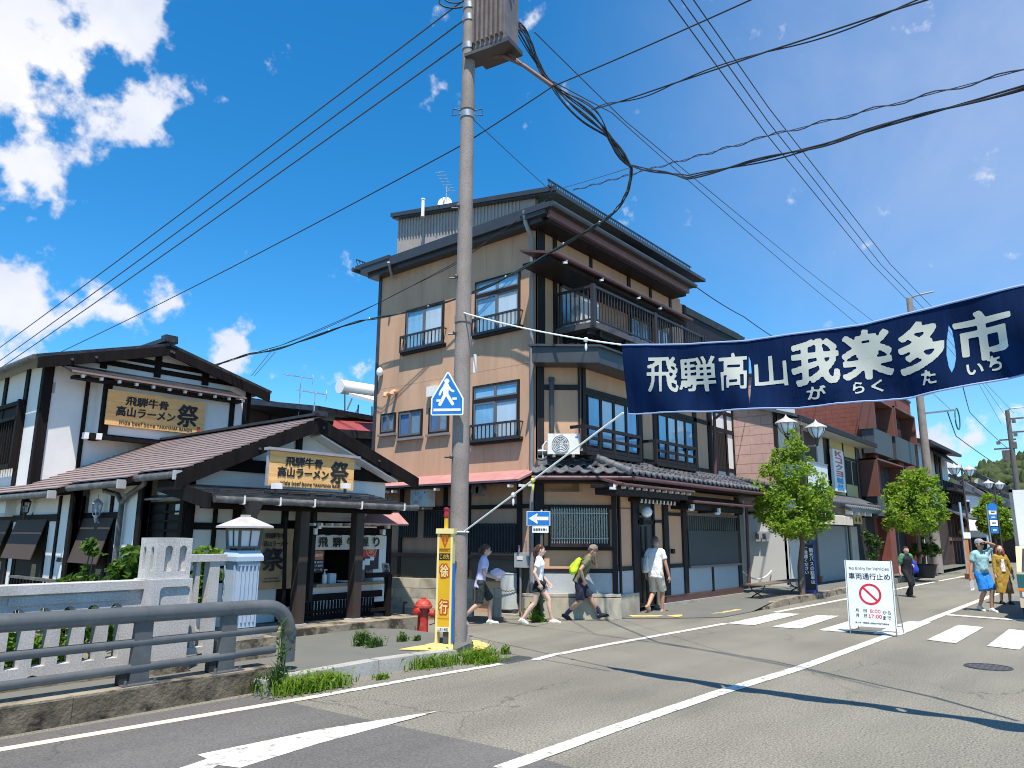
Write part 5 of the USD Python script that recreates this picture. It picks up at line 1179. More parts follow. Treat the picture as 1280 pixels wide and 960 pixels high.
def tile(o, ex, ey, ez, w, L, th=.026):
    pts = []
    for y in (0, L):
        for k, t in enumerate(_n):
            pts.append(o + ex * (t * w) + ey * y + ez * (prof[k] + (.045 if y == 0 else .012)))
    m = len(_n)
    for k, t in enumerate(_n):
        pts.append(o + ex * (t * w) + ez * (prof[k] + .045 - th))
    f = []
    for k in range(m - 1):
        f += [[k, k + 1, m + k + 1], [k, m + k + 1, m + k], [2 * m + k, 2 * m + k + 1, k + 1], [2 * m + k, k + 1, k]]
    return T(pts, f)
tw = .275
TILES = [mat('dark_roof_tile', 0), mat('grey_roof_tile', (.12, .12, .125), .33, .2, 8, .1, 40, dirt=.3, dirt_col=(.25, .25, .25), dscale=7), mat('black_roof_tile', (.06, .06, .068), .28, .2, 8, .1, 40)]
rngt = random.Random(4)
for e0, e1, w0, w1 in TZ:
    ex = unit(e1 - e0); up_v = (w0 - e0) - ex * np.dot(w0 - e0, ex); SL = np.linalg.norm(up_v); ey = up_v / SL; ez = np.cross(ex, ey)
    L0 = np.dot(e1 - e0, ex); l0, l1 = np.dot(w0 - e0, ex), np.dot(w1 - e0, ex)
    nr = max(3, int(SL / .26))
    for r in range(nr):
        t0, t1 = r / nr, (r + 1) / nr; s0, s1 = l0 * t0, L0 + (l1 - L0) * t0
        n = int((s1 - s0) / tw)
        for k in range(n):
            o = e0 + ex * (s0 + k * tw + (s1 - s0 - n * tw) / 2) + ey * (SL * t0) + ez * (.012 + rngt.uniform(-.006, .006))
            P('roof_tile', tile(o, ex, ey, ez, tw * .985, SL / nr * 1.12), TILES[1 if r == 0 and rngt.random() < .7 else rngt.choice((0, 0, 2))], smooth=60)
    if L0 > 3:
        for k in range(int(L0 / tw)):
            o = e0 + ex * (k * tw + tw * .81) + ez * .04; P('eave_tile_end', cyl(o - ey * .03, o + ey * .03, .052, 10), TILES[1])
hA, hB = A([*eB[:2], zE1 + .05]), A([*c2[:2], zW1 + .08])
for k in range(6):
    a, b = hA + (hB - hA) * k / 6, hA + (hB - hA) * (k + 1.1) / 6; P('hip_tile', tube([a, b], [.10, .085], 10), TILES[1], smooth=50)
for k in range(9):
    a = FC.w(k2 * k / 9, zW1 + .05, .1); b = FC.w(k2 * (k + 1) / 9 - .01, zW1 + .05, .1); P('ridge_tile', tube([a, b], .085, 10), TILES[0], smooth=50)
for a, b in ((eA, eB), (eB, A([XT, yE1, 0]))):
    a3, b3 = A([*a[:2], zE1 - .12]), A([*b[:2], zE1 - .12]); P('eave_board', beam(a3 + A([0, .0, .02]), b3 + A([0, 0, .02]), .05, .10), DARKW)
    nn_ = A([(b3 - a3)[1], -(b3 - a3)[0], 0]); nn_ = unit(nn_); nn_ = nn_ if nn_[1] < 0 else -nn_
    P('eave_gutter', tube([a3 + nn_ * .07 + A([0, 0, .02]), b3 + nn_ * .07 + A([0, 0, .02])], .05, 10), REDBRN, smooth=40)
P('right_gable_pipe', tube([(XT, yE1 - .06, zE1 - .1), (XT + .1, yE1 + .1, zE1 - .25), (XT + .05, Y1 - .3, zE1 - .45), (XT - .2, Y1 - .1, zE1 - .5), (XT - .25, Y1 - .08, .3)], .05, 8), REDBRN, smooth=40)
zS = zE1 - .2
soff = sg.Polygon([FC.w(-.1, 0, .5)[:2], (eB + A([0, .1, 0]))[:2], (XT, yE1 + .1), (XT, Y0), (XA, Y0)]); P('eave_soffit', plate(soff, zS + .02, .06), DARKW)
# ground floor, chamfered face
k1 = FC.pt(770, 700)[0]
zf = FC.pt(720, 745)[1]
P('corner_ground_wall', FC.b(0, k1, zf, zS + .02, -.1, 0), BROWNL)
rows = {'b1': (631, 636.5), 'b2': (683, 688), 'b3': (711, 716)}
zz = lambda F, py, px=720: F.pt(px, py)[1]
for k, (a, b) in rows.items():
    P('beam', FC.b(0, k1, zz(FC, b), zz(FC, a), -.01, .04), DARKW)
P('top_beam', FC.b(0, k1, zz(FC, 598), zS + .02, -.01, .05), DARKW)
P('corner_post', FC.b(-.06, FC.pt(680, 650)[0], zf - .1, zS, -.06, .06), DARKW)
P('corner_post', FC.b(FC.pt(764.5, 650)[0], k1 + .03, zf - .12, zS, -.06, .065), DARKW)
P('dado', FC.b(.1, k1 - .1, zf, zz(FC, 716), 0, .03), DADO)
u0, u1 = FC.pt(688, 650)[0], FC.pt(759, 650)[0]; z0, z1 = zz(FC, 682), zz(FC, 634.5)
gw_ = P('grille_window', FC.b(u0, u1, z0, z1, -.03, .012), mat('dark_window', (.045, .05, .055), .12, .3, 2))
P('frame', J(FC.b(u0 - .05, u0, z0 - .05, z1, 0, .07), FC.b(u1, u1 + .05, z0 - .05, z1, 0, .07)), DARKW, under=gw_)
PALEBAR = plain('pale_grille_bar', (.36, .36, .34), .5, .3)
for k in range(23):
    u = u0 + (u1 - u0) * (k + .5) / 23; P('grille_bar', FC.b(u - .008, u + .008, z0 + .02, z1 - .01, .14, .16), PALEBAR, under=gw_)
for py in (642, 673):
    z = zz(FC, py); P('grille_rail', FC.b(u0, u1, z - .012, z + .012, .16, .175), PALEBAR, under=gw_)
P('grille_sill', FC.b(u0 - .02, u1 + .02, z0 - .03, z0 + .05, .04, .18), DARKW, under=gw_)
P('glass', FC.b(u0, u1, z0, z1, .03, .034), GLASS, under=gw_)
# concrete base of the corner
pf = [FC.w(-.35, 0, .1), FC.w(-.3, 0, .30), FC.w(k1 + .06, 0, .28), FC.w(k1 + .14, 0, -.2)]
P('concrete_base', plate(sg.Polygon([p[:2] for p in pf] + [(XA + .3, Y0 + .2)]), -.05, zf + .05 - .02), mat('pale_concrete', (.42, .38, .29), .9, .12, 2, .5, 40, dirt=.5, dirt_col=(.26, .22, .16), dscale=2.5))
P('concrete_ledge', plate(sg.Polygon([(p + FC.n * -.07 if i in (1, 2) else p)[:2] for i, p in enumerate(pf)] + [(XA + .3, Y0 + .2)]), zf + .0, .06), CONC)
# ground floor, street face
zg = .16
P('street_ground_wall', F1.b(c1[0] - .02, XE1, zg, zS + .02, -.1, 0), BROWNL)
zA = lambda px, py: F1.pt(px, py)[1]
z_dado = zA(845, 708.5); zba = zA(845, 747); zl = zA(845, 640)
for pa, pb in ((772.5, 774.5), (790, 796), (829, 835), (853, 858), (921, 925)):
    P('post', F1.b(F1.pt(pa, 700)[0], F1.pt(pb, 700)[0], zg + .2, zS, -.01, .06), DARKW)
P('beam', F1.b(c1[0], F1.pt(792, 640)[0], zA(781, 636) - .0, zA(781, 641) + .1, 0, .04), DARKW)
P('beam', F1.b(F1.pt(835, 650)[0], F1.pt(853, 650)[0], zA(844, 645), zA(844, 641), 0, .04), DARKW)
P('dado_beam', F1.b(c1[0], F1.pt(792, 700)[0], z_dado - .02, z_dado + .08, 0, .04), DARKW); P('dado_beam', F1.b(F1.pt(835, 700)[0], F1.pt(855, 700)[0], z_dado - .02, z_dado + .08, 0, .04), DARKW)
P('dado', F1.b(c1[0], F1.pt(791, 700)[0], zg + .1, z_dado - .02, 0, .025), DADO); P('dado', F1.b(F1.pt(835, 700)[0], XE1 - .1, zg + .2, z_dado - .02, 0, .025), DADO)
P('base_beam', F1.b(F1.pt(829, 700)[0], XE1, zA(880, 747.5) + .0, zA(880, 741.5) + .02, 0, .06), REDBRN); P('footing', F1.b(F1.pt(818, 700)[0], XE1, .0, zA(880, 747), -.05, .10), CONC)
P('footing', F1.b(c1[0] - .1, F1.pt(795, 740)[0], .0, zA(781, 742), -.05, .09), CONC)
# dark door with globe lamp
u0, u1 = F1.pt(796.5, 700)[0], F1.pt(818, 700)[0]; zd = zA(807, 653)
DOORM = mat('dark_green_door', (.020, .026, .024), .35, .3, 4)
d = P('door', F1.b(u0, u1, .18, zd, -.05, .015), DOORM)
P('door_frame', J(F1.b(u0, u0 + .07, .18, zS, .01, .05), F1.b(u1 - .07, u1, .18, zS, .01, .05), F1.b(u0, u1, zd - .04, zd + .05, .01, .05)), DARKW, under=d); P('door_panel', J(F1.b(u0 + .16, u0 + .22, .25, zd - .1, .015, .03), F1.b((u0 + u1) / 2 - .04, (u0 + u1) / 2 + .04, .25, zd - .1, .015, .03)), DARKW, under=d)
P('handle', F1.b(u0 + .12, u0 + .15, 1.0, 1.3, .03, .07), ALU, under=d); P('door_head', F1.b(u0, u1, zd + .05, zS, -.02, .012), DOORM)
u, z = F1.pt(808.5, 640, .2); P('globe_lamp', sphere(F1.w(u, z, .2), .13, 3), mat('milk_glass', 0), smooth=True); P('lamp_arm', J(cyl(F1.w(u, z - .05, 0), F1.w(u, z - .05, .12), .03, 8), F1.b(u - .04, u + .04, z - .3, z - .13, .0, .12)), DARKW)
P('beam', F1.b(F1.pt(818, 660)[0], F1.pt(830, 660)[0], zA(824, 653.5), zA(824, 650), 0, .03), DARKW)
# canopies over the door and the wide window
for (pa, pb, py, off, ref) in ((777, 866, 609, .72, 820), (866, 939, 629, .62, 900)):
    za = F1.pt(ref, py, off)[1]; u0, u1 = F1.pt(pa, py, off)[0], F1.pt(pb, py, off)[0]; c = P('canopy', slab([tuple(F1.w(u0, za, off)), tuple(F1.w(u1, za, off)), tuple(F1.w(u1, za + .2, 0)), tuple(F1.w(u0, za + .2, 0))], .05), REDBRN)
    P('canopy_gutter', cyl(F1.w(u0, za - .02, off + .03), F1.w(u1, za - .02, off + .03), .035, 8), REDBRN, under=c)
    if ref == 820:
        for k in range(11):
            u = u0 + .2 + (u1 - u0 - .3) * k / 10; P('rafter_end', F1.b(u - .02, u + .02, za - .10, za - .05, off - .12, off - .02), WHITEP, under=c)
        P('canopy_beam', F1.b(u0 + .05, u1, za - .22, za - .05, 0, off - .15), DARKW, under=c)
    else:
        P('canopy_beam', F1.b(u0 + .05, u1 - .1, za - .2, za - .05, 0, off - .2), DARKW, under=c)
for px, py in ((787, 611), (808, 614.5), (850, 619), (869.5, 635), (902, 640), (773, 608)):
    u, z = F1.pt(px, py, .6); P('white_bracket', J(F1.b(u - .22, u - .02, z - .07, z - .02, .5, .56), F1.b(u - .06, u + .03, z - .04, z + .10, .5, .56)), WHITEP); P('bracket_arm', F1.b(u - .2, u + .02, z - .02, z + .06, 0, .5), DARKW)
za = F1.pt(820, 626.5, .3)[1]; u0, u1 = F1.pt(799, 627, .3)[0], F1.pt(844, 627, .3)[0]; dh = P('door_hood', F1.b(u0, u1, za - .03, za + .05, 0, .32), DARKW)
for k in range(10):
    u = u0 + .08 + (u1 - u0 - .16) * k / 9; P('hood_dentil', F1.b(u - .025, u + .02, za - .07, za + .02, .30, .335), WHITEP, under=dh)
# wide window with bars and screen
u0, u1 = F1.pt(859, 700)[0], F1.pt(921, 700)[0]; z0, z1 = zA(890, 705.5), zA(890, 646)
ww = P('wide_window', F1.b(u0, u1, z0, z1, -.02, .01), mat('dark_window', 0)); zm = z1 - (z1 - z0) * .30
for k in range(24):
    u = u0 + (u1 - u0) * (k + .5) / 24; P('grille_bar', F1.b(u - .016, u + .016, zm - .05, z1, .03, .05), mat('grey_bar', (.10, .11, .115), .5), under=ww)
P('screen', F1.b(u0, u1, z0, zm, .06, .066), mat('grey_mesh_screen', (.055, .062, .065), .55, .12, 90)); P('screen_frame', J(F1.b(u0 - .03, u1 + .03, z1, z1 + .06, 0, .08), F1.b(u0 - .03, u1 + .05, z0 - .06, z0, 0, .12)), ALU, under=ww)
P('mailbox', F1.b(F1.pt(836, 695)[0], F1.pt(839, 695)[0], zA(838, 692), zA(838, 686), .06, .12), DARKW)
u = F1.pt(890, 720)[0]; P('post', F1.b(u - .06, u + .06, zA(890, 742), z_dado, 0, .04), DARKW)
# ground floor on the left face: red pent roof, posts, panels, grilles
zr = FL.pt(560, 603.5, .75)[1]; u1_ = FL.pt(470, 608, .75)[0] + 3; ptop = FL.pt(560, 595, 0)[1]
ptop = max(ptop, zr + .18)
P('side_pent_roof', slab([tuple(FL.w(-.02, zr, .75)), tuple(FL.w(uE, zr, .75)), tuple(FL.w(uE, zr + .28, 0)), tuple(FL.w(-.02, zr + .28, 0))], .05), COPPER)
P('side_pent_soffit', slab([tuple(FL.w(0, zr - .06, .68)), tuple(FL.w(uE, zr - .06, .68)), tuple(FL.w(uE, zr + .2, 0)), tuple(FL.w(0, zr + .2, 0))], .03), DARKW)
for px in (481, 491, 544, 636, 650, 662):
    u = FL.pt(px, 603, .7)[0]; z = zr - .14; P('rafter_end', FL.b(u - .025, u + .025, z - .03, z + .03, .55, .72), WHITEP)
zlo = lambda py, px=620: FL.pt(px, py)[1]
for pa, pb in ((500, 503.5), (555, 559), (584, 588.5), (647.5, 653), (666, 672)):
    P('post', FL.b(FL.pt(pb, 660)[0], FL.pt(pa, 660)[0], .3, zr + .1, -.01, .05), DARKW)
P('beam', FL.b(0, uE, zlo(636), zlo(631), 0, .045), DARKW); P('dado_rail', FL.b(0, uE, zlo(699), zlo(694), 0, .06), REDBRN); P('dado', FL.b(0, uE, .2, zlo(699), 0, .03), OLIVE)
for pa, pb, py0, py1 in ((500, 522, 637, 671), (531, 556, 639, 671), (588, 647, 655, 690)):
    u0, u1 = FL.pt(pb, 660)[0], FL.pt(pa, 660)[0]; z0, z1 = zlo(py1, (pa + pb) / 2), zlo(py0, (pa + pb) / 2); w = P('side_grille_window', FL.b(u0, u1, z0, z1, -.01, .02), mat('dark_window', 0))
    n = max(8, int((u1 - u0) / .09))
    for k in range(n):
        u = u0 + (u1 - u0) * (k + .5) / n; P('grille_bar', FL.b(u - .016, u + .016, z0 - .03, z1 + .02, .05, .075), SLATE, under=w)
    [P('grille_rail', FL.b(u0, u1, q_, q_ + .03, .04, .052), SLATE, under=w) for q_ in (z0 + .02, z1 - .06)]
for px in (594.5, 600.5):
    u, z = FL.pt(px, 612.5, .1); P('duct_ring', J(tube([FL.w(u, z, 0), FL.w(u, z, .14)], [.13, .13], 16)), GREYPIPE, smooth=40)


def ac_unit(F, p, off, depth, label, fan_u=.4):
    u0, u1, z0, z1 = rect(F, p, off + depth); t = Thing('air_conditioner', label, 'air conditioner', F.w((u0 + u1) / 2, z0, off + depth / 2))
    t.part('case', F.b(u0, u1, z0, z1, off, off + depth), ACW)
    right = np.dot(F.d, RIGHT) > 0; f = lambda s: u0 + (u1 - u0) * (s if right else 1 - s)
    c = (f(fan_u), (z0 + z1) / 2); r = (z1 - z0) * .42
    ring = F.flat(extr(sg.Point(0, 0).buffer(r).difference(sg.Point(0, 0).buffer(r * .93)), .02), 0, 0, 0); sgn = 1 if right else 1
    o = F.w(c[0], c[1], off + depth)
    t.part('fan_disc', cyl(o + F.n * .001, o + F.n * .006, r, 24), plain('fan_grey', (.30, .32, .33), .6))
    t.part('fan_guard', J([tube([o + F.n * .02 + F.d * rr * math.cos(a) + A([0, 0, rr * math.sin(a)]) for a in np.linspace(0, 2 * PI, 25)], .008, 5, cap=False) for rr in np.linspace(r * .25, r, 5)] + [cyl(o + F.n * .02, o + F.n * .02 + F.d * r * math.cos(a) + A([0, 0, r * math.sin(a)]), .006, 5) for a in np.arange(8) * PI / 4]), ACW, kind='stuff')
    t.part('valve_cover', F.b(f(.93), f(1.03), z0 + .02, z0 + (z1 - z0) * .45, off + .02, off + depth * .7), ACW)
    t.part('badge', F.b(f(.86), f(.95), z1 - .1, z1 - .06, off + depth, off + depth + .003), plain('badge_blue', (.1, .15, .5), .4))
    for s in (.2, .8):
        t.part('foot', F.b(f(s) - .03, f(s) + .03, z0 - .07, z0, off, off + depth), GREYPIPE)
    return t
ac_unit(FC, [(684.5, 541.5), (724.5, 542.5), (684.5, 567), (724.5, 568)], .25, .3, 'white air conditioner unit above the tiled roof at the corner')
ac_unit(FL, [(513.5, 612.5), (533, 611), (513.5, 634), (533, 632.5)], .25, .32, 'white air conditioner unit under the red pent roof')
_q = A([Y0 - .35]); t = Thing('air_conditioner', 'white air conditioner unit behind the balcony rail', 'air conditioner', (float(ony(730, 395, Y0 - .5)[0]), Y0 - .5, bz0)); xq = float(ony(722, 395, Y0 - .5)[0])
t.part('case', box(xq - .2, xq + .6, Y0 - .75, Y0 - .42, bz0 + .05, bz0 + .75), ACW); t.part('fan_guard', cyl((xq - .21, Y0 - .6, bz0 + .4), (xq - .205, Y0 - .6, bz0 + .4), .14, 16), plain('fan_grey', 0))
P('ac_pipe', tube([FC.w(.12, FC.pt(672, 592, .1)[1], .14), FC.w(.12, FC.pt(672, 558, .1)[1], .14), FC.w(.2, FC.pt(672, 553, .1)[1], .16), FC.w(.33, FC.pt(672, 552, .1)[1], .25)], .03, 8), WHITEP, smooth=40)
# meter on the left wall behind the tank
u, z = FL.pt(654, 698, .12); t = Thing('gas_meter', 'grey gas meter on the wall above the white tank', 'meter', FL.w(u, z, .1)); t.part('case', FL.b(u - .17, u + .17, z - .2, z + .13, .06, .24), plain('meter_grey', (.36, .38, .39), .5)); t.part('dial', FL.b(u - .08, u + .08, z - .03, z + .05, .24, .25), WHITEP); t.part('pipe', J(cyl(FL.w(u - .1, z + .1, .15), FL.w(u - .1, z + .4, .15), .025, 8), cyl(FL.w(u + .1, z + .1, .15), FL.w(u + .1, z + .3, .15), .025, 8), cyl(FL.w(u + .05, z - .2, .15), FL.w(u + .05, .1, .15), .025, 8)), GREYPIPE)
# roof-top antenna and dish
antenna(557.5, 230, 262, 19.5, 1.2, 'TV antenna on the roof of the brown corner house', ang=.5)
o = ond(556, 254, 19.5); t = Thing('satellite_dish', 'white satellite dish on the roof of the brown corner house', 'satellite dish', o); d_ = unit(-_f + A([-.3, 0, .4])); s_ = unit(np.cross(d_, [0, 0, 1])); v_ = np.cross(s_, d_)
dishp = [(r, .25 * r * r / .22 - .05) for r in np.linspace(.01, .20, 6)]
t.part('dish', place(lathe([(r, z) for r, z in dishp] + [(.205, .0 + .25 * .042 / .22 - .045)], 18), o, s_, v_, d_), WHITEP, smooth=50); t.part('arm', cyl(o - v_ * .18, o + d_ * .25, .01, 6), ALU); t.part('mast', cyl(o - A([0, 0, .5]), o - d_ * .03, .02, 6), ALU)
o = ond(529, 250, 19.5); t = Thing('vent_stub', 'thin white vent pipe on the roof of the brown corner house', 'vent pipe', o); t.part('pipe', cyl(o - A([0, 0, .5]), o, .05, 8), WHITEP); t.part('cap', cyl(o, o + A([0, 0, .04]), .06, 8), WHITEP)

# ---- block wall, tank, plank tub in front of the left face
BLOCK = mat('concrete_block', (.40, .36, .27), .9, .12, 4, .5, 50, dirt=.5, dirt_col=(.2, .17, .12), dscale=2)
BLOCKS = [BLOCK, mat('concrete_block_grey', (.35, .33, .27), .9, .12, 4, .5, 50, dirt=.6, dirt_col=(.16, .13, .1), dscale=2.2), mat('concrete_block_light', (.46, .42, .33), .9, .1, 4, .5, 50, dirt=.4, dirt_col=(.25, .2, .15))]
wa, wb = gnd(470, 771), gnd(590, 775); wd = unit(wb - wa); wn = A([wd[1], -wd[0], 0]); wn = wn if wn[0] < 0 else -wn; FW = Fr(wa, wd, wn); Lw = np.linalg.norm(wb - wa); hw = FW.pt(560, 723.5)[1]
bw = Thing('block_wall', 'low weathered concrete block wall before the brown house', 'wall', wa)
bw.part('core', FW.b(0, Lw, 0, hw - .02, -.14, -.012), CONC)
for r in range(4):
    off = .2 * (r % 2); u = -off
    while u < Lw - .05:
        a, b = max(u, 0), min(u + .394, Lw)
        if not (r == 3 and a > Lw - .3) and b - a > .05:
            bw.part('block', FW.b(a, b, hw * r / 4 + .004, hw * (r + 1) / 4 - .004, -.15, rngt.uniform(-.003, .003)), rngt.choice(BLOCKS))
        u += .4
for k in range(2):
    [bw.part('block', FW.b(FW.pt(608.5, 750)[0] + .14 * k, FW.pt(608.5, 750)[0] + .13 + .14 * k, .06 + .2 * r, .255 + .2 * r, -.25, -.1), BLOCKS[k]) for r in range(3)]
bw.part('iron_hook', J(FW.b(FW.pt(505, 745)[0], FW.pt(506.5, 745)[0], FW.pt(505, 771)[1], FW.pt(505, 752)[1], 0, .03), FW.b(FW.pt(505, 745)[0], FW.pt(509.5, 745)[0], FW.pt(505, 754)[1], FW.pt(505, 752)[1], 0, .03)), FRM)
bw.part('wall_footing', FW.b(0, FW.pt(626, 770)[0], -.02, .06, -.25, .08), mat('rusty_footing', (.26, .14, .09), .9, .2, 3))
o = gnd(641, 768); tk = Thing('oil_tank', 'pale grey drum tank with a drooping cable beside the block wall', 'tank', o); r_, h_ = .30, ond(641, 717, math.hypot(o[0], o[1]))[2]
tk.part('drum', lathe([(r_ * .9, .12), (r_, .15), (r_, h_ - .03), (r_ * .95, h_)], 28, o), mat('tank_paint', (.50, .54, .53), .55, .08, 2, .1, 20, dirt=.5, dirt_col=(.3, .3, .28), dscale=3), smooth=50)
tk.part('lid', lathe([(r_ * 1.02, h_), (r_ * 1.02, h_ + .02), (.05, h_ + .04)], 28, o), MATS['tank_paint'], smooth=50)
tk.part('cable', tube([o + A([-.02, 0, .60]) + (r_ + .012) * A([math.cos(a), math.sin(a), 0]) + A([0, 0, -.06 * math.sin((a - 2.2) / 2.4 * PI) ** 2 + .012 * math.sin(a * 30)]) for a in np.linspace(2.2, 4.9, 40)], .009, 5), INK)
tk.part('stand', J([box(o[0] + x - .05, o[0] + x + .05, o[1] - .25, o[1] + .25, 0, .12) for x in (-.17, 0, .17)]), plain('stand_dark', (.06, .055, .05), .8)); tk.part('pad', box(o[0] - .36, o[0] + .4, o[1] - .36, o[1] + .36, -.01, .045), CONC)
o = gnd(594, 763); tb = Thing('plank_tub', 'brown wooden plank tub holding pink and dark cloth', 'tub', o); h_ = ond(594, 712, math.hypot(o[0], o[1]))[2]
CEDAR = mat('stained_cedar', (.20, .075, .025), .7, .35, 3, .3, 20, (7, 7, .6), col2=(.36, .17, .07))
for k in range(18):
    a = 2 * PI * k / 18; p = o + .235 * A([math.cos(a), math.sin(a), 0]); m = box(-.041, .041, -.014, .014, 0.02, h_ * (1 - .02 * (k % 3))); tb.part('plank', rotz(m, a + PI / 2).apply_translation(p), CEDAR)
for z in (.15, h_ * .8):
    tb.part('hoop', tube([o + A([.255 * math.cos(a), .255 * math.sin(a), z]) for a in np.linspace(0, 2 * PI, 25)], .012, 6), FRM)
def lump(c, r, seed, sc=(1, 1, .7)):
    m = trimesh.creation.icosphere(3, 1.0); v = A(m.vertices); v = v * (1 + .5 * (meshkit.fbm(v * 2.2 + seed * 7, 3, seed) - .5))[:, None]; m.vertices = v * A(sc) * r + A(c); return m
tb.part('cloth', lump(o + A([-.06, -.02, h_ + .03]), .17, 3), plain('magenta_cloth', (.42, .05, .20), .8), smooth=True); tb.part('cloth', lump(o + A([.08, -.1, h_ - .02]), .15, 5), plain('navy_cloth', (.02, .02, .05), .8), smooth=True); tb.part('cloth', lump(o + A([-.10, -.15, h_ + .02]), .07, 9), plain('pinkwhite_cloth', (.7, .5, .55), .8), smooth=True)
# ================================================================== the houses further along the street
YS = 9.3
PINK = mat('pink_cladding', (.50, .33, .28), .75, .10, 3, .3, 40, dirt=.25, dirt_col=(.30, .2, .18), dscale=2)
GREYW = mat('pale_grey_render', (.56, .56, .54), .85, .05, 2, .15, 60, dirt=.2, dirt_col=(.35, .35, .34), dscale=1)
YPL = mat('yellow_plaster', (.58, .47, .22), .85, .06, 2, .1, 60)
BRICK = mat('red_brick_tile', (.24, .075, .055), .8, .15, 3, .5, 60, island=.15)
CREAMW = mat('cream_render', (.56, .50, .40), .85, .05, 1, dirt=.2)
BRBOX = mat('brown_metal_box', (.155, .062, .048), .45, .08, 3)
DGREY = mat('dark_grey_panel', (.055, .062, .066), .5, .08, 3)
K5 = Fr((0, YS), (1, 0), (0, -1))
ux = lambda p, py=600, off=0: K5.pt(p, py, off)[0]
uz = lambda px, py, off=0: K5.pt(px, py, off)[1]
xB = float(ony(985, 690, 9.25)[0]); KX = Fr((xB, 0), (0, 1), (-1, 0))
# narrow half-timbered set-back between the corner house and the pink house
nb = Thing('half_timbered_house', 'narrow white and black half-timbered front between the brown and the pink house', 'house', (XE3, 11.0, .2)); YN = 11.0; N_ = Fr((0, YN), (1, 0), (0, -1))
n0, n1 = XE3 - .3, xB - .02
nb.part('wall', N_.b(n0, n1, .1, 7.2, -2, 0), PLAST)
for pa, pb in ((885, 890), (893, 895), (906, 908.5), (916, 919)):
    nb.part('post', N_.b(N_.pt(pa, 560)[0], N_.pt(pb, 560)[0], 2.9, 7.2, -.01, .05), DARKW)
for py in (539, 517, 587):
    z = N_.pt(905, py)[1]; nb.part('beam', N_.b(n0, n1, z - .07, z + .07, 0, .04), DARKW)
wz0, wz1 = N_.pt(900, 583)[1], N_.pt(900, 541)[1]; w = nb.part('window', N_.b(N_.pt(894, 560)[0], N_.pt(907, 560)[0], wz0, wz1, 0, .03), DARKIN)
nb.part('lattice', J([N_.b(u, u + .04, wz0, wz1, .03, .05) for u in np.linspace(N_.pt(895, 560)[0], N_.pt(906, 560)[0], 7)]), DARKW, under=w, kind='stuff')
zr_ = N_.pt(905, 594)[1]; nb.part('lower_roof', slab([(n0, YN - 1.2, zr_ - .5), (n1, YN - 1.2, zr_ - .5), (n1, YN, zr_), (n0, YN, zr_)], .08), METALB)
nb.part('back_roof', slab([(XE3 - 1.5, Y0 + .4, N_.pt(886, 416)[1] + .5), (n1 + 1.6, Y0 + .4, N_.pt(886, 416)[1] + .5), (n1 + 1.6, 14, N_.pt(886, 416)[1] + 1.6), (XE3 - 1.5, 14, N_.pt(886, 416)[1] + 1.6)], .2), METALB)
nb.part('upper_wall', N_.b(XE3, n1 + 1.3, 7.0, N_.pt(886, 416)[1] + .6, -2, -.05), DARKW)
# pink house
pk = Thing('pink_house', 'pink panelled house with grey ground floor wall beside the half-timbered front', 'house', (xB, YS, .15))
yr = float(onx(970, 580, xB)[1]); yl = float(onx(917, 580, xB)[1]); zlow = KX.pt(950, 640)[1]; ztop_ = KX.pt(950, 470)[1]
pk.part('body', box(xB + .03, xB + 2.2, yr + .03, 13, zlow - .1, ztop_ - .02), PINK)
rh_ = .345; r = 0; z = zlow
while z < ztop_ - .05:
    y = yr - (.45 if r % 2 else 0)
    while y < 11.6:
        a, b = max(y, yr), y + .9
        if b - a > .1:
            pk.part('panel', KX.b(a + .004, b - .004, z + .006, min(z + rh_ - .006, ztop_), -.03, .004 + .004 * ((r * 3 + int(y * 7)) % 3)), PINK)
        y += .9
    z += rh_; r += 1
pk.part('corner_post', box(xB - .03, xB + .12, yr - .1, yr, zlow, ztop_ + .4), DARKW)
pk.part('front_wall', box(xB + .12, xB + 2.2, yr - .06, yr + .05, zlow, ztop_), GREYW)
pk.part('top_edge', box(xB - .1, xB + 2.3, yr - .2, 13, ztop_, ztop_ + .12), METALB)
pk.part('lower_wall', KX.b(9.25, 12.5, .12, KX.pt(985, 613)[1] - .05, -.1, .0), GREYW); pk.part('pipe', cyl(KX.w(KX.pt(933, 690)[0], 3.1, .06), KX.w(KX.pt(937, 725)[0], .15, .06), .045, 8), GREYW)
pk.part('dark_beam', KX.b(9.2, 11.6, KX.pt(960, 641)[1] - .05, KX.pt(960, 641)[1] + .06, 0, .04), DARKW)
zf_, zb_ = KX.pt(985, 612)[1], KX.pt(930, 599)[1]
pk.part('pent_roof', slab([(xB - .25, 8.75, zf_ - .1), (xB + 3.3, 8.75, zf_ - .1), (xB + 3.3, 11.5, zb_ + .1), (xB - .25, 11.5, zb_ + .1)], .14), METALB); pk.part('verge_tile', J([cyl((xB - .2, 8.75 + k * .27, zf_ - .03 + (zb_ - zf_ + .2) * k / 10), (xB - .2, 9.0 + k * .27, zf_ - .0 + (zb_ - zf_ + .2) * k / 10), .09, 8) for k in range(10)]), TILES[0], kind='stuff')
pk.part('front_lower_wall', K5.b(xB + .02, ux(1003), .12, zf_ - .1, -.1, -.02), GREYW); pk.part('post', K5.b(xB, xB + .22, .2, zf_ - .1, -.05, .03), DARKW); pk.part('post_foot', K5.b(xB + .02, xB + .5, .1, .42, -.05, .06), CONC)
for px in (947.5, 956):
    u, z = KX.pt(px, 670.5, .1); m_ = pk.part('meter', KX.b(u - .09, u + .09, z - .17, z + .17, 0, .16), plain('meter_grey', 0)); pk.part('meter_face', KX.b(u - .06, u + .06, z - .08, z + .1, .16, .17), plain('dark_glass', (.05, .05, .06), .2), under=m_)
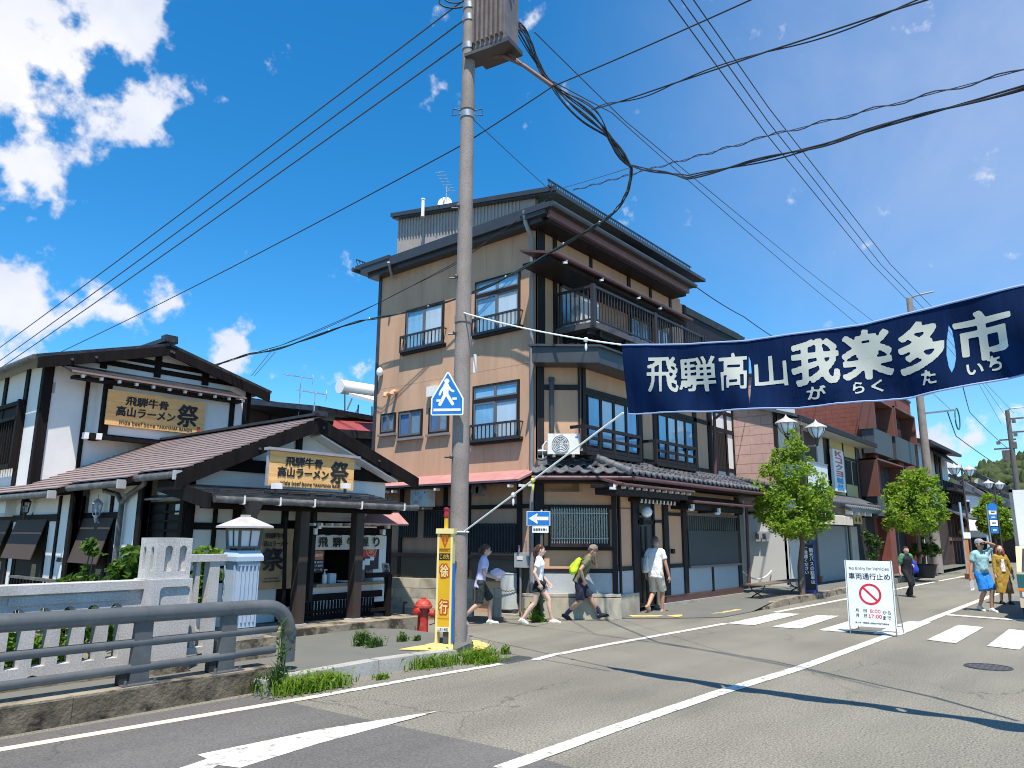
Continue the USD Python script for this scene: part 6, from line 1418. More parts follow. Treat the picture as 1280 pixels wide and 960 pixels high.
a, b = KX.w(KX.pt(925, 716)[0] - .0, KX.pt(925, 716)[1], -.0), KX.w(KX.pt(965, 713)[0], KX.pt(965, 713)[1], .05); a = A([XE1 + .02, Y1 - .02, F1.pt(925, 713)[1]])
ch = Thing('chain', 'white chain hanging across the gap beside the corner house', 'chain', a); ch.part('links', tube([a + (b - a) * t - A([0, 0, 1.1 * t * (1 - t)]) for t in np.linspace(0, 1, 20)], .02, 6), WHITEP); ch.part('hook', sphere(a, .035, 1), ALU)

# shop with the K sign
c0, c1_ = ux(1003), ux(1090)
cs = Thing('stationery_shop', 'low shop with white K sign, yellow plaster and grey shutter', 'shop', ((c0 + c1_) / 2, YS, .15))
zE_ = uz(1050, 537, .8); ce0, ce1 = ux(998, 516, .8), ux(1096, 556, .8)
cs.part('wall', K5.b(c0, c1_, .1, zE_ - .1, -.2, -.02), mat('dark_shop_wall', (.07, .06, .055), .85))
cs.part('main_roof', slab([(ce0, YS - .8, zE_), (ce1, YS - .8, zE_), (ce1, YS + 4, zE_ + 1.5), (ce0, YS + 4, zE_ + 1.5)], .1), mat('blue_grey_roof', (.10, .12, .14), .4, .1, 3, metallic=.2))
cs.part('eave_board', box(ce0, ce1, YS - .82, YS - .76, zE_ - .22, zE_ - .02), DARKW); cs.part('soffit', box(ce0 + .1, ce1 - .1, YS - .75, YS, zE_ - .2, zE_ - .12), GREYW)
cs.part('side_wall', box(c0 - .02, c0 + .1, YS, YS + 6, 3, zE_ + .3), GREYW)
for pa, pb, py0, py1, m, nm in ((1023.5, 1031, 540, 610, GREYW, 'grey_pier'), (1038, 1072.5, 553, 640, YPL, 'plaster_panel'), (1057, 1070, 577, 606, DARKIN, 'window')):
    w = cs.part(nm, K5.b(ux(pa), ux(pb), uz((pa + pb) / 2, py1), uz((pa + pb) / 2, py0), -.05, .03 + (.02 if nm == 'window' else 0)), m)
for px in (1038, 1055.5, 1071):
    cs.part('timber', K5.b(ux(px) - .06, ux(px) + .06, uz(px, 640), uz(px, 550), 0, .06), DARKW)
cs.part('timber', K5.b(ux(1056), ux(1072), uz(1064, 575) - .05, uz(1064, 575) + .05, 0, .065), DARKW)
for px in (1064,):
    cs.part('window_bar', K5.b(ux(px) - .03, ux(px) + .03, uz(px, 606), uz(px, 577), .05, .07), YPL)
zr5 = uz(1050, 627, .9); cs.part('lower_roof', slab([(c0 - .1, YS - 1.0, zr5 - .1), (ux(1068), YS - 1.0, zr5 - .1), (ux(1068), YS, zr5 + .35), (c0 - .1, YS, zr5 + .35)], .12), METALB)
cs.part('lower_roof_tile', J([cyl((x, YS - 1.02, zr5 - .06), (x, YS, zr5 + .38), .06, 8) for x in np.arange(c0, ux(1068), .28)]), TILES[0], kind='stuff')
cs.part('porch_beam', K5.b(c0, ux(1068), zr5 - .45, zr5 - .12, .0, .5), mat('aged_white_board', (.45, .44, .40), .7, .1, 4, dirt=.4)); cs.part('dark_bracket', K5.b(ux(1056), ux(1066), zr5 - .5, zr5 + .1, .5, .9), DARKW)
za, zbt = uz(1048, 645, 1.0), uz(1048, 656, 1.0); cs.part('awning', slab([tuple(K5.w(ux(1020, 650, 1.1), za - .02, 1.1)), tuple(K5.w(ux(1066, 650, 1.1), za - .02, 1.1)), tuple(K5.w(ux(1066, 650, 1.1), za + .25, .1)), tuple(K5.w(ux(1020, 650, 1.1), za + .25, .1))], .03), mat('beige_awning', (.62, .52, .42), .8)); cs.part('awning_valance', K5.b(ux(1020, 650, 1.1), ux(1066, 650, 1.1), zbt, za, 1.08, 1.1), mat('beige_awning', 0))
s0, s1, z1 = ux(1016), ux(1050.5), uz(1035, 657); SHUT = mat('shutter_grey', (.30, .34, .37), .45, .06, 3, metallic=.2)
sd = cs.part('shutter', K5.b(s0, s1, .15, z1, -.05, .0), SHUT)
for k in range(int((z1 - .15) / .085)):
    cs.part('shutter_slat', K5.b(s0, s1, .16 + k * .085, .16 + k * .085 + .06, 0, .025), SHUT, under=sd)
cs.part('shutter_post', K5.b(s1, s1 + .12, .15, z1, 0, .08), SHUT); cs.part('white_column', K5.b(ux(1055), ux(1063), .15, z1, -.05, .1), mat('aged_white_board', 0)); cs.part('dark_gap', K5.b(ux(1051), ux(1055), .15, z1, .0, .03), DARKIN)
t0, t1 = ux(1064.5, 635, 1.2), ux(1101, 640, 1.2); zt_ = uz(1082, 635, 1.2); cs.part('tile_porch', slab([(t0, YS - 1.2, zt_ - .08), (t1, YS - 1.2, zt_ - .08), (t1, YS, zt_ + .35), (t0, YS, zt_ + .35)], .1), TILES[1]); cs.part('tile_porch_roll', J([cyl((x, YS - 1.22, zt_ - .04), (x, YS, zt_ + .38), .06, 8) for x in np.arange(t0, t1, .28)]), TILES[1], kind='stuff')
for k in range(4):
    x = t0 + .2 + k * .9; cs.part('bracket', K5.b(x, x + .1, zt_ - .3, zt_ - .1, .9, 1.15), WHITEP)
cs.part('recess', K5.b(ux(1064), ux(1092), .15, zt_ - .1, -.1, -.015), DARKIN)
yk = Fr((0, YS - .25), (1, 0), (0, -1))
def vsign(name, label, F, p, t, m, cat='sign'):
    u0, u1, z0, z1 = rect(F, p); th = Thing(name, label, cat, F.w((u0 + u1) / 2, z0)); th.part('board', F.b(u0, u1, z0, z1, -t, 0), m); return th, u0, u1, z0, z1
th, u0, u1, z0, z1 = vsign('shop_sign', 'white vertical sign with red K and blue characters on the yellow wall', yk, [(1040.5, 561), (1053.5, 564), (1042.5, 613), (1056, 616)], .12, WHITEP)
h = z1 - z0; hw = u1 - u0
for k, (c, col) in enumerate((('K', 'sign_red'), ('コ', 'sign_red'), ('ク', 'sign_red'), ('ヨ', 'sign_red'), ('製', 'sign_blue'), ('品', 'sign_blue'))):
    m = plain(col, (.6, .06, .04) if col == 'sign_red' else (.03, .30, .62), .5); g = text(c, 1, .03); b0 = z1 - h * (.02 + .16 * (k + 1)); th.part('character', yk.flat(extr(fit(g, u0 + hw * .18, b0 + h * .015, u0 + hw * .82, b0 + h * .15), .01), 0, 0, .003), m)
th.part('edge', yk.b(u1, u1 + .05, z0, z1, -.12, .01), GREYPIPE)
th, u0, u1, z0, z1 = vsign('blank_sign', 'pale blank signboard half hidden by the street tree', Fr((0, YS - .6), (1, 0), (0, -1)), [(1012, 578), (1034, 582), (1012, 616), (1034, 620)], .1, mat('pale_sign_blue', (.60, .66, .70), .5, .04, 2)); th.part('frame', Fr((0, YS - .6), (1, 0), (0, -1)).b(u0, u1, z1, z1 + .05, -.1, .03), GREYPIPE)
th, u0, u1, z0, z1 = vsign('small_sign', 'small yellow sign with two dark arrows under the tiled porch', Fr((0, YS - .9), (1, 0), (0, -1)), [(1066.5, 644.5), (1077, 644), (1066.5, 655), (1077, 655)], .05, mat('mustard', (.50, .34, .12), .6)); F_ = Fr((0, YS - .9), (1, 0), (0, -1))
for k in range(2):
    c = u0 + (u1 - u0) * (.3 + .42 * k); th.part('arrow_mark', F_.flat(extr(sg.Polygon([(c - .14, z0 + .5 * (z1 - z0)), (c + .14, z0 + .5 * (z1 - z0)), (c, z0 + .2 * (z1 - z0))]).union(sg.box(c - .08, z0 + .5 * (z1 - z0), c + .08, z0 + .75 * (z1 - z0))), .006), 0, 0, .002), INK)

# red building
d0, d1 = ux(1088), ux(1147); zD = uz(1143, 508); yd = YS
rd = Thing('red_building', 'red brick clad building with projecting brown window boxes', 'building', ((d0 + d1) / 2, YS, .15))
rd.part('body', box(d0, d1, YS, YS + 12, .1, zD), BRICK); rd.part('parapet_cap', box(d0 - .05, d1 + .05, YS - .06, YS + 12, zD, zD + .12), METALB)
pil = lambda a, b, z0, z1, n=.35, m=BRICK, nm='pilaster': rd.part(nm, K5.b(ux(a), ux(b), z0, z1, 0, n), m)
pil(1087, 1091, 4.0, zD - .3); pil(1117, 1123, 4.0, uz(1120, 540))
# tile courses of the street face and side wall
rd.part('tile_course', J([box(d0 - .012, d0, YS + k * .6 + (.3 if j % 2 else 0), YS + k * .6 + .59 + (.3 if j % 2 else 0), 4.5 + j * .22, 4.5 + j * .22 + .212) for k in range(19) for j in range(int((zD - 4.6) / .22))]), BRICK, kind='stuff')
def winbox(pa, pb, py0, py1, pan):
    u0, u1 = ux(pa, 560, .7), ux(pb, 560, .7); z1, z0 = uz((pa + pb) / 2, py0, .7), uz((pa + pb) / 2, py1, .7); t = .07
    w = rd.part('window_box', J(K5.b(u0, u0 + t, z0, z1, 0, .75), K5.b(u1 - t, u1, z0, z1, 0, .75), K5.b(u0, u1, z1 - t, z1, 0, .751)), BRBOX)
    rd.part('window', K5.b(u0 + t, u1 - t, z0, z1 - t, 0, .04), mat('dark_window', 0), under=w); rd.part('mullion', K5.b((u0 + u1) / 2 - .05, (u0 + u1) / 2 + .05, z0, z1 - t, .04, .1), ALU, under=w)
    rd.part('balcony_panel', K5.b(u0 + .1, u1 - .05, z0 - (z1 - z0) * pan, z0 + .05, .1, .6), DGREY, under=w)
winbox(1096, 1119, 505, 541, .75); winbox(1122, 1146, 517, 551, .75); winbox(1093, 1126, 577, 622, .5); winbox(1128, 1149, 587, 628, .5)
for a, b in ((1092, 1099), (1125, 1127.5), (1129, 1132)):
    pil(a, b, .15, uz(1110, 640), .5, BRICK, 'column')
rd.part('entrance', K5.b(ux(1099), ux(1125), .15, uz(1110, 646), -.05, .012), DARKIN); rd.part('door_frame', J(K5.b(ux(1100), ux(1124), uz(1110, 660) - .05, uz(1110, 660) + .06, .012, .05), K5.b(ux(1115) - .05, ux(1115) + .05, .15, uz(1110, 660), .012, .05)), ALU); rd.part('canopy', K5.b(ux(1100), ux(1128), uz(1110, 646), uz(1110, 640), .012, .9), BRBOX)
rd.part('entrance', K5.b(ux(1132), ux(1147), .15, uz(1140, 640), -.05, .012), DARKIN)

# houses beyond
def house(name, label, x0, x1, zb, over, m, rise=1.4, roof=None, gable=False, ycol=YS, depth=8):
    h_ = Thing(name, label, 'house', ((x0 + x1) / 2, ycol, .1)); h_.part('wall', box(x0, x1, ycol, ycol + depth, .05, zb), m)
    if not gable:
        h_.part('roof', slab([(x0 - .3, ycol - over, zb), (x1 + .3, ycol - over, zb), (x1 + .3, ycol + depth / 2, zb + rise), (x0 - .3, ycol + depth / 2, zb + rise)], .18), roof or METALB); h_.part('rear_roof', slab([(x0 - .3, ycol + depth / 2, zb + rise), (x1 + .3, ycol + depth / 2, zb + rise), (x1 + .3, ycol + depth, zb), (x0 - .3, ycol + depth, zb)], .18), roof or METALB)
        h_.part('gable', place(extr(sg.Polygon([(ycol, zb - .1), (ycol + depth, zb - .1), (ycol + depth / 2, zb + rise - .15)]), .1), (x0 - .02, 0, 0), (0, 1, 0), (0, 0, 1), (1, 0, 0)), m)
    return h_
e0, e1 = d1 + .3, ux(1186); zEh = uz(1185, 560, .9)
hE = house('white_house', 'white two-storey house with dark roof behind the utility pole', e0, e1, zEh, .9, GREYW, 1.0)
for pa, pb in ((1146, 1149), (1170, 1173), (1175, 1177)):
    hE.part('timber', K5.b(ux(pa), ux(pb), 4, zEh, 0, .08), DARKW)
hE.part('balcony_roof', slab([tuple(K5.w(ux(1163), uz(1172, 570, .8), .8)), tuple(K5.w(ux(1183), uz(1172, 570, .8), .8)), tuple(K5.w(ux(1183), uz(1172, 563), 0)), tuple(K5.w(ux(1163), uz(1172, 563), 0))], .1), METALB)
hE.part('lower_front', K5.b(e0, e1, .1, uz(1165, 640), 0, .06), mat('dark_timber_front', (.05, .032, .025), .8, .3, 3)); hE.part('window', K5.b(ux(1150), ux(1160), uz(1155, 590), uz(1155, 560), 0, .05), mat('pale_shutter', (.45, .48, .55), .6))
f0, f1 = ux(1176), ux(1202); zF = uz(1200, 618, .8)
hF = house('wooden_shop', 'dark wooden shop with lattice front behind the second street lamp', f0, f1, zF + .3, 1.0, mat('dark_timber_front', 0), .5, depth=4)
hF.part('upper_lattice', J([K5.b(u, u + .12, uz(1190, 630), uz(1190, 604), .02, .12) for u in np.linspace(f0 + .3, f1 - .5, 14)]), DARKW, kind='stuff'); hF.part('upper_panel', K5.b(f0 + .2, f1 - .2, uz(1190, 622), uz(1190, 606), 0, .02), mat('pale_blue_wall', (.45, .52, .62), .8))
hF.part('lower_roof', slab([tuple(K5.w(f0, uz(1195, 645, 1.4), 1.4)), tuple(K5.w(f1, uz(1195, 645, 1.4), 1.4)), tuple(K5.w(f1, uz(1195, 636), 0)), tuple(K5.w(f0, uz(1195, 636), 0))], .12), mat('grey_roof_tile', 0))
for k in range(7):
    u = f0 + (f1 - f0) * (k + .5) / 7; hF.part('front_post', K5.b(u - .1, u + .1, .1, uz(1195, 648), 0, .2), mat('reddish_timber', (.09, .045, .035), .7, .3, 3))
hF.part('shop_opening', K5.b(f0 + .3, f1 - .3, .5, uz(1195, 655), .0, .05), DARKIN); hF.part('paper_lamp', sphere(K5.w(ux(1185), uz(1185, 663, .6), .6), .35, 2, (1, 1, .8)), mat('paper_lamp_tan', (.5, .33, .15), .7)); hF.part('half_curtain', K5.b(f0 + .4, f1 - .4, uz(1195, 676), uz(1195, 672), .05, .2), mat('tan_board', (.25, .13, .09), .8))
g0, g1 = ux(1213), ux(1226); zG = uz(1225, 618)
hG = Thing('storehouse', 'white plastered storehouse with grey gable roof further down the street', 'house', (g0, YS, .1)); xg = g0; KG = Fr((xg, 0), (0, 1), (-1, 0))
ylo, yhi, ypk = KG.pt(1229, 640)[0], KG.pt(1194, 640)[0], KG.pt(1203, 604)[0]; zlo_, zpk, zhi = KG.pt(1229, 622)[1], KG.pt(1203, 604)[1], KG.pt(1194, 610)[1]
hG.part('gable_wall', place(extr(sg.Polygon([(ylo, .1), (yhi + 3, .1), (yhi + 3, zhi), (ypk, zpk), (ylo, zlo_)]), 8), (xg, 0, 0), (0, 1, 0), (0, 0, 1), (1, 0, 0)), mat('blue_white_plaster', (.66, .69, .74), .85, .04, 1))
hG.part('roof', slab([(xg - .4, ylo - .8, zlo_ - .1), (xg + 9, ylo - .8, zlo_ - .1), (xg + 9, ypk, zpk + .2), (xg - .4, ypk, zpk + .2)], .25), mat('grey_roof_tile', 0)); hG.part('rear_roof', slab([(xg - .4, ypk, zpk + .2), (xg + 9, ypk, zpk + .2), (xg + 9, yhi + 3.5, zhi - .6), (xg - .4, yhi + 3.5, zhi - .6)], .25), mat('grey_roof_tile', 0))
hG.part('window', KG.b(KG.pt(1212, 632)[0], KG.pt(1205, 632)[0], KG.pt(1208, 640)[1], KG.pt(1208, 626)[1], 0, .06), DARKIN); hG.part('window_frame', KG.b(KG.pt(1213, 632)[0], KG.pt(1204, 632)[0], KG.pt(1208, 627)[1], KG.pt(1208, 625)[1], .06, .2), WHITEP)
hG.part('pent_roof', slab([tuple(KG.w(ylo - .5, KG.pt(1233, 663, 2)[1], 2)), tuple(KG.w(yhi, KG.pt(1233, 663, 2)[1], 2)), tuple(KG.w(yhi, KG.pt(1225, 648)[1], 0)), tuple(KG.w(ylo - .5, KG.pt(1225, 648)[1], 0))], .1), mat('pale_roof', (.55, .53, .5), .6)); hG.part('base', KG.b(ylo, yhi, .1, KG.pt(1225, 672)[1], 0, .1), DARKIN)
i0 = ux(1232); KI = Fr((i0, 0), (0, 1), (-1, 0))
hI = Thing('cream_house', 'cream gabled house beyond the storehouse below the wooded hill', 'house', (i0, YS, .1)); z_ = [KI.pt(*p) for p in ((1264, 622), (1262, 609), (1226, 596), (1218, 600))]
hI.part('wall', place(extr(sg.Polygon([(z_[0][0], .1), (z_[3][0], .1), (z_[3][0], z_[3][1]), (z_[2][0], z_[2][1]), (z_[0][0], z_[1][1] - .5)]), 8), (i0, 0, 0), (0, 1, 0), (0, 0, 1), (1, 0, 0)), CREAMW); hI.part('roof', slab([(i0 - .5, z_[0][0] - .8, z_[1][1] - .6), (i0 + 8, z_[0][0] - .8, z_[1][1] - .6), (i0 + 8, z_[2][0], z_[2][1] + .2), (i0 - .5, z_[2][0], z_[2][1] + .2)], .35), METALB)
hI.part('belt', KI.b(z_[0][0], z_[3][0], KI.pt(1240, 610)[1] - .2, KI.pt(1240, 610)[1] + .1, 0, .3), METALB)
j0 = ux(1222); hJ = Thing('dark_shops', 'row of dark low shops at the far end of the street', 'shop', (j0, 8, .1)); hJ.part('wall', box(j0 - 1, j0 + 1, 5.5, 11, .05, 4.2), mat('dark_timber_front', 0)); hJ.part('roof', slab([(j0 - 2, 4.5, 3.9), (j0 + 2, 4.5, 3.9), (j0 + 2, 11, 7.0), (j0 - 2, 11, 7.0)], .3), METALB); hJ.part('awning', slab([(j0 - 3, 5, 2.9), (j0 - 1, 5, 3.5), (j0 - 1, 9, 3.5), (j0 - 3, 9, 2.9)], .08), mat('pale_roof', 0))
hK = Thing('far_end_houses', 'low brown houses closing the far end of the street', 'house', (150, 0, .1)); 
for k in range(6):
    y = -32 + k * 7.5; hK.part('wall', box(125 + k, 135, y, y + 7.2, 0, 4 + (k * 37 % 5) * .5), (mat('dark_timber_front', 0), CREAMW, GREYW)[k % 3]); hK.part('roof', slab([(124 + k, y - .4, 4.0 + (k * 37 % 5) * .5), (124 + k, y + 7.6, 4.0 + (k * 37 % 5) * .5), (130 + k, y + 7.6, 6.4 + (k * 37 % 5) * .5), (130 + k, y - .4, 6.4 + (k * 37 % 5) * .5)], .25), METALB)

# ------------------------------------------------------------------ wooded hill
hc = ond(1275, 640, 420); hs = lambda px, py: ond(px, py, 420)[2]
rngh = np.random.default_rng(21)
hd_ = unit([hc[0], hc[1], 0]); hr = A([hd_[1], -hd_[0], 0])
prof_x = A([-140, -70, -44, -30, -12, 0, 14, 40, 110, 220, 330]); prof_z = A([0, 3, 22, 30, 42, 45, 47, 45, 42, 30, 0]) * (hs(1255, 569) / 47.0) * .92
nx, ny = 60, 26
gx, gy = np.meshgrid(np.linspace(-140, 330, nx), np.linspace(-70, 130, ny))
hz = np.interp(gx, prof_x, prof_z) * np.interp(gy, [-70, -5, 20, 60, 130], [0, .9, 1.0, .85, 0])
hv = hc[None, None, :] * A([1, 1, 0]) + gx[..., None] * hr + gy[..., None] * hd_ + hz[..., None] * A([0, 0, 1.0])
single('hill', (hv.reshape(-1, 3), A([[j * nx + i, j * nx + i + 1, (j + 1) * nx + i + 1, (j + 1) * nx + i] for j in range(ny - 1) for i in range(nx - 1)])), mat('hill_green', (.045, .075, .025), .95, .3, .2), 'hill behind the far end of the street', kind='structure', smooth=True)
bl = []
ico = trimesh.creation.icosphere(2, 1.0); iv = A(ico.vertices)
for k in range(1500):
    x, y = rngh.uniform(-90, 150), rngh.uniform(-62, 30); z = float(np.interp(x, prof_x, prof_z) * np.interp(y, [-70, -5, 20, 60, 130], [0, .9, 1.0, .85, 0]))
    if z < 2: continue
    r = rngh.uniform(2.0, 4.6); con = rngh.random() < .22
    v = iv * (1 + .75 * (meshkit.fbm(iv * 2.4 + k * 3.1, 3, 5) - .5))[:, None] * r * (A([.5, .5, 1.6]) if con else A([1, 1, .95]))
    bl.append(T(v + hc * A([1, 1, 0]) + x * hr + y * hd_ + A([0, 0, z + r * .3]), ico.faces))
FOREST = mat('forest_green', (.036, .062, .018), .9, .5, .45, .8, 2.2, col2=(.085, .115, .030), island=.35)
single('forest', J(bl), FOREST, 'wooded slope of the hill at the far right', 'forest', kind='stuff', smooth=True)
# ================================================================== pole, signs and street furniture
CONCP = speckled('pole_concrete', (.15, .128, .118), (.262, .226, .21), 75)
STEEL = plain('galvanised', (.40, .41, .41), .4, .7)
PB = gnd(570.5, 815); PB[2] = 0.0
po = Thing('utility_pole', 'tall grey concrete utility pole with transformer at the street corner', 'utility pole', PB)
HP = 12.9; zp = lambda py: float(ond(585, py, math.hypot(PB[0], PB[1]))[2])
prr = lambda z: .155 - .0035 * z
po.part('shaft', tube([PB + A([0, 0, z]) for z in np.linspace(-.1, HP, 14)], [prr(max(z, 0)) for z in np.linspace(-.1, HP, 14)], 22), CONCP, smooth=50)
for py, m in ((400, CONCP), (135, CONCP), (145, STEEL), (60, STEEL), (25, STEEL), (10, STEEL)):
    z = zp(py); po.part('band', tube([PB + A([0, 0, z - .06]), PB + A([0, 0, z + .06])], [prr(z) + .013] * 2, 22), m, smooth=50)
side = A([RIGHT[0], RIGHT[1], 0]); side = unit(side); fw = A([side[1], -side[0], 0]); fw = -fw if fw[0] * _f[0] + fw[1] * _f[1] < 0 else fw      # to the right of and away from the viewer
for k, py in enumerate((260, 348, 418, 480, 572)):
    z = zp(py); s = -1 if k % 2 == 0 or True else 1; po.part('step_bolt', J(cyl(PB + A([0, 0, z]) + side * s * prr(z), PB + A([0, 0, z]) + side * s * (prr(z) + .12), .012, 6), sphere(PB + A([0, 0, z]) + side * s * (prr(z) + .0) - fw * .1, .035, 1)), plain('dark_steel', (.09, .09, .09), .5, .5))
z = zp(455); po.part('number_plate', box(*(np.sort([PB[0] + side[0] * .13 - .03, PB[0] + side[0] * .13 + .03])), *(np.sort([PB[1] + side[1] * .13 - .12, PB[1] + side[1] * .13 - .10])), z - .17, z + .15), WHITEP)
# transformer box and its bracket
ztr0 = zp(78)
t0 = PB + side * .40 - fw * .05
a_ = unit(side * .75 - fw * .45); b_ = A([-a_[1], a_[0], 0])
def obox(c, ax, bx, ha, hb, z0, z1):
    return fixn(hexa([A([c[0], c[1], 0]) + ax * i * ha + bx * j * hb + A([0, 0, z]) for z in (z0, z1) for j in (-1, 1) for i in (-1, 1)]))
TRM = mat('transformer_grey', (.17, .145, .14), .55, .12, 3, .15, 20, metallic=.2, dirt=.4, dirt_col=(.3, .27, .25), dscale=3)
po.part('transformer', obox(t0 + a_ * .12, a_, b_, .34, .24, ztr0 + .15, ztr0 + 1.7), TRM)
for k in range(7):
    c = t0 + a_ * (.12 - .3 + .1 * k); po.part('cooling_fin', obox(c - b_ * .27, a_, b_, .018, .045, ztr0 + .25, ztr0 + 1.6), TRM); 
po.part('transformer_base', J(beam(PB + A([0, 0, ztr0 + .02]), t0 + a_ * .5 + A([0, 0, ztr0 + .13]), .4, .06), obox(t0 + a_ * .15, a_, b_, .4, .26, ztr0 + .06, ztr0 + .15)), plain('dark_steel', 0))
for k in range(4):
    c = t0 + a_ * .48 + b_ * (.08 * k - .1); po.part('insulator', lathe([(.02, 0), (.045, .03), (.03, .05), (.05, .08), (.03, .1), (.045, .13), (.02, .16)], 10, (c[0], c[1], ztr0 + 1.1 + .2 * k)), plain('porcelain', (.12, .09, .085), .2))
RUST = mat('red_brown_arm', (.13, .070, .058), .6, .15, 5, .1, 20)
def polepx(px, py, d):
    """A point d metres further from the viewer than the pole (negative = nearer)."""
    return ond(px, py, math.hypot(PB[0], PB[1]) + d)
arm_end = polepx(691, 108, -.6)
po.part('cable_arm', tube([PB + A([0, 0, zp(73)]) + side * .1, polepx(630, 70, -.15), polepx(655, 82, -.3), arm_end], .038, 10), RUST, smooth=50); po.part('arm_brace', tube([polepx(625, 58, -.1), polepx(652, 80, -.3)], .03, 8), RUST)
po.part('wire_loop', tube([PB + side * .15 * math.cos(a) * 0 - side * (.3 + .28 * math.cos(a)) + A([0, 0, zp(2) + .14 * math.sin(a)]) for a in np.linspace(0, 2 * PI, 20)], .016, 6), INK); po.part('wire_loop', tube([PB - side * (.28 + .2 * math.cos(a)) + A([0, 0, zp(-2) + .1 * math.sin(a)]) for a in np.linspace(0, 2 * PI, 20)], .014, 6), INK)
for s in (-1, 1):
    z = zp(138); po.part('cable_hook', tube([PB + A([0, 0, z]) + side * s * (prr(z) + .0), PB + A([0, 0, z + .03]) + side * s * (prr(z) + .14), PB + A([0, 0, z - .1]) + side * s * (prr(z) + .16), PB + A([0, 0, z - .08]) + side * s * prr(z)], .012, 6), plain('dark_steel', 0))
z = zp(665); po.part('rope_band', tube([PB + A([(prr(z) + .01) * math.cos(a), (prr(z) + .01) * math.sin(a), z]) for a in np.linspace(0, 2 * PI, 20)], .012, 6), WHITEP)
# crosswalk sign: blue pentagon with a walking figure
SBLUE = plain('sign_blue_paint', (.012, .165, .50), .4); SW = plain('sign_white', (.80, .82, .82), .4)
sn = unit(-_f * A([1, 1, 0]) + A([-.10, .05, 0])); sd_ = A([-sn[1], sn[0], 0]); sd_ = sd_ if np.dot(sd_, side) > 0 else -sd_
oc = polepx(559, 492, -.28); SF = Fr(oc - sn * 0, sd_, sn); SF.o = A([oc[0], oc[1], 0.0])
sp = [SF.pt(*p) for p in ((561, 463), (579.5, 498), (579.5, 517), (538.5, 521), (539, 498))]
w = sp[1][0] - sp[4][0]; cxs = (sp[1][0] + sp[4][0]) / 2; zb0 = (sp[2][1] + sp[3][1]) / 2; zb1 = (sp[1][1] + sp[4][1]) / 2; zt0 = sp[0][1]
out = sg.Polygon([(cxs - w / 2, zb0), (cxs + w / 2, zb0), (cxs + w / 2, zb1), (cxs, zt0), (cxs - w / 2, zb1)]).buffer(-.03).buffer(.03)
cwk = Thing('crosswalk_sign', 'blue five-sided crosswalk sign with white walking figure on the utility pole', 'road sign', SF.w(cxs, zb0))
cwk.part('plate', SF.flat(extr(out, .02), 0, 0, -.02), SW); cwk.part('blue_field', SF.flat(extr(out.buffer(-.022), .003), 0, 0, .0005), SBLUE)
H_s = zt0 - zb0
def P2(x, y): return (cxs + x * H_s, zb0 + y * H_s)
fig = shapely.union_all([sg.Point(P2(-.02, .76)).buffer(.055 * H_s), sg.LineString([P2(-.03, .66), P2(-.04, .48)]).buffer(.06 * H_s), sg.LineString([P2(-.04, .48), P2(-.16, .24)]).buffer(.035 * H_s), sg.LineString([P2(-.02, .48), P2(.05, .36), P2(.12, .25)]).buffer(.035 * H_s), sg.LineString([P2(-.06, .66), P2(-.15, .52), P2(-.17, .46)]).buffer(.024 * H_s), sg.LineString([P2(.0, .66), P2(.07, .56), P2(.13, .53)]).buffer(.024 * H_s)])
cwk.part('walking_figure', SF.flat(extr(fig, .003), 0, 0, .0035), SW)
cwk.part('stripe', SF.flat(extr(shapely.union_all([sg.box(*P2(-.30, .09), *P2(.30, .145))]), .003), 0, 0, .0035), SW); cwk.part('stripe', SF.flat(extr(sg.box(*P2(-.24, .30), *P2(-.14, .35)), .003), 0, 0, .0035), SW); cwk.part('stripe', SF.flat(extr(sg.box(*P2(.11, .34), *P2(.21, .39)), .003), 0, 0, .0035), SW)
cwk.part('bracket', J(beam(SF.w(cxs, zb0 + .1, -.03), A([*PB[:2], zb0 + .1]), .03, .04), beam(SF.w(cxs, zb0 + .35, -.03), A([*PB[:2], zb0 + .35]), .03, .04)), plain('dark_steel', 0))
# yellow slow-down post in front of the pole
YEL = mat('sign_yellow', (.62, .36, .008), .45, .06, 3, dirt=.2, dirt_col=(.5, .33, .08)); YFR = mat('pale_yellow_frame', (.72, .60, .26), .5, .08, 4); SORG = plain('sign_orange_red', (.42, .075, .008), .5)
yo = gnd(556, 806, .17); yo[2] = .17
yn = unit(-_f * A([1, 1, 0]) + A([-.28, .18, 0])); yd_ = A([-yn[1], yn[0], 0]); yd_ = yd_ if np.dot(yd_, side) > 0 else -yd_
YF = Fr(yo, yd_, yn); u0, u1 = YF.pt(544.5, 760)[0], YF.pt(564, 760)[0]; z1 = YF.pt(555, 663)[1]
ys_ = Thing('slow_sign', 'narrow yellow upright slow-down sign with red lamp top beside the pole', 'sign', yo)
D_ = .12
ys_.part('panel', YF.b(u0 + .03, u1 - .03, .40, z1 - .05, -D_ + .01, -.004), YEL)
for bx in (YF.b(u0, u0 + .032, .17, z1, -D_, 0), YF.b(u1 - .032, u1, .17, z1, -D_, 0)):
    ys_.part('frame', bx, YFR)
ys_.part('top_cap', YF.b(u0 - .02, u1 + .02, z1 - .05, z1 + .03, -D_ - .01, .02), YFR); ys_.part('blue_edge', YF.b(u1 + .001, u1 + .011, .2, z1 - .5, -D_, -.01), SBLUE); ys_.part('leg', YF.b(u0 + .12, u0 + .20, .15, .40, -.09, -.03), DGREY)
um_ = (u0 + u1) / 2; zb_ = z1 + .03; c = YF.w(um_ - .01, zb_, -.06)
ys_.part('lamp_stem', cyl(c, c + A([0, 0, .16]), .035, 12), YEL); ys_.part('red_lamp', lathe([(.036, .16), (.045, .18), (.04, .27), (.048, .28), (.048, .31), (.01, .33)], 14, c), plain('red_lens', (.30, .015, .02), .15), smooth=40)
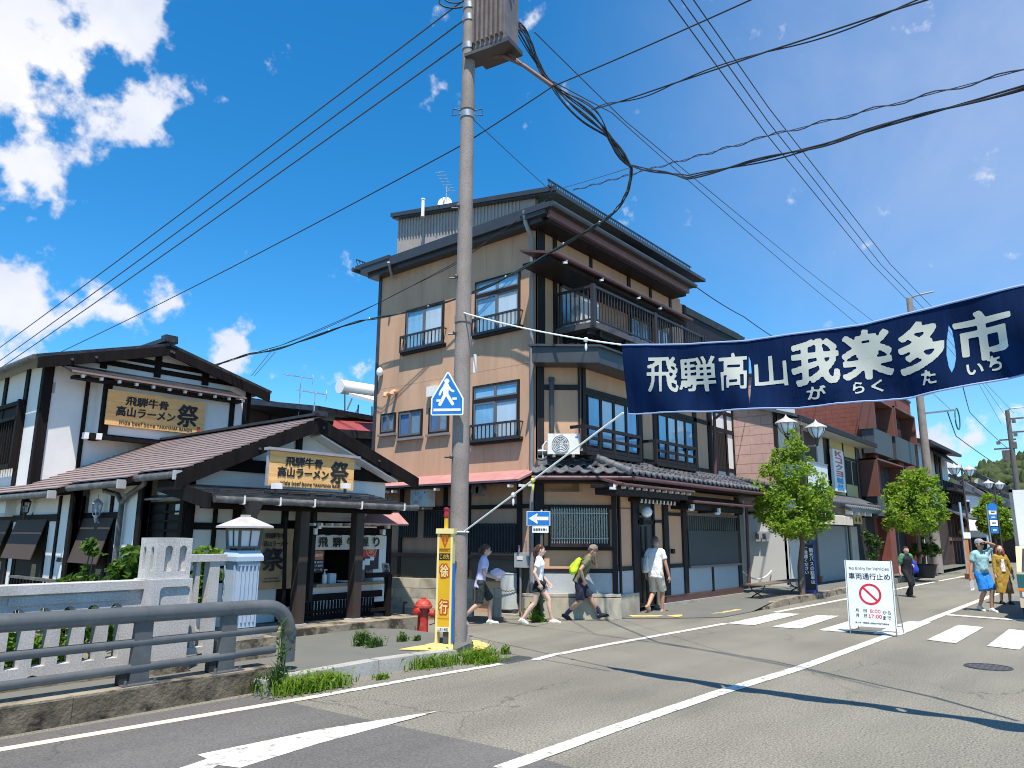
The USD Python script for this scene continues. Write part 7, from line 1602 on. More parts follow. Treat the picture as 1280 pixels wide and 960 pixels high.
pzf = lambda py: YF.pt(554, py)[1]; wi = u1 - u0 - .07; L0 = u0 + .035
tri = sg.Polygon([(L0, pzf(667)), (L0 + wi, pzf(667)), (L0 + wi / 2, pzf(685))])
ys_.part('warning_triangle', YF.flat(extr(tri.difference(tri.buffer(-.022)), .004), 0, 0, -.0035), SORG); ys_.part('writing', YF.flat(extr(fit(text('注意', 1, .02), L0 + wi * .27, pzf(676.5), L0 + wi * .73, pzf(671)), .004), 0, 0, -.0035), SORG)
ys_.part('line', YF.b(L0, L0 + wi, pzf(686.5), pzf(685.8), -.0035, .0), INK); ys_.part('writing', YF.flat(extr(fit(text('子供の飛出し', 1, .01), L0, pzf(689.5), L0 + wi, pzf(687)), .004), 0, 0, -.0035), SORG)
ys_.part('label', YF.b(L0, L0 + wi, pzf(700), pzf(691.5), -.0035, 0), INK); ys_.part('writing', YF.flat(extr(fit(text('この先', 1, .01), L0 + .015, pzf(699), L0 + wi - .015, pzf(692.5)), .003), 0, 0, .0005), YEL)
for chh, pa, pb in (('徐', 721, 706), ('行', 767, 751)):
    gb = fit(text(chh, 1, .0), L0 + wi * .16, pzf(pa), L0 + wi * .84, pzf(pb)); ys_.part('outline', YF.flat(extr(gb.buffer(.026), .003), 0, 0, -.0035), SORG); ys_.part('character', YF.flat(extr(gb.buffer(.003), .003), 0, 0, -.0003), YFR)
ys_.part('rule', YF.b(L0, L0 + wi, pzf(773.5), pzf(773), -.0035, -.001), SORG); ys_.part('name_plate', YF.b(L0, L0 + wi, pzf(789.5), pzf(784), -.0035, 0), SW); ys_.part('writing', YF.flat(extr(fit(text('山王小校区', 1, .01), L0 + .008, pzf(788.8), L0 + wi - .008, pzf(784.8)), .003), 0, 0, .0005), INK)
# fire hydrant
o = gnd(528, 796, .0); hd2 = Thing('fire_hydrant', 'red fire hydrant on the pavement between the shop and the yellow sign', 'fire hydrant', o); HR = mat('hydrant_red', (.42, .025, .015), .5, .2, 8, .2, 40, dirt=.6, dirt_col=(.28, .17, .12), dscale=9); zh = lambda py: float(ond(528, py, math.hypot(o[0], o[1]))[2])
zt_ = zh(747)
hd2.part('barrel', lathe([(.13, 0), (.13, .04), (.10, .05), (.095, zt_ * .55), (.10, zt_ * .6)], 18, o), HR, smooth=40); hd2.part('collar', lathe([(.145, zt_ * .72), (.165, zt_ * .75), (.165, zt_ * .80), (.14, zt_ * .83)], 18, o), HR, smooth=40)
hd2.part('upper_barrel', lathe([(.115, zt_ * .6), (.115, zt_ * .73)], 18, o), HR, smooth=40); hd2.part('bonnet', lathe([(.15, zt_ * .82), (.135, zt_ * .88), (.09, zt_ * .94), (.04, zt_ * .965), (.04, zt_), (.005, zt_ + .005)], 18, o), HR, smooth=40)
for s, r_ in ((side - fw * .3, .065), (-side * .6 - fw, .055)):
    s = unit(s); c = o + A([0, 0, zt_ * .60 if r_ > .06 else zt_ * .66]); hd2.part('outlet', tube([c, c + s * .16, c + s * .165, c + s * .23, c + s * .24], [r_ * .8, r_ * .8, r_ * 1.15, r_ * 1.1, .02], 12), HR, smooth=40)
hd2.part('chain', tube([o + side * .2 + A([0, 0, zt_ * .55]), o + side * .22 + A([0, 0, zt_ * .35]), o + side * .12 + A([0, 0, zt_ * .3])], .01, 5), plain('dark_steel', 0))
# one-way sign on its post
o = gnd(677, 776); osn = Thing('one_way_sign', 'blue one-way arrow sign with white sub plate on a post at the house corner', 'road sign', o); on_ = unit(-_f * A([1, 1, 0])); OF = Fr(o, A([-on_[1], on_[0], 0]) if np.dot(A([-on_[1], on_[0], 0]), side) > 0 else A([on_[1], -on_[0], 0]), on_)
z1 = OF.pt(672, 639)[1]; osn.part('post', cyl(o, A([o[0], o[1], z1]), .035, 12), mat('post_brown', (.10, .085, .08), .5, .1, 5)); osn.part('cap', sphere(A([o[0], o[1], z1]), .036, 1), ALU)
u0, u1, z0, z1 = OF.pt(658.3, 648)[0], OF.pt(687.6, 648)[0], OF.pt(672, 657)[1], OF.pt(672, 639.3)[1]
osn.part('plate', OF.b(u0, u1, z0, z1, .045, .055), SW); osn.part('blue_field', OF.b(u0 + .012, u1 - .012, z0 + .012, z1 - .012, .0555, .058), SBLUE)
W_, Hh = u1 - u0, z1 - z0; ar = sg.Polygon([(u0 + W_ * .08, z0 + Hh * .5), (u0 + W_ * .45, z0 + Hh * .88), (u0 + W_ * .47, z0 + Hh * .80), (u0 + W_ * .43, z0 + Hh * .62), (u0 + W_ * .92, z0 + Hh * .62), (u0 + W_ * .92, z0 + Hh * .38), (u0 + W_ * .43, z0 + Hh * .38), (u0 + W_ * .47, z0 + Hh * .20), (u0 + W_ * .45, z0 + Hh * .12)])
osn.part('arrow', OF.flat(extr(ar, .003), 0, 0, .0585), SW)
u0, u1, z0, z1 = OF.pt(665, 660)[0], OF.pt(685.5, 660)[0], OF.pt(675, 666)[1], OF.pt(675, 657.8)[1]
osn.part('sub_plate', OF.b(u0, u1, z0, z1, .045, .055), SW); osn.part('writing', OF.flat(extr(fit(text('自転車を除く', 1, .02), u0 + .03, z0 + .04, u1 - .03, z1 - .04), .003), 0, 0, .0555), INK)
# A-frame no-entry board
pl_, pr_ = gnd(1063, 792), gnd(1121, 796.5); ad = unit(pr_ - pl_); an = A([ad[1], -ad[0], 0]); an = an if np.dot(an, _f) < 0 else -an
AF = Fr(pl_, ad, an); W_ = float(np.linalg.norm(pr_ - pl_)); zt_ = AF.pt(1090, 701)[1]; zb_ = AF.pt(1090, 784)[1]
ab = Thing('sandwich_board', 'white A-frame no-entry board standing on the centre line', 'sandwich board', (pl_ + pr_) / 2)
lean = lambda z: -.06 * z           # the board leans back towards its top
q = lambda u, z, n=0.0: AF.w(u, z, lean(z) + n)
BW = mat('board_white', (.78, .83, .84), .4, .03, 2)
ez_ = unit(q(0, 1) - q(0, 0)); nz_ = np.cross(ad if np.dot(np.cross(ad, A([0, 0, 1])), an) > 0 else -ad, ez_)
def onb(m, n): return place(m, AF.w(0, 0, n), AF.d, ez_, nz_ if np.dot(nz_, an) > 0 else -nz_)
ab.part('face', onb(box(-.02, W_ + .02, zb_, zt_, -.02, 0), 0), BW)
TUB = plain('steel_tube', (.36, .37, .38), .35, .8)
for u in (0.0, W_):
    ab.part('front_leg', cyl(q(u, 0, -.01), q(u, zt_ + .02, -.01), .013, 8), TUB); ab.part('rear_leg', cyl(AF.w(u - .0, 0, -.72), q(u, zt_, -.03), .013, 8), TUB)
ab.part('cross_bar', cyl(q(0, zb_ - .06, -.01), q(W_, zb_ - .06, -.01), .011, 8), TUB); ab.part('rear_bar', cyl(AF.w(0, zb_ - .02, -.63), AF.w(W_, zb_ - .02, -.63), .011, 8), TUB)
hb_ = zt_ - zb_
SRED = plain('sign_red_paint', (.62, .02, .045), .4)
ax = lambda a: W_ * a
for s, x0, x1, y0, y1, m, b_ in (('No Entry for Vehicles', .07, .95, .845, .905, INK, 0), ('車両通行止め', .05, .96, .71, .81, plain('navy_ink', (.03, .025, .05), .5), .012), ('月', .15, .22, .215, .265, INK, .01), ('日', .33, .40, .215, .265, INK, .01), ('8:00', .47, .70, .215, .265, SRED, .01), ('から', .74, .92, .20, .255, INK, .01), ('月', .15, .22, .14, .19, INK, .01), ('日', .33, .40, .14, .19, INK, .01), ('17:00', .43, .72, .135, .19, SRED, .02), ('まで', .74, .92, .12, .18, INK, .01), ('高山市・飛騨高山我楽多市実行委員会', .13, .86, .045, .07, INK, 0)):
    ab.part('writing', onb(extr(fit(text(s, 1, b_), ax(x0), zb_ + hb_ * y0, ax(x1), zb_ + hb_ * y1), .002), .0008), m)
R0 = W_ * .245; cc = sg.Point(ax(.5), zb_ + hb_ * .49); ringp = cc.buffer(R0, 40).difference(cc.buffer(R0 * .80, 40)); s_ = R0 * .88 / math.sqrt(2)
ab.part('no_entry_symbol', onb(extr(ringp.union(sg.LineString([(ax(.5) - s_, zb_ + hb_ * .49 + s_), (ax(.5) + s_, zb_ + hb_ * .49 - s_)]).buffer(R0 * .10, cap_style='flat')), .002), .0008), SRED)
# bench under the street tree
o = gnd(954, 755, .02); b2 = gnd(1000, 752, .1); bn = Thing('bench', 'low wooden bench with iron legs beside the street tree', 'bench', o)
bd_ = unit(A([1.0, .0, 0])); zb_ = onx(950, 738, o[0] - .1)[2]; bx0 = o[0] - .15; Lb = float(ony(998, 736, o[1] + .2)[0]) - bx0
zb_ = .50
for k in range(4):
    bn.part('slat', box(bx0, bx0 + Lb, o[1] - .05 + k * .12, o[1] + .05 + k * .12, zb_, zb_ + .035), mat('bench_wood', (.17, .13, .10), .7, .25, 3, .3, 20, (.4, 6, 6)))
for x in (bx0 + .25, bx0 + Lb - .25):
    ya, yb2 = o[1] - .04, o[1] + .40; yc = (ya + yb2) / 2
    bn.part('leg', J(tube([(x, ya, .05), (x, ya + .08, .20), (x, yc, .28), (x, yb2 - .08, .36), (x, yb2, zb_)], .018, 6), tube([(x, yb2, .05), (x, yb2 - .08, .20), (x, yc, .28), (x, ya + .08, .36), (x, ya, zb_)], .018, 6), beam((x, ya - .04, .04), (x, yb2 + .04, .04), .04, .03)), plain('black_iron', 0))
# blue upright sign with white vertical writing
o = gnd(1012, 741, .16); UF = Fr(o, (1, 0), (0, -1)); UF = Fr(o, unit(side * A([1, 1, 0])), -fw); u0, u1, z1, z0 = UF.pt(1002.5, 700)[0], UF.pt(1019, 700)[0], UF.pt(1010, 679)[1], UF.pt(1010, 740)[1]
bs = Thing('blue_notice', 'blue framed black notice with white vertical writing under the street tree', 'sign', o); NB = plain('notice_blue', (.04, .07, .30), .45); w_ = u1 - u0
for bx in (UF.b(u0, u0 + .05, .14, z1 + .0, -.03, .03), UF.b(u1 - .05, u1, .14, z1 + .16, -.03, .03), UF.b(u0, u1, .16, .24, -.03, .03), UF.b(u0, u1, z1 - .04, z1, -.03, .03)):
    bs.part('frame', bx, NB)
bs.part('board', UF.b(u0 + .05, u1 - .05, .24, z1 - .04, -.01, .01), INK); hh = z1 - .3
for s, a, b, c, d in (('観光バスの駐車は', .56, .12, .88, .93), ('ご遠慮ください', .14, .34, .46, .95)):
    bs.part('writing', UF.flat(extr(fit(text(s, 1, .02, vertical=True), u0 + w_ * a, .26 + hh * b, u0 + w_ * c, .26 + hh * d), .003), 0, 0, .0105), SW)
o = gnd(1024, 728, .16); t = Thing('flower_pot', 'small red clay pot on the pavement right of the blue notice', 'pot', o); t.part('pot', lathe([(.1, 0), (.15, .22), (.16, .22), (.14, .2), (.1, .05)], 14, o), plain('clay', (.32, .11, .07), .8), smooth=40); t.part('soil', cyl(o + A([0, 0, .17]), o + A([0, 0, .19]), .13, 12), EARTH)

# street lamps with two globes
def lamp(o, label, H):
    t = Thing('street_lamp', label, 'street lamp', o, math.radians(-15), group='twin street lamps along the far pavement', local=True); bl_ = plain('lamp_brown', (.075, .06, .055), .45, .3)
    t.part('pole', tube([(0, 0, 0), (0, 0, .6), (0, 0, .62), (0, 0, H - .2)], [.09, .08, .055, .045], 12), bl_, smooth=40); t.part('finial', lathe([(.04, H - .2), (.07, H - .1), (.02, H), (.005, H + .15)], 10), bl_)
    for s in (-1, 1):
        t.part('arm', tube([(0, 0, H - .9), (s * .3, 0, H - .75), (s * .65, 0, H - .72), (s * .78, 0, H - .55)], .028, 8), bl_)
        g_ = t.part('globe', lathe([(.08, -.34), (.17, -.26), (.25, -.12), (.28, 0)], 16, (s * .8, 0, H - .1)), mat('milk_glass', 0), smooth=60)
        t.part('globe_rib', J([tube([(s * .8 + r * math.cos(a) * 1.03, r * math.sin(a) * 1.03, H - .1 + z) for r, z in ((.08, -.34), (.17, -.26), (.25, -.12), (.28, 0))], .012, 5) for a in np.arange(8) * PI / 4]), bl_, under=g_, kind='stuff')
        t.part('cap', lathe([(.34, -.01), (.32, .03), (.2, .10), (.07, .17), (.03, .22), (.005, .27)], 16, (s * .8, 0, H - .1)), mat('lamp_cap_white', (.40, .39, .38), .4, .05, 3), smooth=40, under=g_); t.part('cup', lathe([(.03, -.6), (.06, -.45), (.1, -.34)], 10, (s * .8, 0, H - .1)), bl_, under=g_)
    return t
lo1 = gnd(1017, 741, .15); H1 = ond(1017, 531, math.hypot(lo1[0], lo1[1]))[2] + .1
l1 = lamp(lo1, 'twin globe street lamp rising behind the nearest street tree', H1 - .15)
d2 = (H1 - 1.8 - .1) * 922 / (674 - 600) ; o2 = ond(1214, 690, d2 * 1.02); o2[2] = .15; copy_of(l1.path, 'street_lamp', 'twin globe street lamp before the dark wooden shop', o2, math.radians(-15))
d3 = (H1 - 1.8 - .1) * 922 / (674 - 617); o3 = ond(1253, 690, d3 * 1.02); o3[2] = .15; copy_of(l1.path, 'street_lamp', 'farthest twin globe street lamp behind the stack of blue signs', o3, math.radians(-15))
# stack of blue route signs
o = ond(1241, 700, 46); o[2] = .1; BF = Fr(o, unit(side), -fw); rs = Thing('route_signs', 'post with a stack of blue and white road signs far down the street', 'road sign', o); rs.part('post', cyl(o, A([o[0], o[1], BF.pt(1240, 630)[1]]), .05, 8), TUB)
rs.part('round_sign', BF.flat(extr(sg.Point(BF.pt(1239.5, 634.5)[0], BF.pt(1239.5, 634.5)[1]).buffer(.24), .02), 0, 0, .06), SBLUE)
for py0, py1, m in ((638, 643, SW), (643.5, 649.5, SBLUE), (650, 657.5, SW), (658.5, 666.5, SBLUE)):
    u0, u1 = BF.pt(1236, 650)[0], BF.pt(1245.5, 650)[0]; z0, z1 = BF.pt(1240, py1)[1], BF.pt(1240, py0)[1]; k = rs.part('plate', BF.b(u0, u1, z0, z1, .06, .08), m)
    rs.part('mark', BF.b(u0 + .1, u1 - .1, z0 + (z1 - z0) * .4, z0 + (z1 - z0) * .6, .081, .084), SW if m is SBLUE else INK, under=k)
# stand with white notice
o = ond(1209, 712, 40); o[2] = .15; QF = Fr(o, unit(side), -fw); ns = Thing('notice_stand', 'white notice on a pale blue post with orange wooden stand', 'sign', o); ns.part('post', cyl(o, A([o[0], o[1], QF.pt(1206, 628)[1]]), .05, 8), LB); ns.part('board', QF.b(QF.pt(1203, 670)[0], QF.pt(1212, 670)[0], QF.pt(1207, 673)[1], QF.pt(1207, 665.5)[1], .06, .08), SW); ns.part('stand', J(QF.b(QF.pt(1206, 690)[0], QF.pt(1211, 690)[0], .0, QF.pt(1207, 674)[1], .0, .05), QF.b(QF.pt(1204, 690)[0], QF.pt(1211, 690)[0], .0, .25, -.1, .3)), mat('orange_wood', (.45, .18, .07), .7))
# far utility poles
o = gnd(1173, 716, .1); p2 = Thing('utility_pole', 'grey concrete utility pole down the street right of the red building', 'utility pole', o); dd = math.hypot(o[0], o[1]); zq = lambda py: float(ond(1160, py, dd)[2])
p2.part('shaft', tube([o + A([0, 0, z]) for z in (0, 5, zq(372))], [.25, .21, .15], 14), CONCP, smooth=50); sx_ = A([.0, -1.0, 0])
p2.part('arm', beam(o + A([0, 0, zq(489)]), o + sx_ * 2.2 + A([0, 0, zq(487)]), .12, .12), STEEL); p2.part('arm', beam(o + A([0, 0, zq(497)]), o + sx_ * 1.6 + A([0, 0, zq(489)]), .08, .08), STEEL); p2.part('arm', beam(o + A([0, 0, zq(519)]), o + sx_ * 1.5 + A([0, 0, zq(518)]), .08, .08), STEEL); p2.part('top_hook', tube([o + A([0, 0, zq(372)]), o + sx_ * .4 + A([0, 0, zq(370)]), o + sx_ * 1.2 + A([0, 0, zq(369)])], .05, 6), STEEL)
p2.part('cable_coil', tube([o + A([.25 * math.cos(a), -1.6 - .06 * math.cos(a), zq(529) + .55 * math.sin(a)]) for a in np.linspace(0, 2 * PI, 18)], .035, 5), plain('green_cable', (.03, .12, .10), .5))
P2O, P2Z = o, zq
o = ond(1279, 668, 82); o[2] = .1; p3 = Thing('utility_pole', 'dark utility pole with many fittings at the right edge of the picture', 'utility pole', o); dd3 = 82; z3 = lambda py: float(ond(1276, py, dd3)[2]); p3.part('shaft', tube([o, o + A([0, 0, z3(513)])], [.28, .18], 12), mat('pole_dark', (.12, .105, .10), .8)); p3.part('top_arm', tube([o + A([0, 0, z3(513)]), o + sx_ * .3 + A([0, 0, z3(511)]), o + sx_ * 1.6 + A([0, 0, z3(511)])], .06, 6), STEEL)
for py, L, s in ((524, 1.2, 1), (541, 1.2, 1), (550, .9, -1), (561, 1.4, -1)):
    p3.part('crossarm', beam(o + A([0, 0, z3(py)]) - sx_ * (L if s < 0 else .2), o + A([0, 0, z3(py)]) + sx_ * (L if s > 0 else .4), .12, .14), mat('pole_dark', 0)); p3.part('transformer', J(obox(o - sx_ * .5, A([1.0, 0, 0]), A([0, 1.0, 0]), .25, .3, z3(575), z3(562)), obox(o + sx_ * .2, A([1.0, 0, 0]), A([0, 1.0, 0]), .2, .2, z3(560), z3(552)))if py == 561 else obox(o - sx_ * 1.0 if s < 0 else o + sx_ * .4, A([1.0, 0, 0]), A([0, 1.0, 0]), .12, .15, z3(py + 4), z3(py)), mat('pole_dark', 0))
P3O, P3Z = o, z3
# white box truck at the right edge
TX = 20.4
ty1 = float(onx(1266.5, 650, TX + 1.4)[1]); tw_ = 1.9; tz1 = float(onx(1268, 612.5, TX + 1.4)[2]); cy1 = float(onx(1271.5, 720, TX)[1])
tr = Thing('box_truck', 'white box truck with teal and cream cab at the right edge', 'truck', (TX + 2, ty1 - .95, 0)); CRM = mat('cab_cream', (.62, .48, .32), .3, .03, 2); TEAL = mat('cab_teal', (.02, .11, .12), .3, .05, 2)
bx = trimesh.creation.box([4.2, tw_, tz1 - .75]); tr.part('cargo_box', box(TX + 1.4, TX + 5.6, ty1 - tw_, ty1, .75, tz1), mat('box_white', (.74, .77, .80), .35, .03, 2))
tr.part('box_rim', J(box(TX + 1.36, TX + 1.44, ty1 - .06, ty1 + .015, .75, tz1 + .01), box(TX + 1.36, TX + 5.6, ty1 - .06, ty1 + .015, tz1 - .06, tz1 + .01)), ALU)
zc = lambda py: float(onx(1276, py, TX)[2]); c_y0 = cy1 - 1.6
cab = sg.Polygon([(TX, .35), (TX + 1.35, .35), (TX + 1.35, zc(683)), (TX + .35, zc(683)), (TX + .05, zc(715))]); ww_ = lambda g, m, nm, y0, y1: tr.part(nm, place(extr(g, y1 - y0), (0, y1, 0), (1, 0, 0), (0, 0, 1), (0, -1, 0)), m)
ww_(cab, CRM, 'cab', c_y0, cy1); tr.part('teal_band', box(TX - .015, TX + 1.36, c_y0 - .012, cy1 + .012, zc(737), zc(715) - .05), TEAL)
tr.part('windscreen', slab([(TX + .045, c_y0 + .1, zc(713)), (TX + .045, cy1 - .1, zc(713)), (TX + .33, cy1 - .13, zc(686)), (TX + .33, c_y0 + .13, zc(686))], .01, dn=(1, 0, -.4)), mat('dark_window', 0)); tr.part('side_window', box(TX + .35, TX + 1.15, cy1 - .01, cy1 + .013, zc(713), zc(688)), mat('dark_window', 0)); tr.part('bumper', box(TX - .06, TX + .1, c_y0, cy1, .3, zc(747)), CRM)
tr.part('headlight', box(TX - .07, TX + .02, cy1 - .42, cy1 - .06, zc(746), zc(739)), mat('milk_glass', 0)); tr.part('indicator', box(TX - .075, TX + .05, cy1 - .20, cy1 + .015, zc(738.5), zc(735)), plain('amber', (.7, .2, .02), .25))
for x, y in ((TX + .75, cy1 - .08), (TX + 4.4, ty1 - .12), (TX + .75, c_y0 + .1), (TX + 4.4, ty1 - tw_ + .12)):
    t_ = tr.part('wheel', cyl((x, y - .1, .36), (x, y + .1, .36), .36, 20), plain('tyre', (.015, .015, .015), .8), smooth=40); tr.part('rim', cyl((x, y + .1, .36), (x, y + .112, .36), .2, 16), STEEL, under=t_)
tr.part('chassis', box(TX + .4, TX + 5.5, ty1 - tw_ + .2, ty1 - .2, .45, .75), INK)

# ------------------------------------------------------------------ the banner across the street
XB = 8.0
NAVY = mat('banner_navy', (.003, .011, .042), .9, .18, 2.5, .25, 9, (1, 2.5, .35), col2=(.005, .021, .078), spec=.08)
PALEC = mat('pale_letter_cloth', (.50, .52, .46), .9, .06, 3, spec=.1)
bp_ = [onx(px, py, XB) for px, py in ((777, 431), (860, 430), (935, 426), (1080, 405.5), (1180, 380), (1280, 357), (1390, 333))]; bq = [onx(px, py, XB) for px, py in ((777, 516), (872, 514), (1000, 510), (1131, 496.5), (1280, 467), (1390, 446))]
by0 = bp_[0][1]; bu = lambda p: by0 - p[1]
zt_f = lambda u: np.interp(u, [bu(p) for p in bp_], [p[2] for p in bp_]); zb_f = lambda u: np.interp(u, [bu(p) for p in bq], [p[2] for p in bq]); UB = bu(bp_[-1])
def wave(u, z):
    u, z = A(u, float), A(z, float); t = (z - zb_f(u)) / np.maximum(zt_f(u) - zb_f(u), .1)
    return .05 * np.sin(u * 2.1 + .6) * (1 - t * .7) + .034 * np.sin(u * 6.5 + t * 3.5) * (1.15 - t) + .012 * np.sin(u * 17 + 3 * np.sin(u * 2.3) - t * 4.0) * (1.05 - .8 * t) + np.where(u > 3.5, .07 * np.clip((u - 3.5), 0, 1) * np.sin(u * 5.2 + 2.2 * t) * (1.1 - .7 * t), 0) + .10 * np.exp(-(u / .22) ** 2) * (1 - t) ** 2
def onban(g, off, seg=.07, thick=False):
    """A flat shape in banner coordinates (u to the right, z up), laid on the waving cloth."""
    ms = []
    for p in getattr(g, 'geoms', [g]):
        if p.area < 1e-6: continue
        v, f = trimesh.creation.triangulate_polygon(p, engine='earcut'); v3 = np.c_[v, np.zeros(len(v))]; v3, f = trimesh.remesh.subdivide_to_size(v3, f, seg, max_iter=12); ms.append(T(v3, f))
    m = J(ms); v = A(m.vertices); u, z = v[:, 0], v[:, 1]; m.vertices = np.stack([XB + wave(u, z) - off, by0 - u, z], 1)
    m.merge_vertices(); fn = m.face_normals[:, 0].mean(); m.invert() if fn > 0 else None
    return m
us = np.linspace(0, UB, 60)
cloth = sg.Polygon([(u, zb_f(u)) for u in us] + [(u, zt_f(u)) for u in us[::-1]])
hb2 = lambda px, py: (bu(onx(px, py, XB)), onx(px, py, XB)[2])
lens = sg.Polygon([hb2(*p) for p in ((1185, 406), (1189, 412), (1192, 428), (1194, 445), (1192, 458), (1189, 465), (1185.5, 458), (1182.5, 443), (1182.5, 425))])
slit = sg.Polygon([hb2(*p) for p in ((936.5, 446), (939, 452), (941, 470), (940.5, 492), (940, 505), (938, 492), (937.5, 470))])
cloth = cloth.difference(lens).difference(slit)
bnr = Thing('street_banner', 'long navy cloth banner with pale lettering strung across the street', 'banner', (XB, by0, float(zb_f(0))))
bnr.part('cloth', onban(cloth, 0, .035), NAVY, smooth=True)
for chh, q in (('飛', (808, 446, 846, 490)), ('騨', (847, 446, 895, 489)), ('高', (900, 441, 937, 488)), ('山', (944, 445, 985, 484)), ('我', (990, 424, 1050, 482)), ('楽', (1052, 411, 1115, 474)), ('多', (1122, 400, 1183, 465)), ('市', (1191, 387, 1267, 449)), ('が', (1010, 483, 1034, 499.5)), ('ら', (1066, 477, 1080, 492)), ('く', (1088, 474, 1102, 489)), ('た', (1151, 462, 1170, 480)), ('い', (1207, 453, 1228, 467)), ('ち', (1233, 443, 1251, 462))):
    (a, z1), (b, z0) = hb2(q[0], (q[1] + q[3]) / 2), hb2(q[2], (q[1] + q[3]) / 2); zc1, zc0 = hb2((q[0] + q[2]) / 2, q[1])[1], hb2((q[0] + q[2]) / 2, q[3])[1]
    big = chh in '我楽多市'; g = text(chh, 1, .028 if big else (.010 if chh in '飛騨高山' else .018)); g = fit(g, a, zc0, b, zc1)
    slope = (zt_f(b) - zt_f(a)) / (b - a) if b > a else 0; g = affinity.skew(g, ys=math.degrees(math.atan(slope)) * .7, origin=((a + b) / 2, (zc0 + zc1) / 2)); g = g.buffer(.012).buffer(-.012)
    bnr.part('character', onban(g.intersection(cloth.buffer(-.02)), .004, .035), PALEC, smooth=True)
bnr.part('hem_cord', tube([(XB + wave(u, zt_f(u)) - .0, by0 - u, zt_f(u)) for u in us], .012, 6), plain('pale_hem', (.25, .32, .5), .7)); bnr.part('hem_cord', tube([(XB + wave(u, zb_f(u)), by0 - u, zb_f(u)) for u in us], .010, 6), plain('pale_hem', 0))
ROPE = mat('white_rope', (.72, .70, .64), .8, .1, 30)
def rope(a, b, label, sag=.05, knots=()):
    t = Thing('rope', label, 'rope', a); t.part('line', tube([A(a) + (A(b) - A(a)) * s - A([0, 0, sag * 4 * s * (1 - s)]) for s in np.linspace(0, 1, 16)], .013, 6), ROPE)
    for s, m in knots:
        p = A(a) + (A(b) - A(a)) * s - A([0, 0, sag * 4 * s * (1 - s)]); t.part('knot', J(sphere(p, .035, 1), sphere(p - A([0, 0, .10]), .03, 1, (.6, .6, 2.0))), m)
rope(PB + A([0, 0, zp(393)]) - fw * .1, (XB, by0, float(zt_f(0))), 'white rope from the utility pole to the banner top', .05, ((.82, WHITEP),))
rope(PB + A([0, 0, zp(664)]) + side * .1 - fw * .1, (XB, by0, float(zb_f(0))), 'white rope with yellow knot from the utility pole to the banner foot', .0, ((.36, WHITEP), (.49, plain('yellow_cord', (.7, .6, .08), .7))))

# ------------------------------------------------------------------ trees and plants
LEAF = leaf_mat('street_leaf', (.28, .42, .04), (.62, .68, .12), .5); LEAFD = leaf_mat('dark_leaf', (.045, .095, .02), (.12, .19, .035), .3); LEAFB = leaf_mat('bright_weed', (.17, .29, .02), (.48, .47, .10), .5); BARK = mat('bark', (.13, .095, .07), .9, .25, 8, .6, 25, (1, 1, .25))


def tree(o, label, blobs, n, size, trunk, seed, m=LEAF, r=.11):
    rg = np.random.default_rng(seed); t = Thing('street_tree', label, 'tree', o, group=None)
    p, d = crown_points([(A(c, float), A(rr, float)) for c, rr in blobs], n, rg); t.part('crown', leaves(p, size, rg, .6, d), m)
    tp = A(trunk, float); t.part('trunk', tube(tp, np.linspace(r, r * .45, len(tp)), 9), BARK, smooth=60); top = tp[-1]
    for k in range(7):
        c = A(blobs[k % len(blobs)][0], float) + rg.normal(size=3) * .25; s0 = tp[-2] + (top - tp[-2]) * rg.uniform(0, 1); t.part('branch', tube([s0, (s0 + c) / 2 + A([0, 0, .1]), c], [r * .4, r * .25, .012], 6), BARK)
    return t
o = gnd(1002.5, 744, .14); D1 = math.hypot(o[0], o[1]); T1 = lambda px, py, dd=0: ond(px, py, D1 + dd)
tree(o, 'bright green street tree beside the bench in front of the pink house', [(T1(992, 560), (.35, .35, .6)), (T1(988, 590), (.62, .7, .7)), (T1(965, 612), (.55, .6, .5)), (T1(1012, 612, -.2), (.6, .6, .6)), (T1(990, 635), (.85, .8, .65)), (T1(1030, 618), (.28, .3, .3)), (T1(950, 622), (.3, .3, .25)), (T1(1032, 650), (.3, .3, .3)), (T1(975, 570), (.25, .25, .3)), (T1(962, 640, .2), (.5, .5, .4)), (T1(1020, 640), (.5, .55, .6)), (T1(1000, 658), (.75, .7, .45)), (T1(985, 655, -.4), (.6, .6, .4)), (T1(958, 590), (.22, .22, .3)), (T1(1002, 575), (.32, .32, .4))], 11500, .058, [o, o + A([.02, 0, .8]), T1(1003, 680), T1(998, 640), T1(993, 580)], 3, r=.10)
tree(gnd(1150, 716, .15), 'round green street tree before the red building', [(ond(x, y, 36 + dd), rr) for x, y, dd, rr in ((1145, 605, 0, (.75, .8, .7)), (1128, 620, .3, (.6, .8, .7)), (1162, 626, 0, (.6, .7, .8)), (1140, 640, -.5, (1.1, 1.0, .9)), (1158, 596, 0, (.45, .5, .4)), (1172, 642, 0, (.35, .5, .4)), (1116, 612, 0, (.3, .3, .3)), (1118, 640, 0, (.3, .4, .3)), (1150, 655, .3, (.8, .8, .5)), (1125, 655, 0, (.7, .7, .4)))], 7500, .08, [gnd(1150, 716, .15), ond(1149, 685, 36), ond(1147, 650, 36), ond(1145, 620, 36)], 4, r=.10)
tree(ond(1244, 700, 60) * A([1, 1, 0]), 'small far street tree behind the blue route signs', [(ond(x, y, 60), rr) for x, y, rr in ((1238, 628, (.6, .7, .6)), (1230, 644, (.6, .7, .7)), (1250, 648, (.8, .8, .9)), (1240, 656, (.9, .9, .7)), (1256, 662, (.5, .6, .7)))], 5000, .13, [ond(1244, 700, 60) * A([1, 1, 0]), ond(1244, 670, 60), ond(1242, 640, 60)], 5, r=.12)


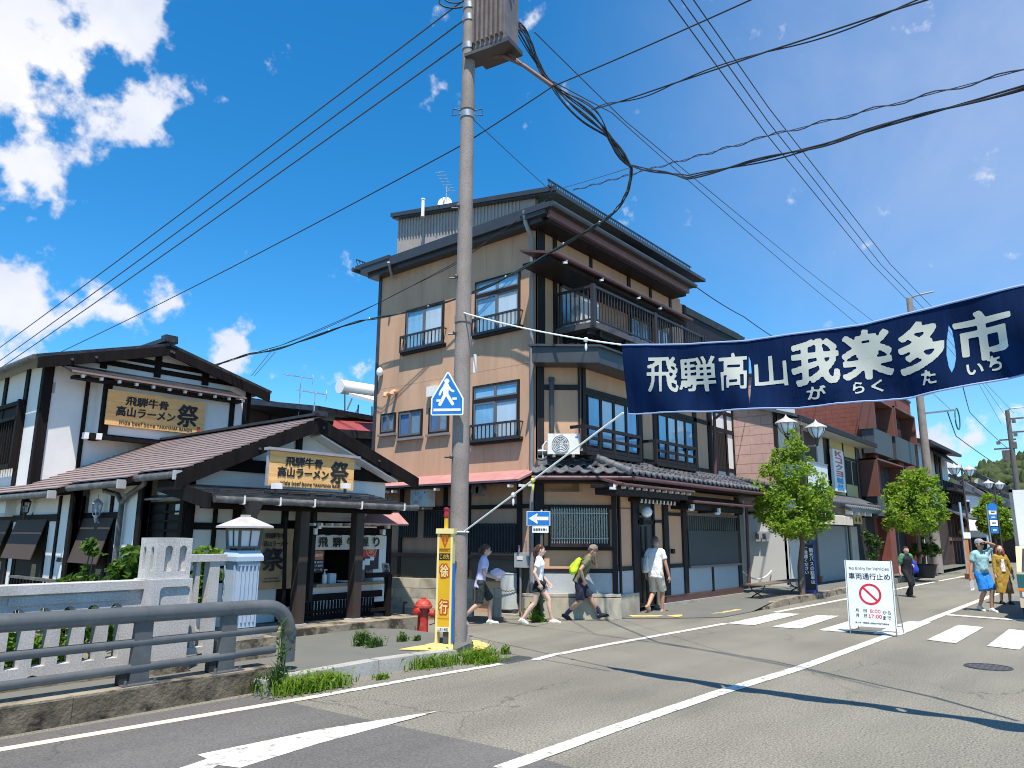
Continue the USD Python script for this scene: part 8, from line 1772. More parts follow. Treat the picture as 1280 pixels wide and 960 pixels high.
def bush(name, label, pts, n, size, seed, m=LEAFB, cat='plant', stems=5, flat=.6):
    rg = np.random.default_rng(seed); blobs = [(A(c, float), A(r_, float)) for c, r_ in pts]; lo = min(b[0][2] - b[1][2] for b in blobs); base = A([np.mean([b[0][0] for b in blobs]), np.mean([b[0][1] for b in blobs]), max(lo, 0)])
    t = Thing(name, label, cat, base); p, d = crown_points(blobs, n, rg, .2); t.part('foliage', leaves(p, size, rg, flat, d * .4), m)
    t.part('stem', J([tube([base + A([*(rg.normal(size=2) * .08), 0]), (base + c) / 2 + A([*(rg.normal(size=2) * .05), 0]), c + A([*(rg.normal(size=2) * .1), r_[2] * .5])], [.02, .014, .006], 5) for c, r_ in blobs[:8]]), BARK if m is not LEAFB else plain('green_stem', (.10, .14, .04), .7), kind='stuff')
    return t
# behind the parapet
PZ = lambda px, py, y: ony(px, py, y)
bush('vine', 'leafy vine climbing behind the parapet beside the stone pillar', [(PZ(140, 715, 9.9), (.35, .25, .2)), (PZ(155, 705, 9.9), (.25, .25, .22)), (PZ(125, 722, 9.8), (.3, .2, .12)), (PZ(112, 685, 9.9), (.08, .08, .12)), (PZ(125, 693, 9.9), (.12, .1, .1)), (PZ(100, 727, 9.8), (.2, .2, .06)), (PZ(145, 740, 9.9), (.5, .3, .3))], 900, .075, 11, leaf_mat('vine_leaf', (.09, .17, .02), (.24, .34, .05), .45))
for k, x in enumerate(np.arange(.6, 4.6, .62)):
    bush('bank_plant', f'bright green bank plant seen through the {("first", "second", "third", "fourth", "fifth", "sixth", "seventh")[k]} stretch of parapet from the left', [((x, 9.55 + .1 * (k % 2), .55), (.42, .22, .45)), ((x + .25, 10.0, .35), (.35, .3, .35))], 700, .05, 30 + k, LEAFB)
bush('fence_plant', 'green plant behind the low stone fence', [(PZ(255, 695, 9.75), (.18, .15, .14)), (PZ(258, 730, 9.8), (.22, .2, .35)), (PZ(268, 688, 9.7), (.16, .12, .05))], 700, .05, 50, LEAFB)
def weed(label, px, py, w, h, n, seed, z=0.0, m=LEAFB, tall=False, size=.028):
    """A tuft of grass blades and leaves at a point of the ground."""
    rg = np.random.default_rng(seed); o = gnd(px, py, z); t = Thing('weed', label, 'weed', o); V, Fq = [], []
    for k in range(n):
        b = o + A([rg.normal() * w * .45, rg.normal() * w * .22, 0]); a = rg.uniform(0, 2 * PI); L = h * rg.uniform(.4, 1.05); d = A([math.cos(a), math.sin(a), 0]); s = A([-d[1], d[0], 0]) * rg.uniform(.004, .011); c0 = b + d * L * .18 + A([0, 0, L * .6]); tip = b + d * L * .5 + A([0, 0, L * .9]); i = len(V)
        V += [b - s, b + s, c0 + s * .8, c0 - s * .8, tip]; Fq += [[i, i + 1, i + 2], [i, i + 2, i + 3], [i + 3, i + 2, i + 4]]
    t.part('blades', T(V, Fq), m)
    p = o + np.c_[rg.normal(size=(n, 1)) * w * .4, rg.normal(size=(n, 1)) * w * .2, np.abs(rg.normal(size=(n, 1))) * h * .35]; t.part('leaves', leaves(p, size, rg, .6), m)
    return t
weed('bright green grass tuft at the kerb end below the guard rail', 378, 862, .50, .22, 420, 60, .02); weed('bright grass against the first granite kerb stone', 408, 858, .35, .20, 260, 61, .02); weed('dark weed at the foot of the bent rail end', 335, 862, .26, .24, 110, 62, .05, LEAFD)
t = weed('tall thin flowering weed in front of the bent guard rail', 345, 858, .12, .36, 26, 63, .1, LEAFD); o = gnd(345, 858, .1)
for k in range(4):
    a = o + A([.05 * k, .03 * k, 0]); hgt = .75 - .12 * k; t.part('stalk', tube([a, a + A([.0, .0, hgt * .5]), a + A([.02, .0, hgt * .9]), a + A([.07, -.02, hgt]), a + A([.12, -.04, hgt * .93])], [.008, .007, .006, .005, .004], 5), LEAFB)
    rgk = np.random.default_rng(70 + k); t.part('leaves', leaves(a + np.c_[rgk.normal(size=40) * .03, rgk.normal(size=40) * .03, rgk.uniform(.05, hgt, 40)], .022, rgk, .6), LEAFD)
for lab, px, py, w, h, n, sd in (('leafy weed at the shop step left of the second porch post', 452, 806, .18, .28, 120, 64), ('small weed at the shop step beside the leafy one', 467, 808, .16, .2, 90, 65), ('low weed in the step joint left of the hydrant', 503, 801, .12, .14, 60, 66), ('tiny weed in the step joint nearest the hydrant', 521, 800, .1, .1, 40, 67)):
    weed(lab, px, py, w, h, n, sd, .17, leaf_mat('step_weed', (.08, .15, .025), (.17, .26, .05), .35))
for lab, px, py, w, h, n, sd in (('thin grass on the granite kerb joint', 477, 848, .14, .08, 60, 68), ('dry grass in front of the kerb below the yellow sign', 540, 832, .5, .22, 240, 71), ('broad green weed at the foot of the utility pole', 596, 826, .42, .22, 380, 72), ('low weed between the pole and the drain grate', 610, 828, .3, .10, 120, 74), ('grass tuft at the drain end of the kerb', 632, 817, .1, .16, 40, 75)):
    weed(lab, px, py, w, h, n, sd, .01)
bush('corner_plant', 'green plant at the foot of the one-way sign post', [(gnd(668, 775) + A([0, 0, .2]), (.22, .2, .22)), (gnd(673, 777) + A([0, 0, .1]), (.2, .2, .14)), (gnd(675, 775) + A([0, 0, .38]), (.1, .1, .2))], 700, .04, 76, LEAFB)
# planter shrub and climbing plant near the red building
o = gnd(1155, 718, .15); ps_ = bush('planter_shrub', 'yellow green shrub in a black pot before the utility pole', [(ond(1156, 686, 37), (.55, .55, .3)), (ond(1148, 690, 37), (.35, .35, .2)), (ond(1166, 689, 37), (.35, .35, .25)), (ond(1158, 676, 37), (.3, .3, .25))], 1500, .085, 80, leaf_mat('shrub_leaf', (.10, .16, .02), (.26, .33, .05), .4))
oo = ond(1155, 720, 37); oo[2] = .15; ps_.part('pot', lathe([(.4, 0), (.55, .55), (.62, .55), (.5, .5)], 16, oo), INK, smooth=40); ps_.part('trunk', tube([oo + A([0, 0, .4]), ond(1155, 696, 37)], .07, 7), BARK)
bush('climbing_plant', 'climbing plant in the dark recess beside the red building', [(ond(1090, 688, 31.5), (.22, .2, .6)), (ond(1096, 678, 31.5), (.15, .2, .25)), (ond(1084, 672, 31.5), (.2, .2, .3))], 450, .075, 81, leaf_mat('climber_leaf', (.06, .12, .02), (.17, .25, .05), .35))
# ================================================================== people
MF = manifold3d.Manifold
_ICO = A(trimesh.creation.icosphere(2, 1.0).vertices)


def sp_pts(p, r, sc=(1, 1, 1)):
    return _ICO * (A(sc, float) * r) + A(p, float)


def hull(*balls):
    return MF.hull_points(np.vstack([sp_pts(*b) for b in balls]))


def chain(*balls):
    m = None
    for a, b in zip(balls[:-1], balls[1:]):
        h = hull(a, b); m = h if m is None else m + h
    return m


def hem(m, h, d):
    """Cuts a garment off flat at h, square to d."""
    d = unit(d); return m.trim_by_plane(tuple(-d), float(-np.dot(d, h)))


def soft(m, L=.035, it=8):
    t = m.refine_to_length(L).to_mesh(); tm = trimesh.Trimesh(t.vert_properties[:, :3], t.tri_verts, process=True)
    trimesh.smoothing.filter_taubin(tm, lamb=.5, nu=.52, iterations=it); return tm


def ik(a, b, l1, l2, hint):
    """Middle joint of a two-bone limb from a to b, bent towards hint; also returns the reachable end."""
    a, b = A(a, float), A(b, float); d = b - a; L = np.linalg.norm(d); L2 = min(L, (l1 + l2) * .999); d = d / max(L, 1e-6); b = a + d * L2
    x = (l1 * l1 - l2 * l2 + L2 * L2) / (2 * L2); h = math.sqrt(max(l1 * l1 - x * x, 0)); n = A(hint, float) - d * np.dot(hint, d); n = n / max(np.linalg.norm(n), 1e-6)
    return a + d * x + n * h, b


def hand(w, d, palm_n, s, thumb_side, curl=.5):
    """Palm with four unequal bent fingers and a thumb; w = wrist, d = direction of the hand."""
    d = unit(d); n = unit(A(palm_n, float) - d * np.dot(palm_n, d)); t = np.cross(d, n) * thumb_side
    m = hull((w, .022 * s), (w + d * .045 * s + t * .022 * s, .018 * s), (w + d * .085 * s + t * .03 * s, .014 * s), (w + d * .082 * s - t * .03 * s, .013 * s))
    for k, (off, L, r) in enumerate(((.030, .072, .0092), (.010, .082, .0095), (-.011, .076, .0092), (-.030, .058, .0082))):
        p0 = w + d * (.080 - .004 * abs(k - 1)) * s + t * off * s; d1 = unit(d + n * curl * .7); p1 = p0 + d1 * L * .5 * s; d2 = unit(d + n * curl * 2.0); p2 = p1 + d2 * L * .5 * s; m = m + chain((p0, r * s), (p1, r * .95 * s), (p2, r * .8 * s))
    b = w + d * .025 * s + t * .024 * s; q1 = b + unit(t * .9 + d * .7 + n * .25) * .036 * s; q2 = q1 + unit(d + t * .35 + n * .5) * .032 * s
    return m + chain((b, .013 * s), (q1, .0115 * s), (q2, .0095 * s))


def person(label, foot, heading, H, pose, wear, female=False):
    """A clothed figure. Local frame: x forward, y left, z up; every length is given for a 1.75 m body and scaled to H."""
    S = H / 1.75; t = Thing('person', label, 'person', foot, heading, local=True)
    V = lambda *p: A(p, float) * S
    lean, tw = pose.get('lean', .05), pose.get('twist', 0.0)
    hipz = pose.get('hipz', .90); hx = pose.get('hipx', 0.0)
    def tor(x, y, z):
        """A point of the trunk, z above the hips, after leaning forward."""
        c, s_ = math.cos(lean), math.sin(lean); xx, zz_ = x * c + z * s_, -x * s_ + z * c; ct, st_ = math.cos(tw * z / .5), math.sin(tw * z / .5); return A([hx + xx * ct - y * st_, xx * st_ + y * ct, hipz + zz_]) * S
    sw = .165 if female else .19; hw = .095 if female else .09
    neck, head_c = tor(.0, 0, .55), tor(pose.get('headx', .03), 0, .70)
    hp = pose.get('pitch', .0); hyaw = pose.get('yaw', 0.0)
    fwd_h = unit([math.cos(hyaw) * math.cos(hp), math.sin(hyaw) * math.cos(hp), -math.sin(hp)]); lft = unit(np.cross([0, 0, 1], fwd_h)); uph = np.cross(fwd_h, lft)
    hd_ = lambda x, y, z: head_c + (fwd_h * x + lft * y + uph * z) * S
    skin = None
    def add(m):
        nonlocal skin
        skin = m if skin is None else skin + m
    legs = {}
    for side_, sg_ in (('L', 1), ('R', -1)):
        hip = A([hx, sg_ * hw, hipz - .02]) * S; ank = V(*pose['foot' + side_]); ank = A([ank[0], ank[1] + sg_ * .07 * S, ank[2] + .08 * S]); kn, ank = ik(hip, ank, .43 * S, .42 * S, (1, 0.05 * sg_, 0.15)); ft = pose.get('toe' + side_, 0.0); fd = A([math.cos(ft), 0, -math.sin(ft)])
        add(chain((hip, .082 * S), (hip * .45 + kn * .55, .070 * S), (kn, .052 * S), (kn * .68 + ank * .32 - A([.015, 0, 0]) * S, .052 * S), (ank, .036 * S)))
        add(chain((ank - A([.02, 0, .03]) * S, .034 * S), (ank + fd * .10 * S - A([0, 0, .05]) * S, .030 * S), (ank + fd * .15 * S - A([0, 0, .058]) * S, .022 * S)))
        legs[side_] = (hip, kn, ank, fd)
    hr_ = .095
    trunk = lambda e: hull((tor(-.01, hw * .75, 0), hr_ * S + e), (tor(-.01, -hw * .75, 0), hr_ * S + e), (tor(0, .06, .2), (.085 if female else .10) * S + e), (tor(0, -.06, .2), (.085 if female else .10) * S + e)) + hull((tor(0, .06, .2), (.085 if female else .10) * S + e), (tor(0, -.06, .2), (.085 if female else .10) * S + e), (tor(.01, .08, .38), .10 * S + e), (tor(.01, -.08, .38), .10 * S + e)) + hull((tor(.01, .08, .38), .10 * S + e), (tor(.01, -.08, .38), .10 * S + e), (tor(-.005, sw - .04, .49), .050 * S + e), (tor(-.005, -sw + .04, .49), .050 * S + e), (tor(-.01, 0, .52), .05 * S + e))
    belly = pose.get('belly', 0)
    add(trunk(-.006)); add(chain((neck - (neck - tor(0, 0, .45)) * .4, .058 * S), (head_c - uph * .06 * S - fwd_h * .01 * S, .05 * S)))
    # head with jaw, nose and ears
    add(hull((hd_(-.015, 0, .035), .092 * S, (1, .86, .98)), (hd_(.025, 0, -.02), .072 * S), (hd_(.045, 0, -.075), .038 * S), (hd_(-.01, 0, -.03), .075 * S)))
    add(hull((hd_(.088, 0, .0), .010 * S), (hd_(.108, 0, -.028), .013 * S), (hd_(.085, 0, -.032), .014 * S)))
    for s_ in (-1, 1):
        add(hull((hd_(-.01, s_ * .078, .012), .014 * S), (hd_(-.015, s_ * .085, -.01), .013 * S), (hd_(-.005, s_ * .078, -.03), .010 * S)))
    arms = {}
    for side_, sg_ in (('L', 1), ('R', -1)):
        sh_ = tor(-.005, sg_ * (sw - .01), .47); tgt = V(*pose['hand' + side_]); el, wr = ik(sh_, tgt, .29 * S, .26 * S, pose.get('elbow' + side_, (-.8, sg_ * .5, -.4)))
        add(chain((sh_, .052 * S), (sh_ * .5 + el * .5, .044 * S), (el, .036 * S), (el * .6 + wr * .4, .037 * S), (wr, .026 * S))); d = unit(wr - el); add(hand(wr, d, pose.get('palm' + side_, (0, -sg_, 0)), S * 1.0, sg_, pose.get('curl', .5)))
        arms[side_] = (sh_, el, wr)
    SK = mat('skin_' + wear.get('skin', 'fair'), {'fair': (.56, .33, .24), 'tan': (.42, .23, .15), 'pale': (.62, .40, .31)}[wear.get('skin', 'fair')], .5, .07, 8)
    t.part('body', soft(skin, .03 * S, 6), SK, smooth=True)
    for s_ in (-1, 1):
        t.part('eye', sphere(hd_(.083, s_ * .032, .012), .010 * S, 1, (.6, 1, .8)), INK)
    t.part('mouth', sphere(hd_(.082, 0, -.056), .016 * S, 1, (.35, 1.2, .3)), plain('lip', (.36, .10, .09), .5))
    def folds(m):
        v = A(m.vertices); m.vertices = v + A(m.vertex_normals) * ((meshkit.fbm(v * A([15, 15, 7]) + 3, 2, 4) - .5) * .034 * S)[:, None]; return m
    cl = lambda name, m, mt, **k: t.part(name, folds(soft(m, .024 * S, 5)), mt, smooth=True, **k)
    c = wear
    # hair
    HM = mat('hair_' + c['hair'], {'dark': (.022, .014, .011), 'brown': (.075, .032, .018), 'red': (.16, .045, .02), 'grey': (.10, .085, .08)}[c['hair']], .45, .3, 40, .3, 90)
    hm = hull((hd_(-.025, 0, .045), .098 * S, (1, .9, 1)), (hd_(-.045, 0, .0), .088 * S), (hd_(.01, 0, .082), .062 * S, (1, 1.05, .7))) + hull((hd_(-.045, 0, 0), .088 * S), (hd_(-.055, 0, -.05), .068 * S))
    if c.get('long'):
        hm = hm + chain((hd_(-.04, .06, .02), .055 * S), (hd_(-.03, .075, -.08), .05 * S), (hd_(-.03, .08, -.15), .035 * S)) + chain((hd_(-.04, -.06, .02), .055 * S), (hd_(-.03, -.075, -.08), .05 * S), (hd_(-.03, -.08, -.15), .035 * S)) + chain((hd_(-.06, 0, .0), .08 * S), (hd_(-.08, 0, -.14), .06 * S))
    if c.get('tail'):
        hm = hm + chain((hd_(-.12, 0, .03), .03 * S), (hd_(-.15, 0, -.02), .038 * S), (hd_(-.15, 0, -.13), .02 * S))
    if c.get('short'):
        hm = hull((hd_(-.02, 0, .05), .096 * S, (1, .9, .9)), (hd_(-.055, 0, .01), .078 * S)) 
    hp_ = cl('hair', hm, HM)
    if c.get('glasses'):
        t.part('sunglasses', J(sphere(hd_(.092, .034, .012), .026 * S, 2, (.3, 1, .75)), sphere(hd_(.092, -.034, .012), .026 * S, 2, (.3, 1, .75)), beam(hd_(.09, .03, .016), hd_(.0, .088, .018), .006 * S, .008 * S), beam(hd_(.09, -.03, .016), hd_(.0, -.088, .018), .006 * S, .008 * S)), plain('lens_black', (.01, .01, .012), .1))
    if c.get('cap'):
        k_ = cl('cap', hull((hd_(-.015, 0, .062), .104 * S, (1.02, .92, .9)), (hd_(-.03, 0, .045), .10 * S)) ^ hull((hd_(-.02, .0, .14), .12 * S), (hd_(-.2, .2, .14), .11 * S), (hd_(-.2, -.2, .14), .11 * S), (hd_(.2, .2, .14), .11 * S), (hd_(.2, -.2, .14), .11 * S)), c['cap']); cl('cap_peak', hull((hd_(.07, .05, .045), .008 * S), (hd_(.07, -.05, .045), .008 * S), (hd_(.165, .035, .028), .008 * S), (hd_(.165, -.035, .028), .008 * S)), c['cap'], under=k_)
    # top
    e = .016 * S
    top = trunk(e)
    if belly:
        top = top + hull((tor(.05, .03, .12), (.10 + belly) * S), (tor(.05, -.03, .12), (.10 + belly) * S), (tor(.03, 0, .3), .11 * S))
    sl = c.get('sleeve', .55)
    for side_ in 'LR':
        sh_, el, wr = arms[side_]; end = sh_ + (el - sh_) * min(sl, 1.0); top = top + (hem(chain((sh_, .068 * S), (sh_ + (el - sh_) * .95, .066 * S)), end, el - sh_) if sl <= 1 else chain((sh_, .068 * S), (el, .056 * S), (el + (wr - el) * (sl - 1), .045 * S)))
    drop = c.get('drop', .05)
    top = top + hull((tor(-.01, hw * .75, .08), .090 * S + e), (tor(-.01, -hw * .75, .08), .090 * S + e), (tor(-.01, hw * .8, -.2), .096 * S + e), (tor(-.01, -hw * .8, -.2), .096 * S + e)); top = hem(top, tor(0, 0, -drop), tor(0, 0, -1) - tor(0, 0, 0))
    cl(c.get('top_name', 'shirt'), top, c['top'])
    # legs' clothing
    if c.get('bottom') is not None:
        lg = hull((tor(-.01, hw * .8, .04), .103 * S), (tor(-.01, -hw * .8, .04), .103 * S), (legs['L'][0], .105 * S), (legs['R'][0], .105 * S))
        for side_ in 'LR':
            hip, kn, ank, fd = legs[side_]; ln_ = c.get('length', .8)
            if ln_ <= 1:
                fl = c.get('flare', .085) * S; q_ = hip + (kn - hip) * (ln_ + .12); lg = lg + hem(chain((hip, .100 * S), (q_, fl)), hip + (kn - hip) * ln_, kn - hip)
            else:
                lg = lg + chain((hip, .102 * S), (kn, .075 * S), (kn + (ank - kn) * (ln_ - 1), .06 * S))
        cl(c.get('bottom_name', 'shorts'), lg, c['bottom'])
    if c.get('skirt') is not None:
        z1 = c.get('skirt_z', .3); cl('long_skirt', hem(hull((tor(-.01, hw, .10), .11 * S), (tor(-.01, -hw, .10), .11 * S), (V(.06, .13, z1 - .1), .12 * S), (V(.06, -.13, z1 - .1), .12 * S), (V(-.06, .06, z1 - .1), .12 * S), (V(-.06, -.06, z1 - .1), .12 * S)), V(0, 0, z1), (0, 0, -1)), c['skirt'])
    for side_ in 'LR':
        hip, kn, ank, fd = legs[side_]; up2 = A([fd[2] * -1, 0, fd[0]])
        sm = hull((ank - fd * .035 * S - up2 * .05 * S, .040 * S), (ank - up2 * .02 * S, .042 * S), (ank + fd * .10 * S - up2 * .055 * S, .042 * S, (1, 1.05, .8)), (ank + fd * .165 * S - up2 * .062 * S, .030 * S, (1, 1.15, .8)))
        p_ = cl(c.get('shoe_name', 'shoe'), sm, c['shoe']); t.part('sole', soft(hull((ank - fd * .05 * S - up2 * .078 * S, .034 * S, (1, 1, .35)), (ank + fd * .17 * S - up2 * .078 * S, .036 * S, (1, 1, .35))), .03, 2), c.get('sole', c['shoe']), smooth=True, under=p_)
        if c.get('sock') is not None:
            cl('sock', chain((ank, .046 * S), (ank + (kn - ank) * .34, .050 * S)), c['sock'])
    return t, dict(tor=tor, head=hd_, arms=arms, legs=legs, S=S, cl=cl, V=V)


def cloth(name, col, v=.1, s=9):
    return mat('cloth_' + name, col, .85, v, s, .7, 14)


def on_ground(px, py, hx, hy, z=0.0):
    """Standing point and height of a person from the pixel between the feet and the pixel of the crown."""
    g = gnd(px, py, z); return g, float(ond(hx, hy, math.hypot(g[0], g[1]))[2]) - z


AZR = math.atan2(RIGHT[1], RIGHT[0]); AZC = math.atan2(-_f[1], -_f[0])
WHITEC, CREAMS = cloth('white', (.76, .76, .77), .04), cloth('cream_shoe', (.66, .60, .50), .08)
# woman with the pink bundle
g, h = on_ground(601, 780, 606, 683); h = 1.66
t, k = person('woman in a lilac shirt and dark green shorts carrying a pale pink bundle', g, AZR + .05, h, dict(lean=.14, pitch=.12, hipx=-.02, hipz=.885, footL=(.20, 0, 0), footR=(-.36, 0, .08), toeR=.9, handL=(.34, .10, 1.02), handR=(.30, -.12, .98), elbowL=(-1, .3, -.3), elbowR=(-1, -.3, -.3), palmL=(0, -1, .5), palmR=(0, 1, .5)),
              dict(hair='brown', tail=1, glasses=1, top=mat('cloth_lilac', (.56, .54, .78), .85, .06, 6, .3, 40), bottom=cloth('dark_green_pattern', (.030, .042, .036), .6, 22), length=.98, flare=.085, shoe=cloth('white_shoe', (.72, .74, .66), .06), sole=plain('neon_sole', (.62, .68, .10), .6), skin='fair', drop=.12), True)
bp_ = A([.36, -.02, 1.06]) * k['S']; t2 = Thing('bundle', 'pale pink bag bundle carried by the woman in the lilac shirt', 'bag', g, AZR + .05, local=True); t2.part('bag', lump(bp_, .15, 12, (1.0, .9, .75)), cloth('pale_pink', (.72, .55, .58)), smooth=True); t2.part('knot', lump(bp_ + A([.12, -.04, -.07]), .05, 14), WHITEC, smooth=True)
# woman in white shirt and black shorts
g, h = on_ground(673, 779, 669, 683); h = 1.66
t, k = person('woman in a white shirt and black shorts walking past the one-way sign', g, AZR - .02, h, dict(lean=.04, pitch=.05, hipz=.875, footL=(.30, 0, 0), footR=(-.34, 0, .02), toeR=.45, handL=(.22, .13, .86), handR=(.02, -.24, .86), elbowL=(-1, .3, -.2), palmL=(0, -1, 0)),
              dict(hair='brown', tail=1, glasses=1, top=WHITEC, bottom=cloth('black', (.012, .012, .016)), length=.42, flare=.10, shoe=CREAMS, skin='pale', drop=.02), True)
k['cl']('waist_bag', hull((k['tor'](.10, .06, .02), .05), (k['tor'](.12, .0, -.02), .05)), cloth('black', 0))
# man with cap and neon bag
g, h = on_ground(729, 775, 735, 686); h = 1.62
t, k = person('hunched man in an olive shirt and cap with a neon yellow bag', g, AZR + .02, 1.72, dict(lean=.40, pitch=.45, headx=.05, hipx=-.08, hipz=.865, footL=(.42, 0, 0), footR=(-.38, 0, .05), toeR=.55, toeL=-.15, handL=(.30, .06, 1.36), handR=(.0, -.22, .86), elbowL=(.2, .6, -1), palmL=(-1, 0, 0), curl=.8),
              dict(hair='grey', short=1, cap=cloth('taupe_cap', (.20, .16, .14)), top=cloth('olive', (.14, .14, .075), .15), bottom=cloth('navy', (.022, .024, .048), .2), length=.95, flare=.10, shoe=cloth('black', 0), sock=cloth('navy_sock', (.03, .03, .09)), skin='tan', drop=.08))
k['cl']('drawstring_bag', hull((k['tor'](-.17, .06, .40), .05), (k['tor'](-.17, -.06, .40), .05), (k['tor'](-.20, .10, .12), .08), (k['tor'](-.20, -.10, .12), .08), (k['tor'](-.24, 0, .2), .07)), cloth('neon_yellow', (.50, .72, .03), .06))
for s_ in (-1, 1):
    t.part('bag_strap', tube([k['tor'](-.13, s_ * .09, .40), k['tor'](-.02, s_ * .12, .545), k['tor'](.11, s_ * .10, .40), k['tor'](.09, s_ * .13, .2), k['tor'](-.12, s_ * .13, .1)], .012, 6), plain('black_strap', (.02, .02, .02), .8))
# man in white shirt seen from behind
g, h = on_ground(821, 767, 823, 670, .02)
t, k = person('man in a white shirt and beige shorts seen from behind at the dark door', g, math.radians(2), 1.80, dict(lean=.06, yaw=-.5, hipz=.90, footL=(-.22, .03, .10), toeL=.8, footR=(.18, .02, 0), handL=(.02, .26, .86), handR=(.08, -.30, .84), elbowR=(-1, -.6, -.2), palmR=(0, 1, 0)),
              dict(hair='grey', short=1, top=WHITEC, bottom=cloth('beige', (.52, .46, .37), .07), length=.95, flare=.095, shoe=plain('tan_sandal', (.34, .21, .12), .7), shoe_name='sandal', skin='tan', drop=.10))
k['cl']('tote_bag', hull((k['tor'](-.12, .16, .32), .04), (k['tor'](-.10, .24, .32), .04), (k['tor'](-.15, .16, .06), .07), (k['tor'](-.10, .25, .06), .07)), cloth('canvas', (.62, .60, .54)))
t.part('tote_strap', tube([k['tor'](-.12, .18, .33), k['tor'](-.02, .165, .56), k['tor'](.08, .18, .35)], .012, 6), cloth('canvas', 0))
# woman in black with green sleeves
g, h = on_ground(1137, 746, 1133, 684)
t, k = person('woman in black with short green sleeves and a blue bag walking towards the camera', g, AZC + .15, 1.58, dict(lean=.03, pitch=.1, yaw=.2, hipz=.88, footL=(-.14, -.02, .04), footR=(.16, .02, 0), toeL=.5, handL=(.14, .16, 1.05), handR=(-.02, -.26, .82), elbowL=(-1, .6, -.3), palmL=(0, -1, 0)),
              dict(hair='dark', tail=1, top=cloth('black', 0), bottom=cloth('black', 0), bottom_name='trousers', length=1.9, shoe=plain('black_sandal', (.02, .018, .018), .6), shoe_name='sandal', skin='fair', drop=.1), True)
for s_, nm in (('L', 'left'), ('R', 'right')):
    sh_, el, wr = k['arms'][s_]; k['cl']('green_sleeve', chain((sh_ + A([0, 0, .02]), .085), (sh_ * .4 + el * .6, .080)), cloth('green', (.07, .24, .12)))
k['cl']('green_back', hull((k['tor'](-.06, .13, .5), .04), (k['tor'](-.06, -.13, .5), .04), (k['tor'](-.09, .12, .25), .04), (k['tor'](-.09, -.12, .25), .04)), cloth('green', 0))
k['cl']('blue_bag', hull((k['tor'](.03, .26, .28), .06), (k['tor'](.03, .30, .02), .10), (k['tor'](.0, .22, -.02), .09)), cloth('royal_blue', (.02, .05, .42)))
# man in aqua shirt shading his eyes
g, h = on_ground(1233, 764, 1229, 672)
t, k = person('man in an aqua shirt and bright blue shorts shading his eyes with his raised arm', g, AZC + .12, 1.80, dict(lean=.02, pitch=-.05, yaw=-.1, hipz=.90, belly=.01, footL=(.14, -.03, 0), footR=(-.14, .02, .04), toeR=.3, handL=(.14, .10, 1.66), handR=(.02, -.33, .84), elbowL=(.0, 1, .25), palmL=(-.3, 0, -1), palmR=(0, 1, 0), curl=.3),
              dict(hair='grey', short=1, glasses=1, cap=cloth('grey_cap', (.30, .29, .31)), top=cloth('aqua', (.27, .46, .49), .08), bottom=cloth('bright_blue', (.015, .19, .58), .12), length=.92, flare=.11, shoe=cloth('white_shoe', 0), skin='tan', drop=.14, sleeve=.65))
sh_, el, wr = k['arms']['R']; t2 = Thing('hand_fan', 'small white paper held by the man in the aqua shirt', 'paper', g, AZC + .12, local=True); t2.part('sheet', slab([tuple(wr + A([.0, -.03, -.08])), tuple(wr + A([.10, -.02, -.10])), tuple(wr + A([.10, -.04, -.30])), tuple(wr + A([.0, -.05, -.28]))], .006), WHITEP); t2.part('fold', slab([tuple(wr + A([.02, -.035, -.29])), tuple(wr + A([.12, -.02, -.28])), tuple(wr + A([.13, -.06, -.34])), tuple(wr + A([.03, -.07, -.35]))], .005), WHITEP)
# woman in mustard
g, h = on_ground(1257, 755, 1259, 683)
MUST = cloth('mustard', (.36, .225, .035), .12)
t, k = person('woman in a long mustard coat and skirt looking up beside the man in aqua', g, AZC - .1, 1.62, dict(lean=.0, pitch=-.35, yaw=-.35, hipz=.925, footL=(.05, .04, 0), footR=(.0, -.04, 0), handL=(.03, .30, .84), handR=(.10, -.24, .86), elbowL=(-.6, 1, -.2), elbowR=(-.6, -1, -.2), palmL=(0, -1, 0), palmR=(0, 1, 0)),
              dict(hair='red', long=1, top=MUST, top_name='coat', sleeve=1.75, bottom=None, skirt=MUST, skirt_z=.32, shoe=cloth('black', 0), skin='fair', drop=.02), True)
k['cl']('white_inner', hull((k['tor'](.10, .02, .38), .03), (k['tor'](.10, -.02, .38), .03), (k['tor'](.105, .03, .05), .03), (k['tor'](.105, -.03, .05), .03)), WHITEC)
# ================================================================== overhead wires
WIRE = plain('cable_black', (.018, .018, .02), .55); WIREG = plain('cable_green', (.035, .075, .07), .5); WIRET = plain('thin_wire', (.05, .055, .07), .6)


def wire(label, pts, r=.012, sag=0.0, m=WIRE, n=26, extra=(), wob=0.0, name='cable'):
    """A cable through the points (straight pieces, each sagging a little)."""
    t = Thing(name, label, 'cable', pts[0], group=None); P_ = []
    for a, b in zip(pts[:-1], pts[1:]):
        a, b = A(a), A(b); L = np.linalg.norm(b - a)
        for s in np.linspace(0, 1, n, endpoint=False):
            P_.append(a + (b - a) * s - A([0, 0, sag * L * 4 * s * (1 - s)]) + A([0, 0, wob * math.sin(s * n * .55 * 2)]))
    P_.append(A(pts[-1])); t.part('strand', tube(P_, r, 5), m, smooth=True)
    for k, off in enumerate(extra):
        t.part('strand', tube([p + A([off[0], off[1], off[2] * math.sin(i / len(P_) * PI * off[3])]) for i, p in enumerate(P_)], r * off[4], 5), m, smooth=True)
    return t, P_


top = lambda py, d=0: polepx(580, py, d)
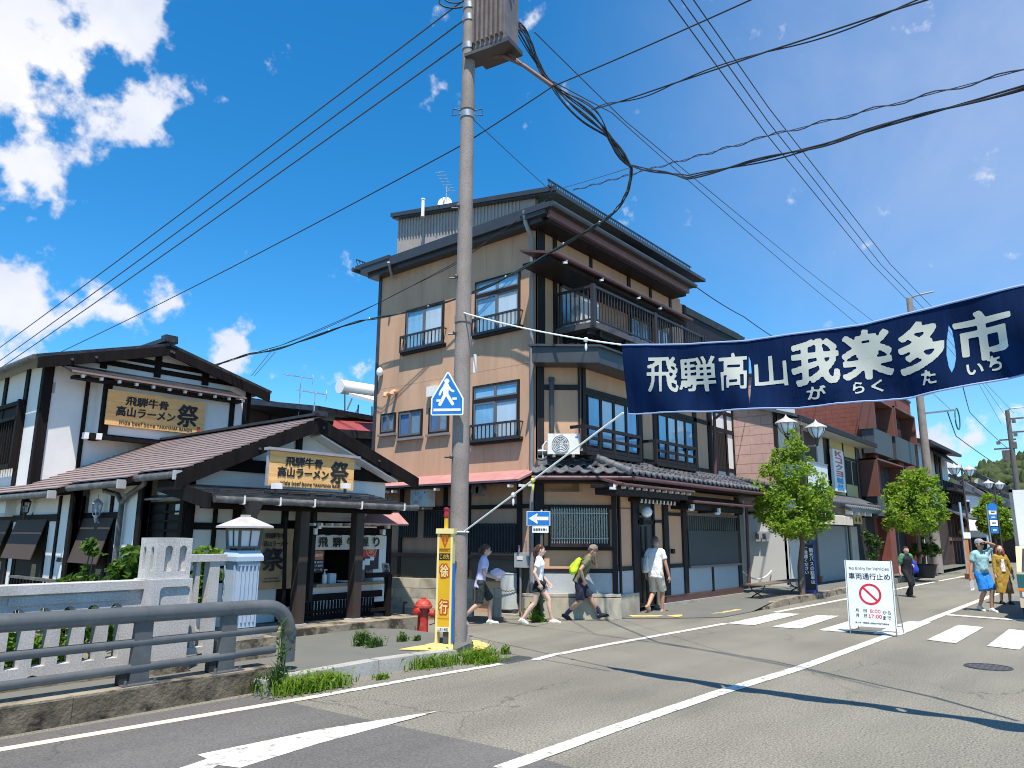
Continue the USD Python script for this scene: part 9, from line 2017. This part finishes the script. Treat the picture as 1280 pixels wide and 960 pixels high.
# three power lines and a lower line to the left
for py, (xm, ym), (xf, yf), lab in ((0, (420, 115), (-160, 548), 'topmost of the three power lines rising from the left to the pole'), (25, (420, 141), (-160, 562), 'middle one of the three power lines rising from the left to the pole'), (52, (420, 161), (-160, 567), 'lowest of the three power lines rising from the left to the pole')):
    wire(lab, [top(py), ond(xf, yf, 52)], .016, .004, WIRET)
wire('single wire from the left behind the pole and cable arm to the top right', [ond(-160, 545, 52), ond(155, 402, 24), top(180, .3), arm_end, ond(938, 0, 9.5), ond(1100, -66, 8.5)], .012, .004, WIRE)
# bundle of service cables from the transformer to the hanging node and on to the left
node = polepx(789, 209, 1.0)
b0, b1, b2 = polepx(645, 30, 0), polepx(664, 62, .2), polepx(690, 104, .4)
bun = Thing('cable_bundle', 'thick bundle of black cables dropping from the transformer to the hanging joint', 'cable', b0); rgw = np.random.default_rng(5)
for k in range(11):
    o1, o2, o3 = rgw.normal(size=3) * .05, rgw.normal(size=3) * .03, rgw.normal(size=3) * .10; slack = rgw.uniform(0, .30) if k > 5 else 0
    ctl = [b0 + o1 * .8, b1 + o1, b2 + o2, polepx(737, 135, .6) + o3 * .5 - A([0, 0, slack]) - side * slack * .9, polepx(762, 170, .8) + o2, node + o2 * .4]
    tt = np.linspace(0, 1, 6); from scipy.interpolate import CubicSpline
    cs_ = CubicSpline(tt, A(ctl)); bun.part('strand', tube(cs_(np.linspace(0, 1, 30)), .011, 5), WIRE, smooth=True)
lp = [node, polepx(782, 245, 1.6), polepx(765, 268, 2.2), polepx(735, 288, 2.8), polepx(670, 326, 4.2), polepx(575, 372, 6.2), polepx(475, 397, 8.5), ond(425, 409, 22), ond(340, 438, 25), ond(280, 453, 27), ond(120, 520, 38), ond(-100, 590, 50)]
cs_ = CubicSpline(np.linspace(0, 1, len(lp)), A(lp)); pl3 = cs_(np.linspace(0, 1, 110))
gc = Thing('service_cable', 'dark green service cable sagging from the hanging joint past the brown house to the left', 'cable', node)
for k in range(4):
    a = k * PI / 2; gc.part('strand', tube([p + .022 * A([math.cos(a + i * .35), math.sin(a + i * .35), math.sin(a * 2 + i * .5)]) for i, p in enumerate(pl3)], .013, 5), WIREG if k < 2 else WIRE, smooth=True)
for i in range(8, 100, 9):
    gc.part('cable_ring', sphere(pl3[i] + A([0, 0, .02]), .035, 1), STEEL)
wire('thin double cable from the house eave down to the left above the shop', [polepx(688, 246, 4.4), polepx(575, 325, 6.0), ond(475, 378, 20), ond(350, 432, 25), ond(270, 455, 28), ond(-100, 610, 52)], .010, .004, WIRE, extra=((.03, 0, .03, 7, .9),))
for k in range(2):
    wire(('left', 'right')[k] + ' drop wire falling from the service cable to the shop roof', [ond(338 + 6 * k, 440, 25), ond(314 + 4 * k, 470, 24)], .009, .0, WIRE, n=4)
# lines over the street
wire('messenger wire with a thicker cable running from the hanging joint to the upper right', [node + A([0, 0, .05]), ond(860, 222, 10.8), ond(1030, 180, 9.6), ond(1280, 107, 8.2), ond(1420, 62, 7.6)], .012, .002, WIRE, extra=((.0, .02, -.03, 9, 1.1), (.01, 0, -.04, 6, .9)))
sp_ = [polepx(716, 238, 2.4), polepx(810, 212, 1.2), ond(960, 170, 10.0), ond(1280, 87, 8.2), ond(1420, 48, 7.6)]
wire('upper straight line of the spiral cable to the right', sp_, .006, .002, WIRET); wire('wavy cable wound along its straight line to the right', sp_, .009, .002, WIRET, n=26, wob=.028)
wire('double cable from the hanging joint to the top right edge', [polepx(740, 137, .6), ond(775, 127, 11.0), ond(840, 105, 10.4), ond(960, 64, 9.5), ond(1110, 15, 8.6), ond(1220, -20, 8)], .012, .003, WIRE, extra=((.01, .01, .05, 5, .8),))
wire('thin long wire from the cable arm across the street behind the banner', [arm_end + A([0, 0, .1]), ond(765, 141, 14), ond(838, 206, 20), ond(1000, 346, 34), ond(1090, 420, 46), P2O + A([0, -1.4, P2Z(519)])], .012, .001, WIRET)
wire('second thin wire beside the long one across the street', [polepx(668, 40, .1), ond(780, 150, 16), ond(1000, 331, 36), ond(1092, 402, 48), P2O + A([0, -2.0, P2Z(488)])], .012, .001, WIRET)
for (xa, xb, xc, xd, yd_, lab, q) in ((836, 959, 1090, 1139, 380, 'left one of the three power lines high over the street', 0), (852, 960, 1100.6, 1156, 387, 'middle one of the three power lines high over the street', 1), (867, 960, 1112.7, 1166, 385, 'right one of the three power lines high over the street', 2)):
    ym = (169, 152, 133.6)[q]; wire(lab, [ond(xa - 60, -84, 11.6), ond(xa, 0, 14), ond(xb, ym, 20), ond(xc, 330, 36), ond(xd, yd_, 46), ond((1223.7, 1228.7, 1233)[q], 480, 68), P3O + A([.5 * q, .6 - .5 * q, P3Z((529, 522, 515)[q])])], .014, .0, WIRE, n=6)
wire('thin wire from the hanging joint back to the house roof corner', [polepx(700, 236, 2.5), node], .006, .004, WIRET)
wire('thin wire from the pole band to the house roof corner', [PB + A([0, 0, zp(150)]) + side * .12, polepx(690, 240, 3.6)], .008, .003, WIRET)
wire('cable from the house eave to the right behind the banner', [ond(868, 357, 22), ond(930, 396, 26), ond(1000, 440, 32)], .016, .012, WIRE)
wire('cable between the two far utility poles', [P2O + A([0, -1.2, P2Z(520)]), ond(1195, 545, 58), P3O + A([0, .6, P3Z(590)])], .03, .003, WIRE); wire('upper cable from the nearer far pole to the farther one', [P2O + A([0, -2.0, P2Z(490)]), ond(1212, 515, 60), P3O + A([0, .4, P3Z(560)])], .025, .004, WIRE)
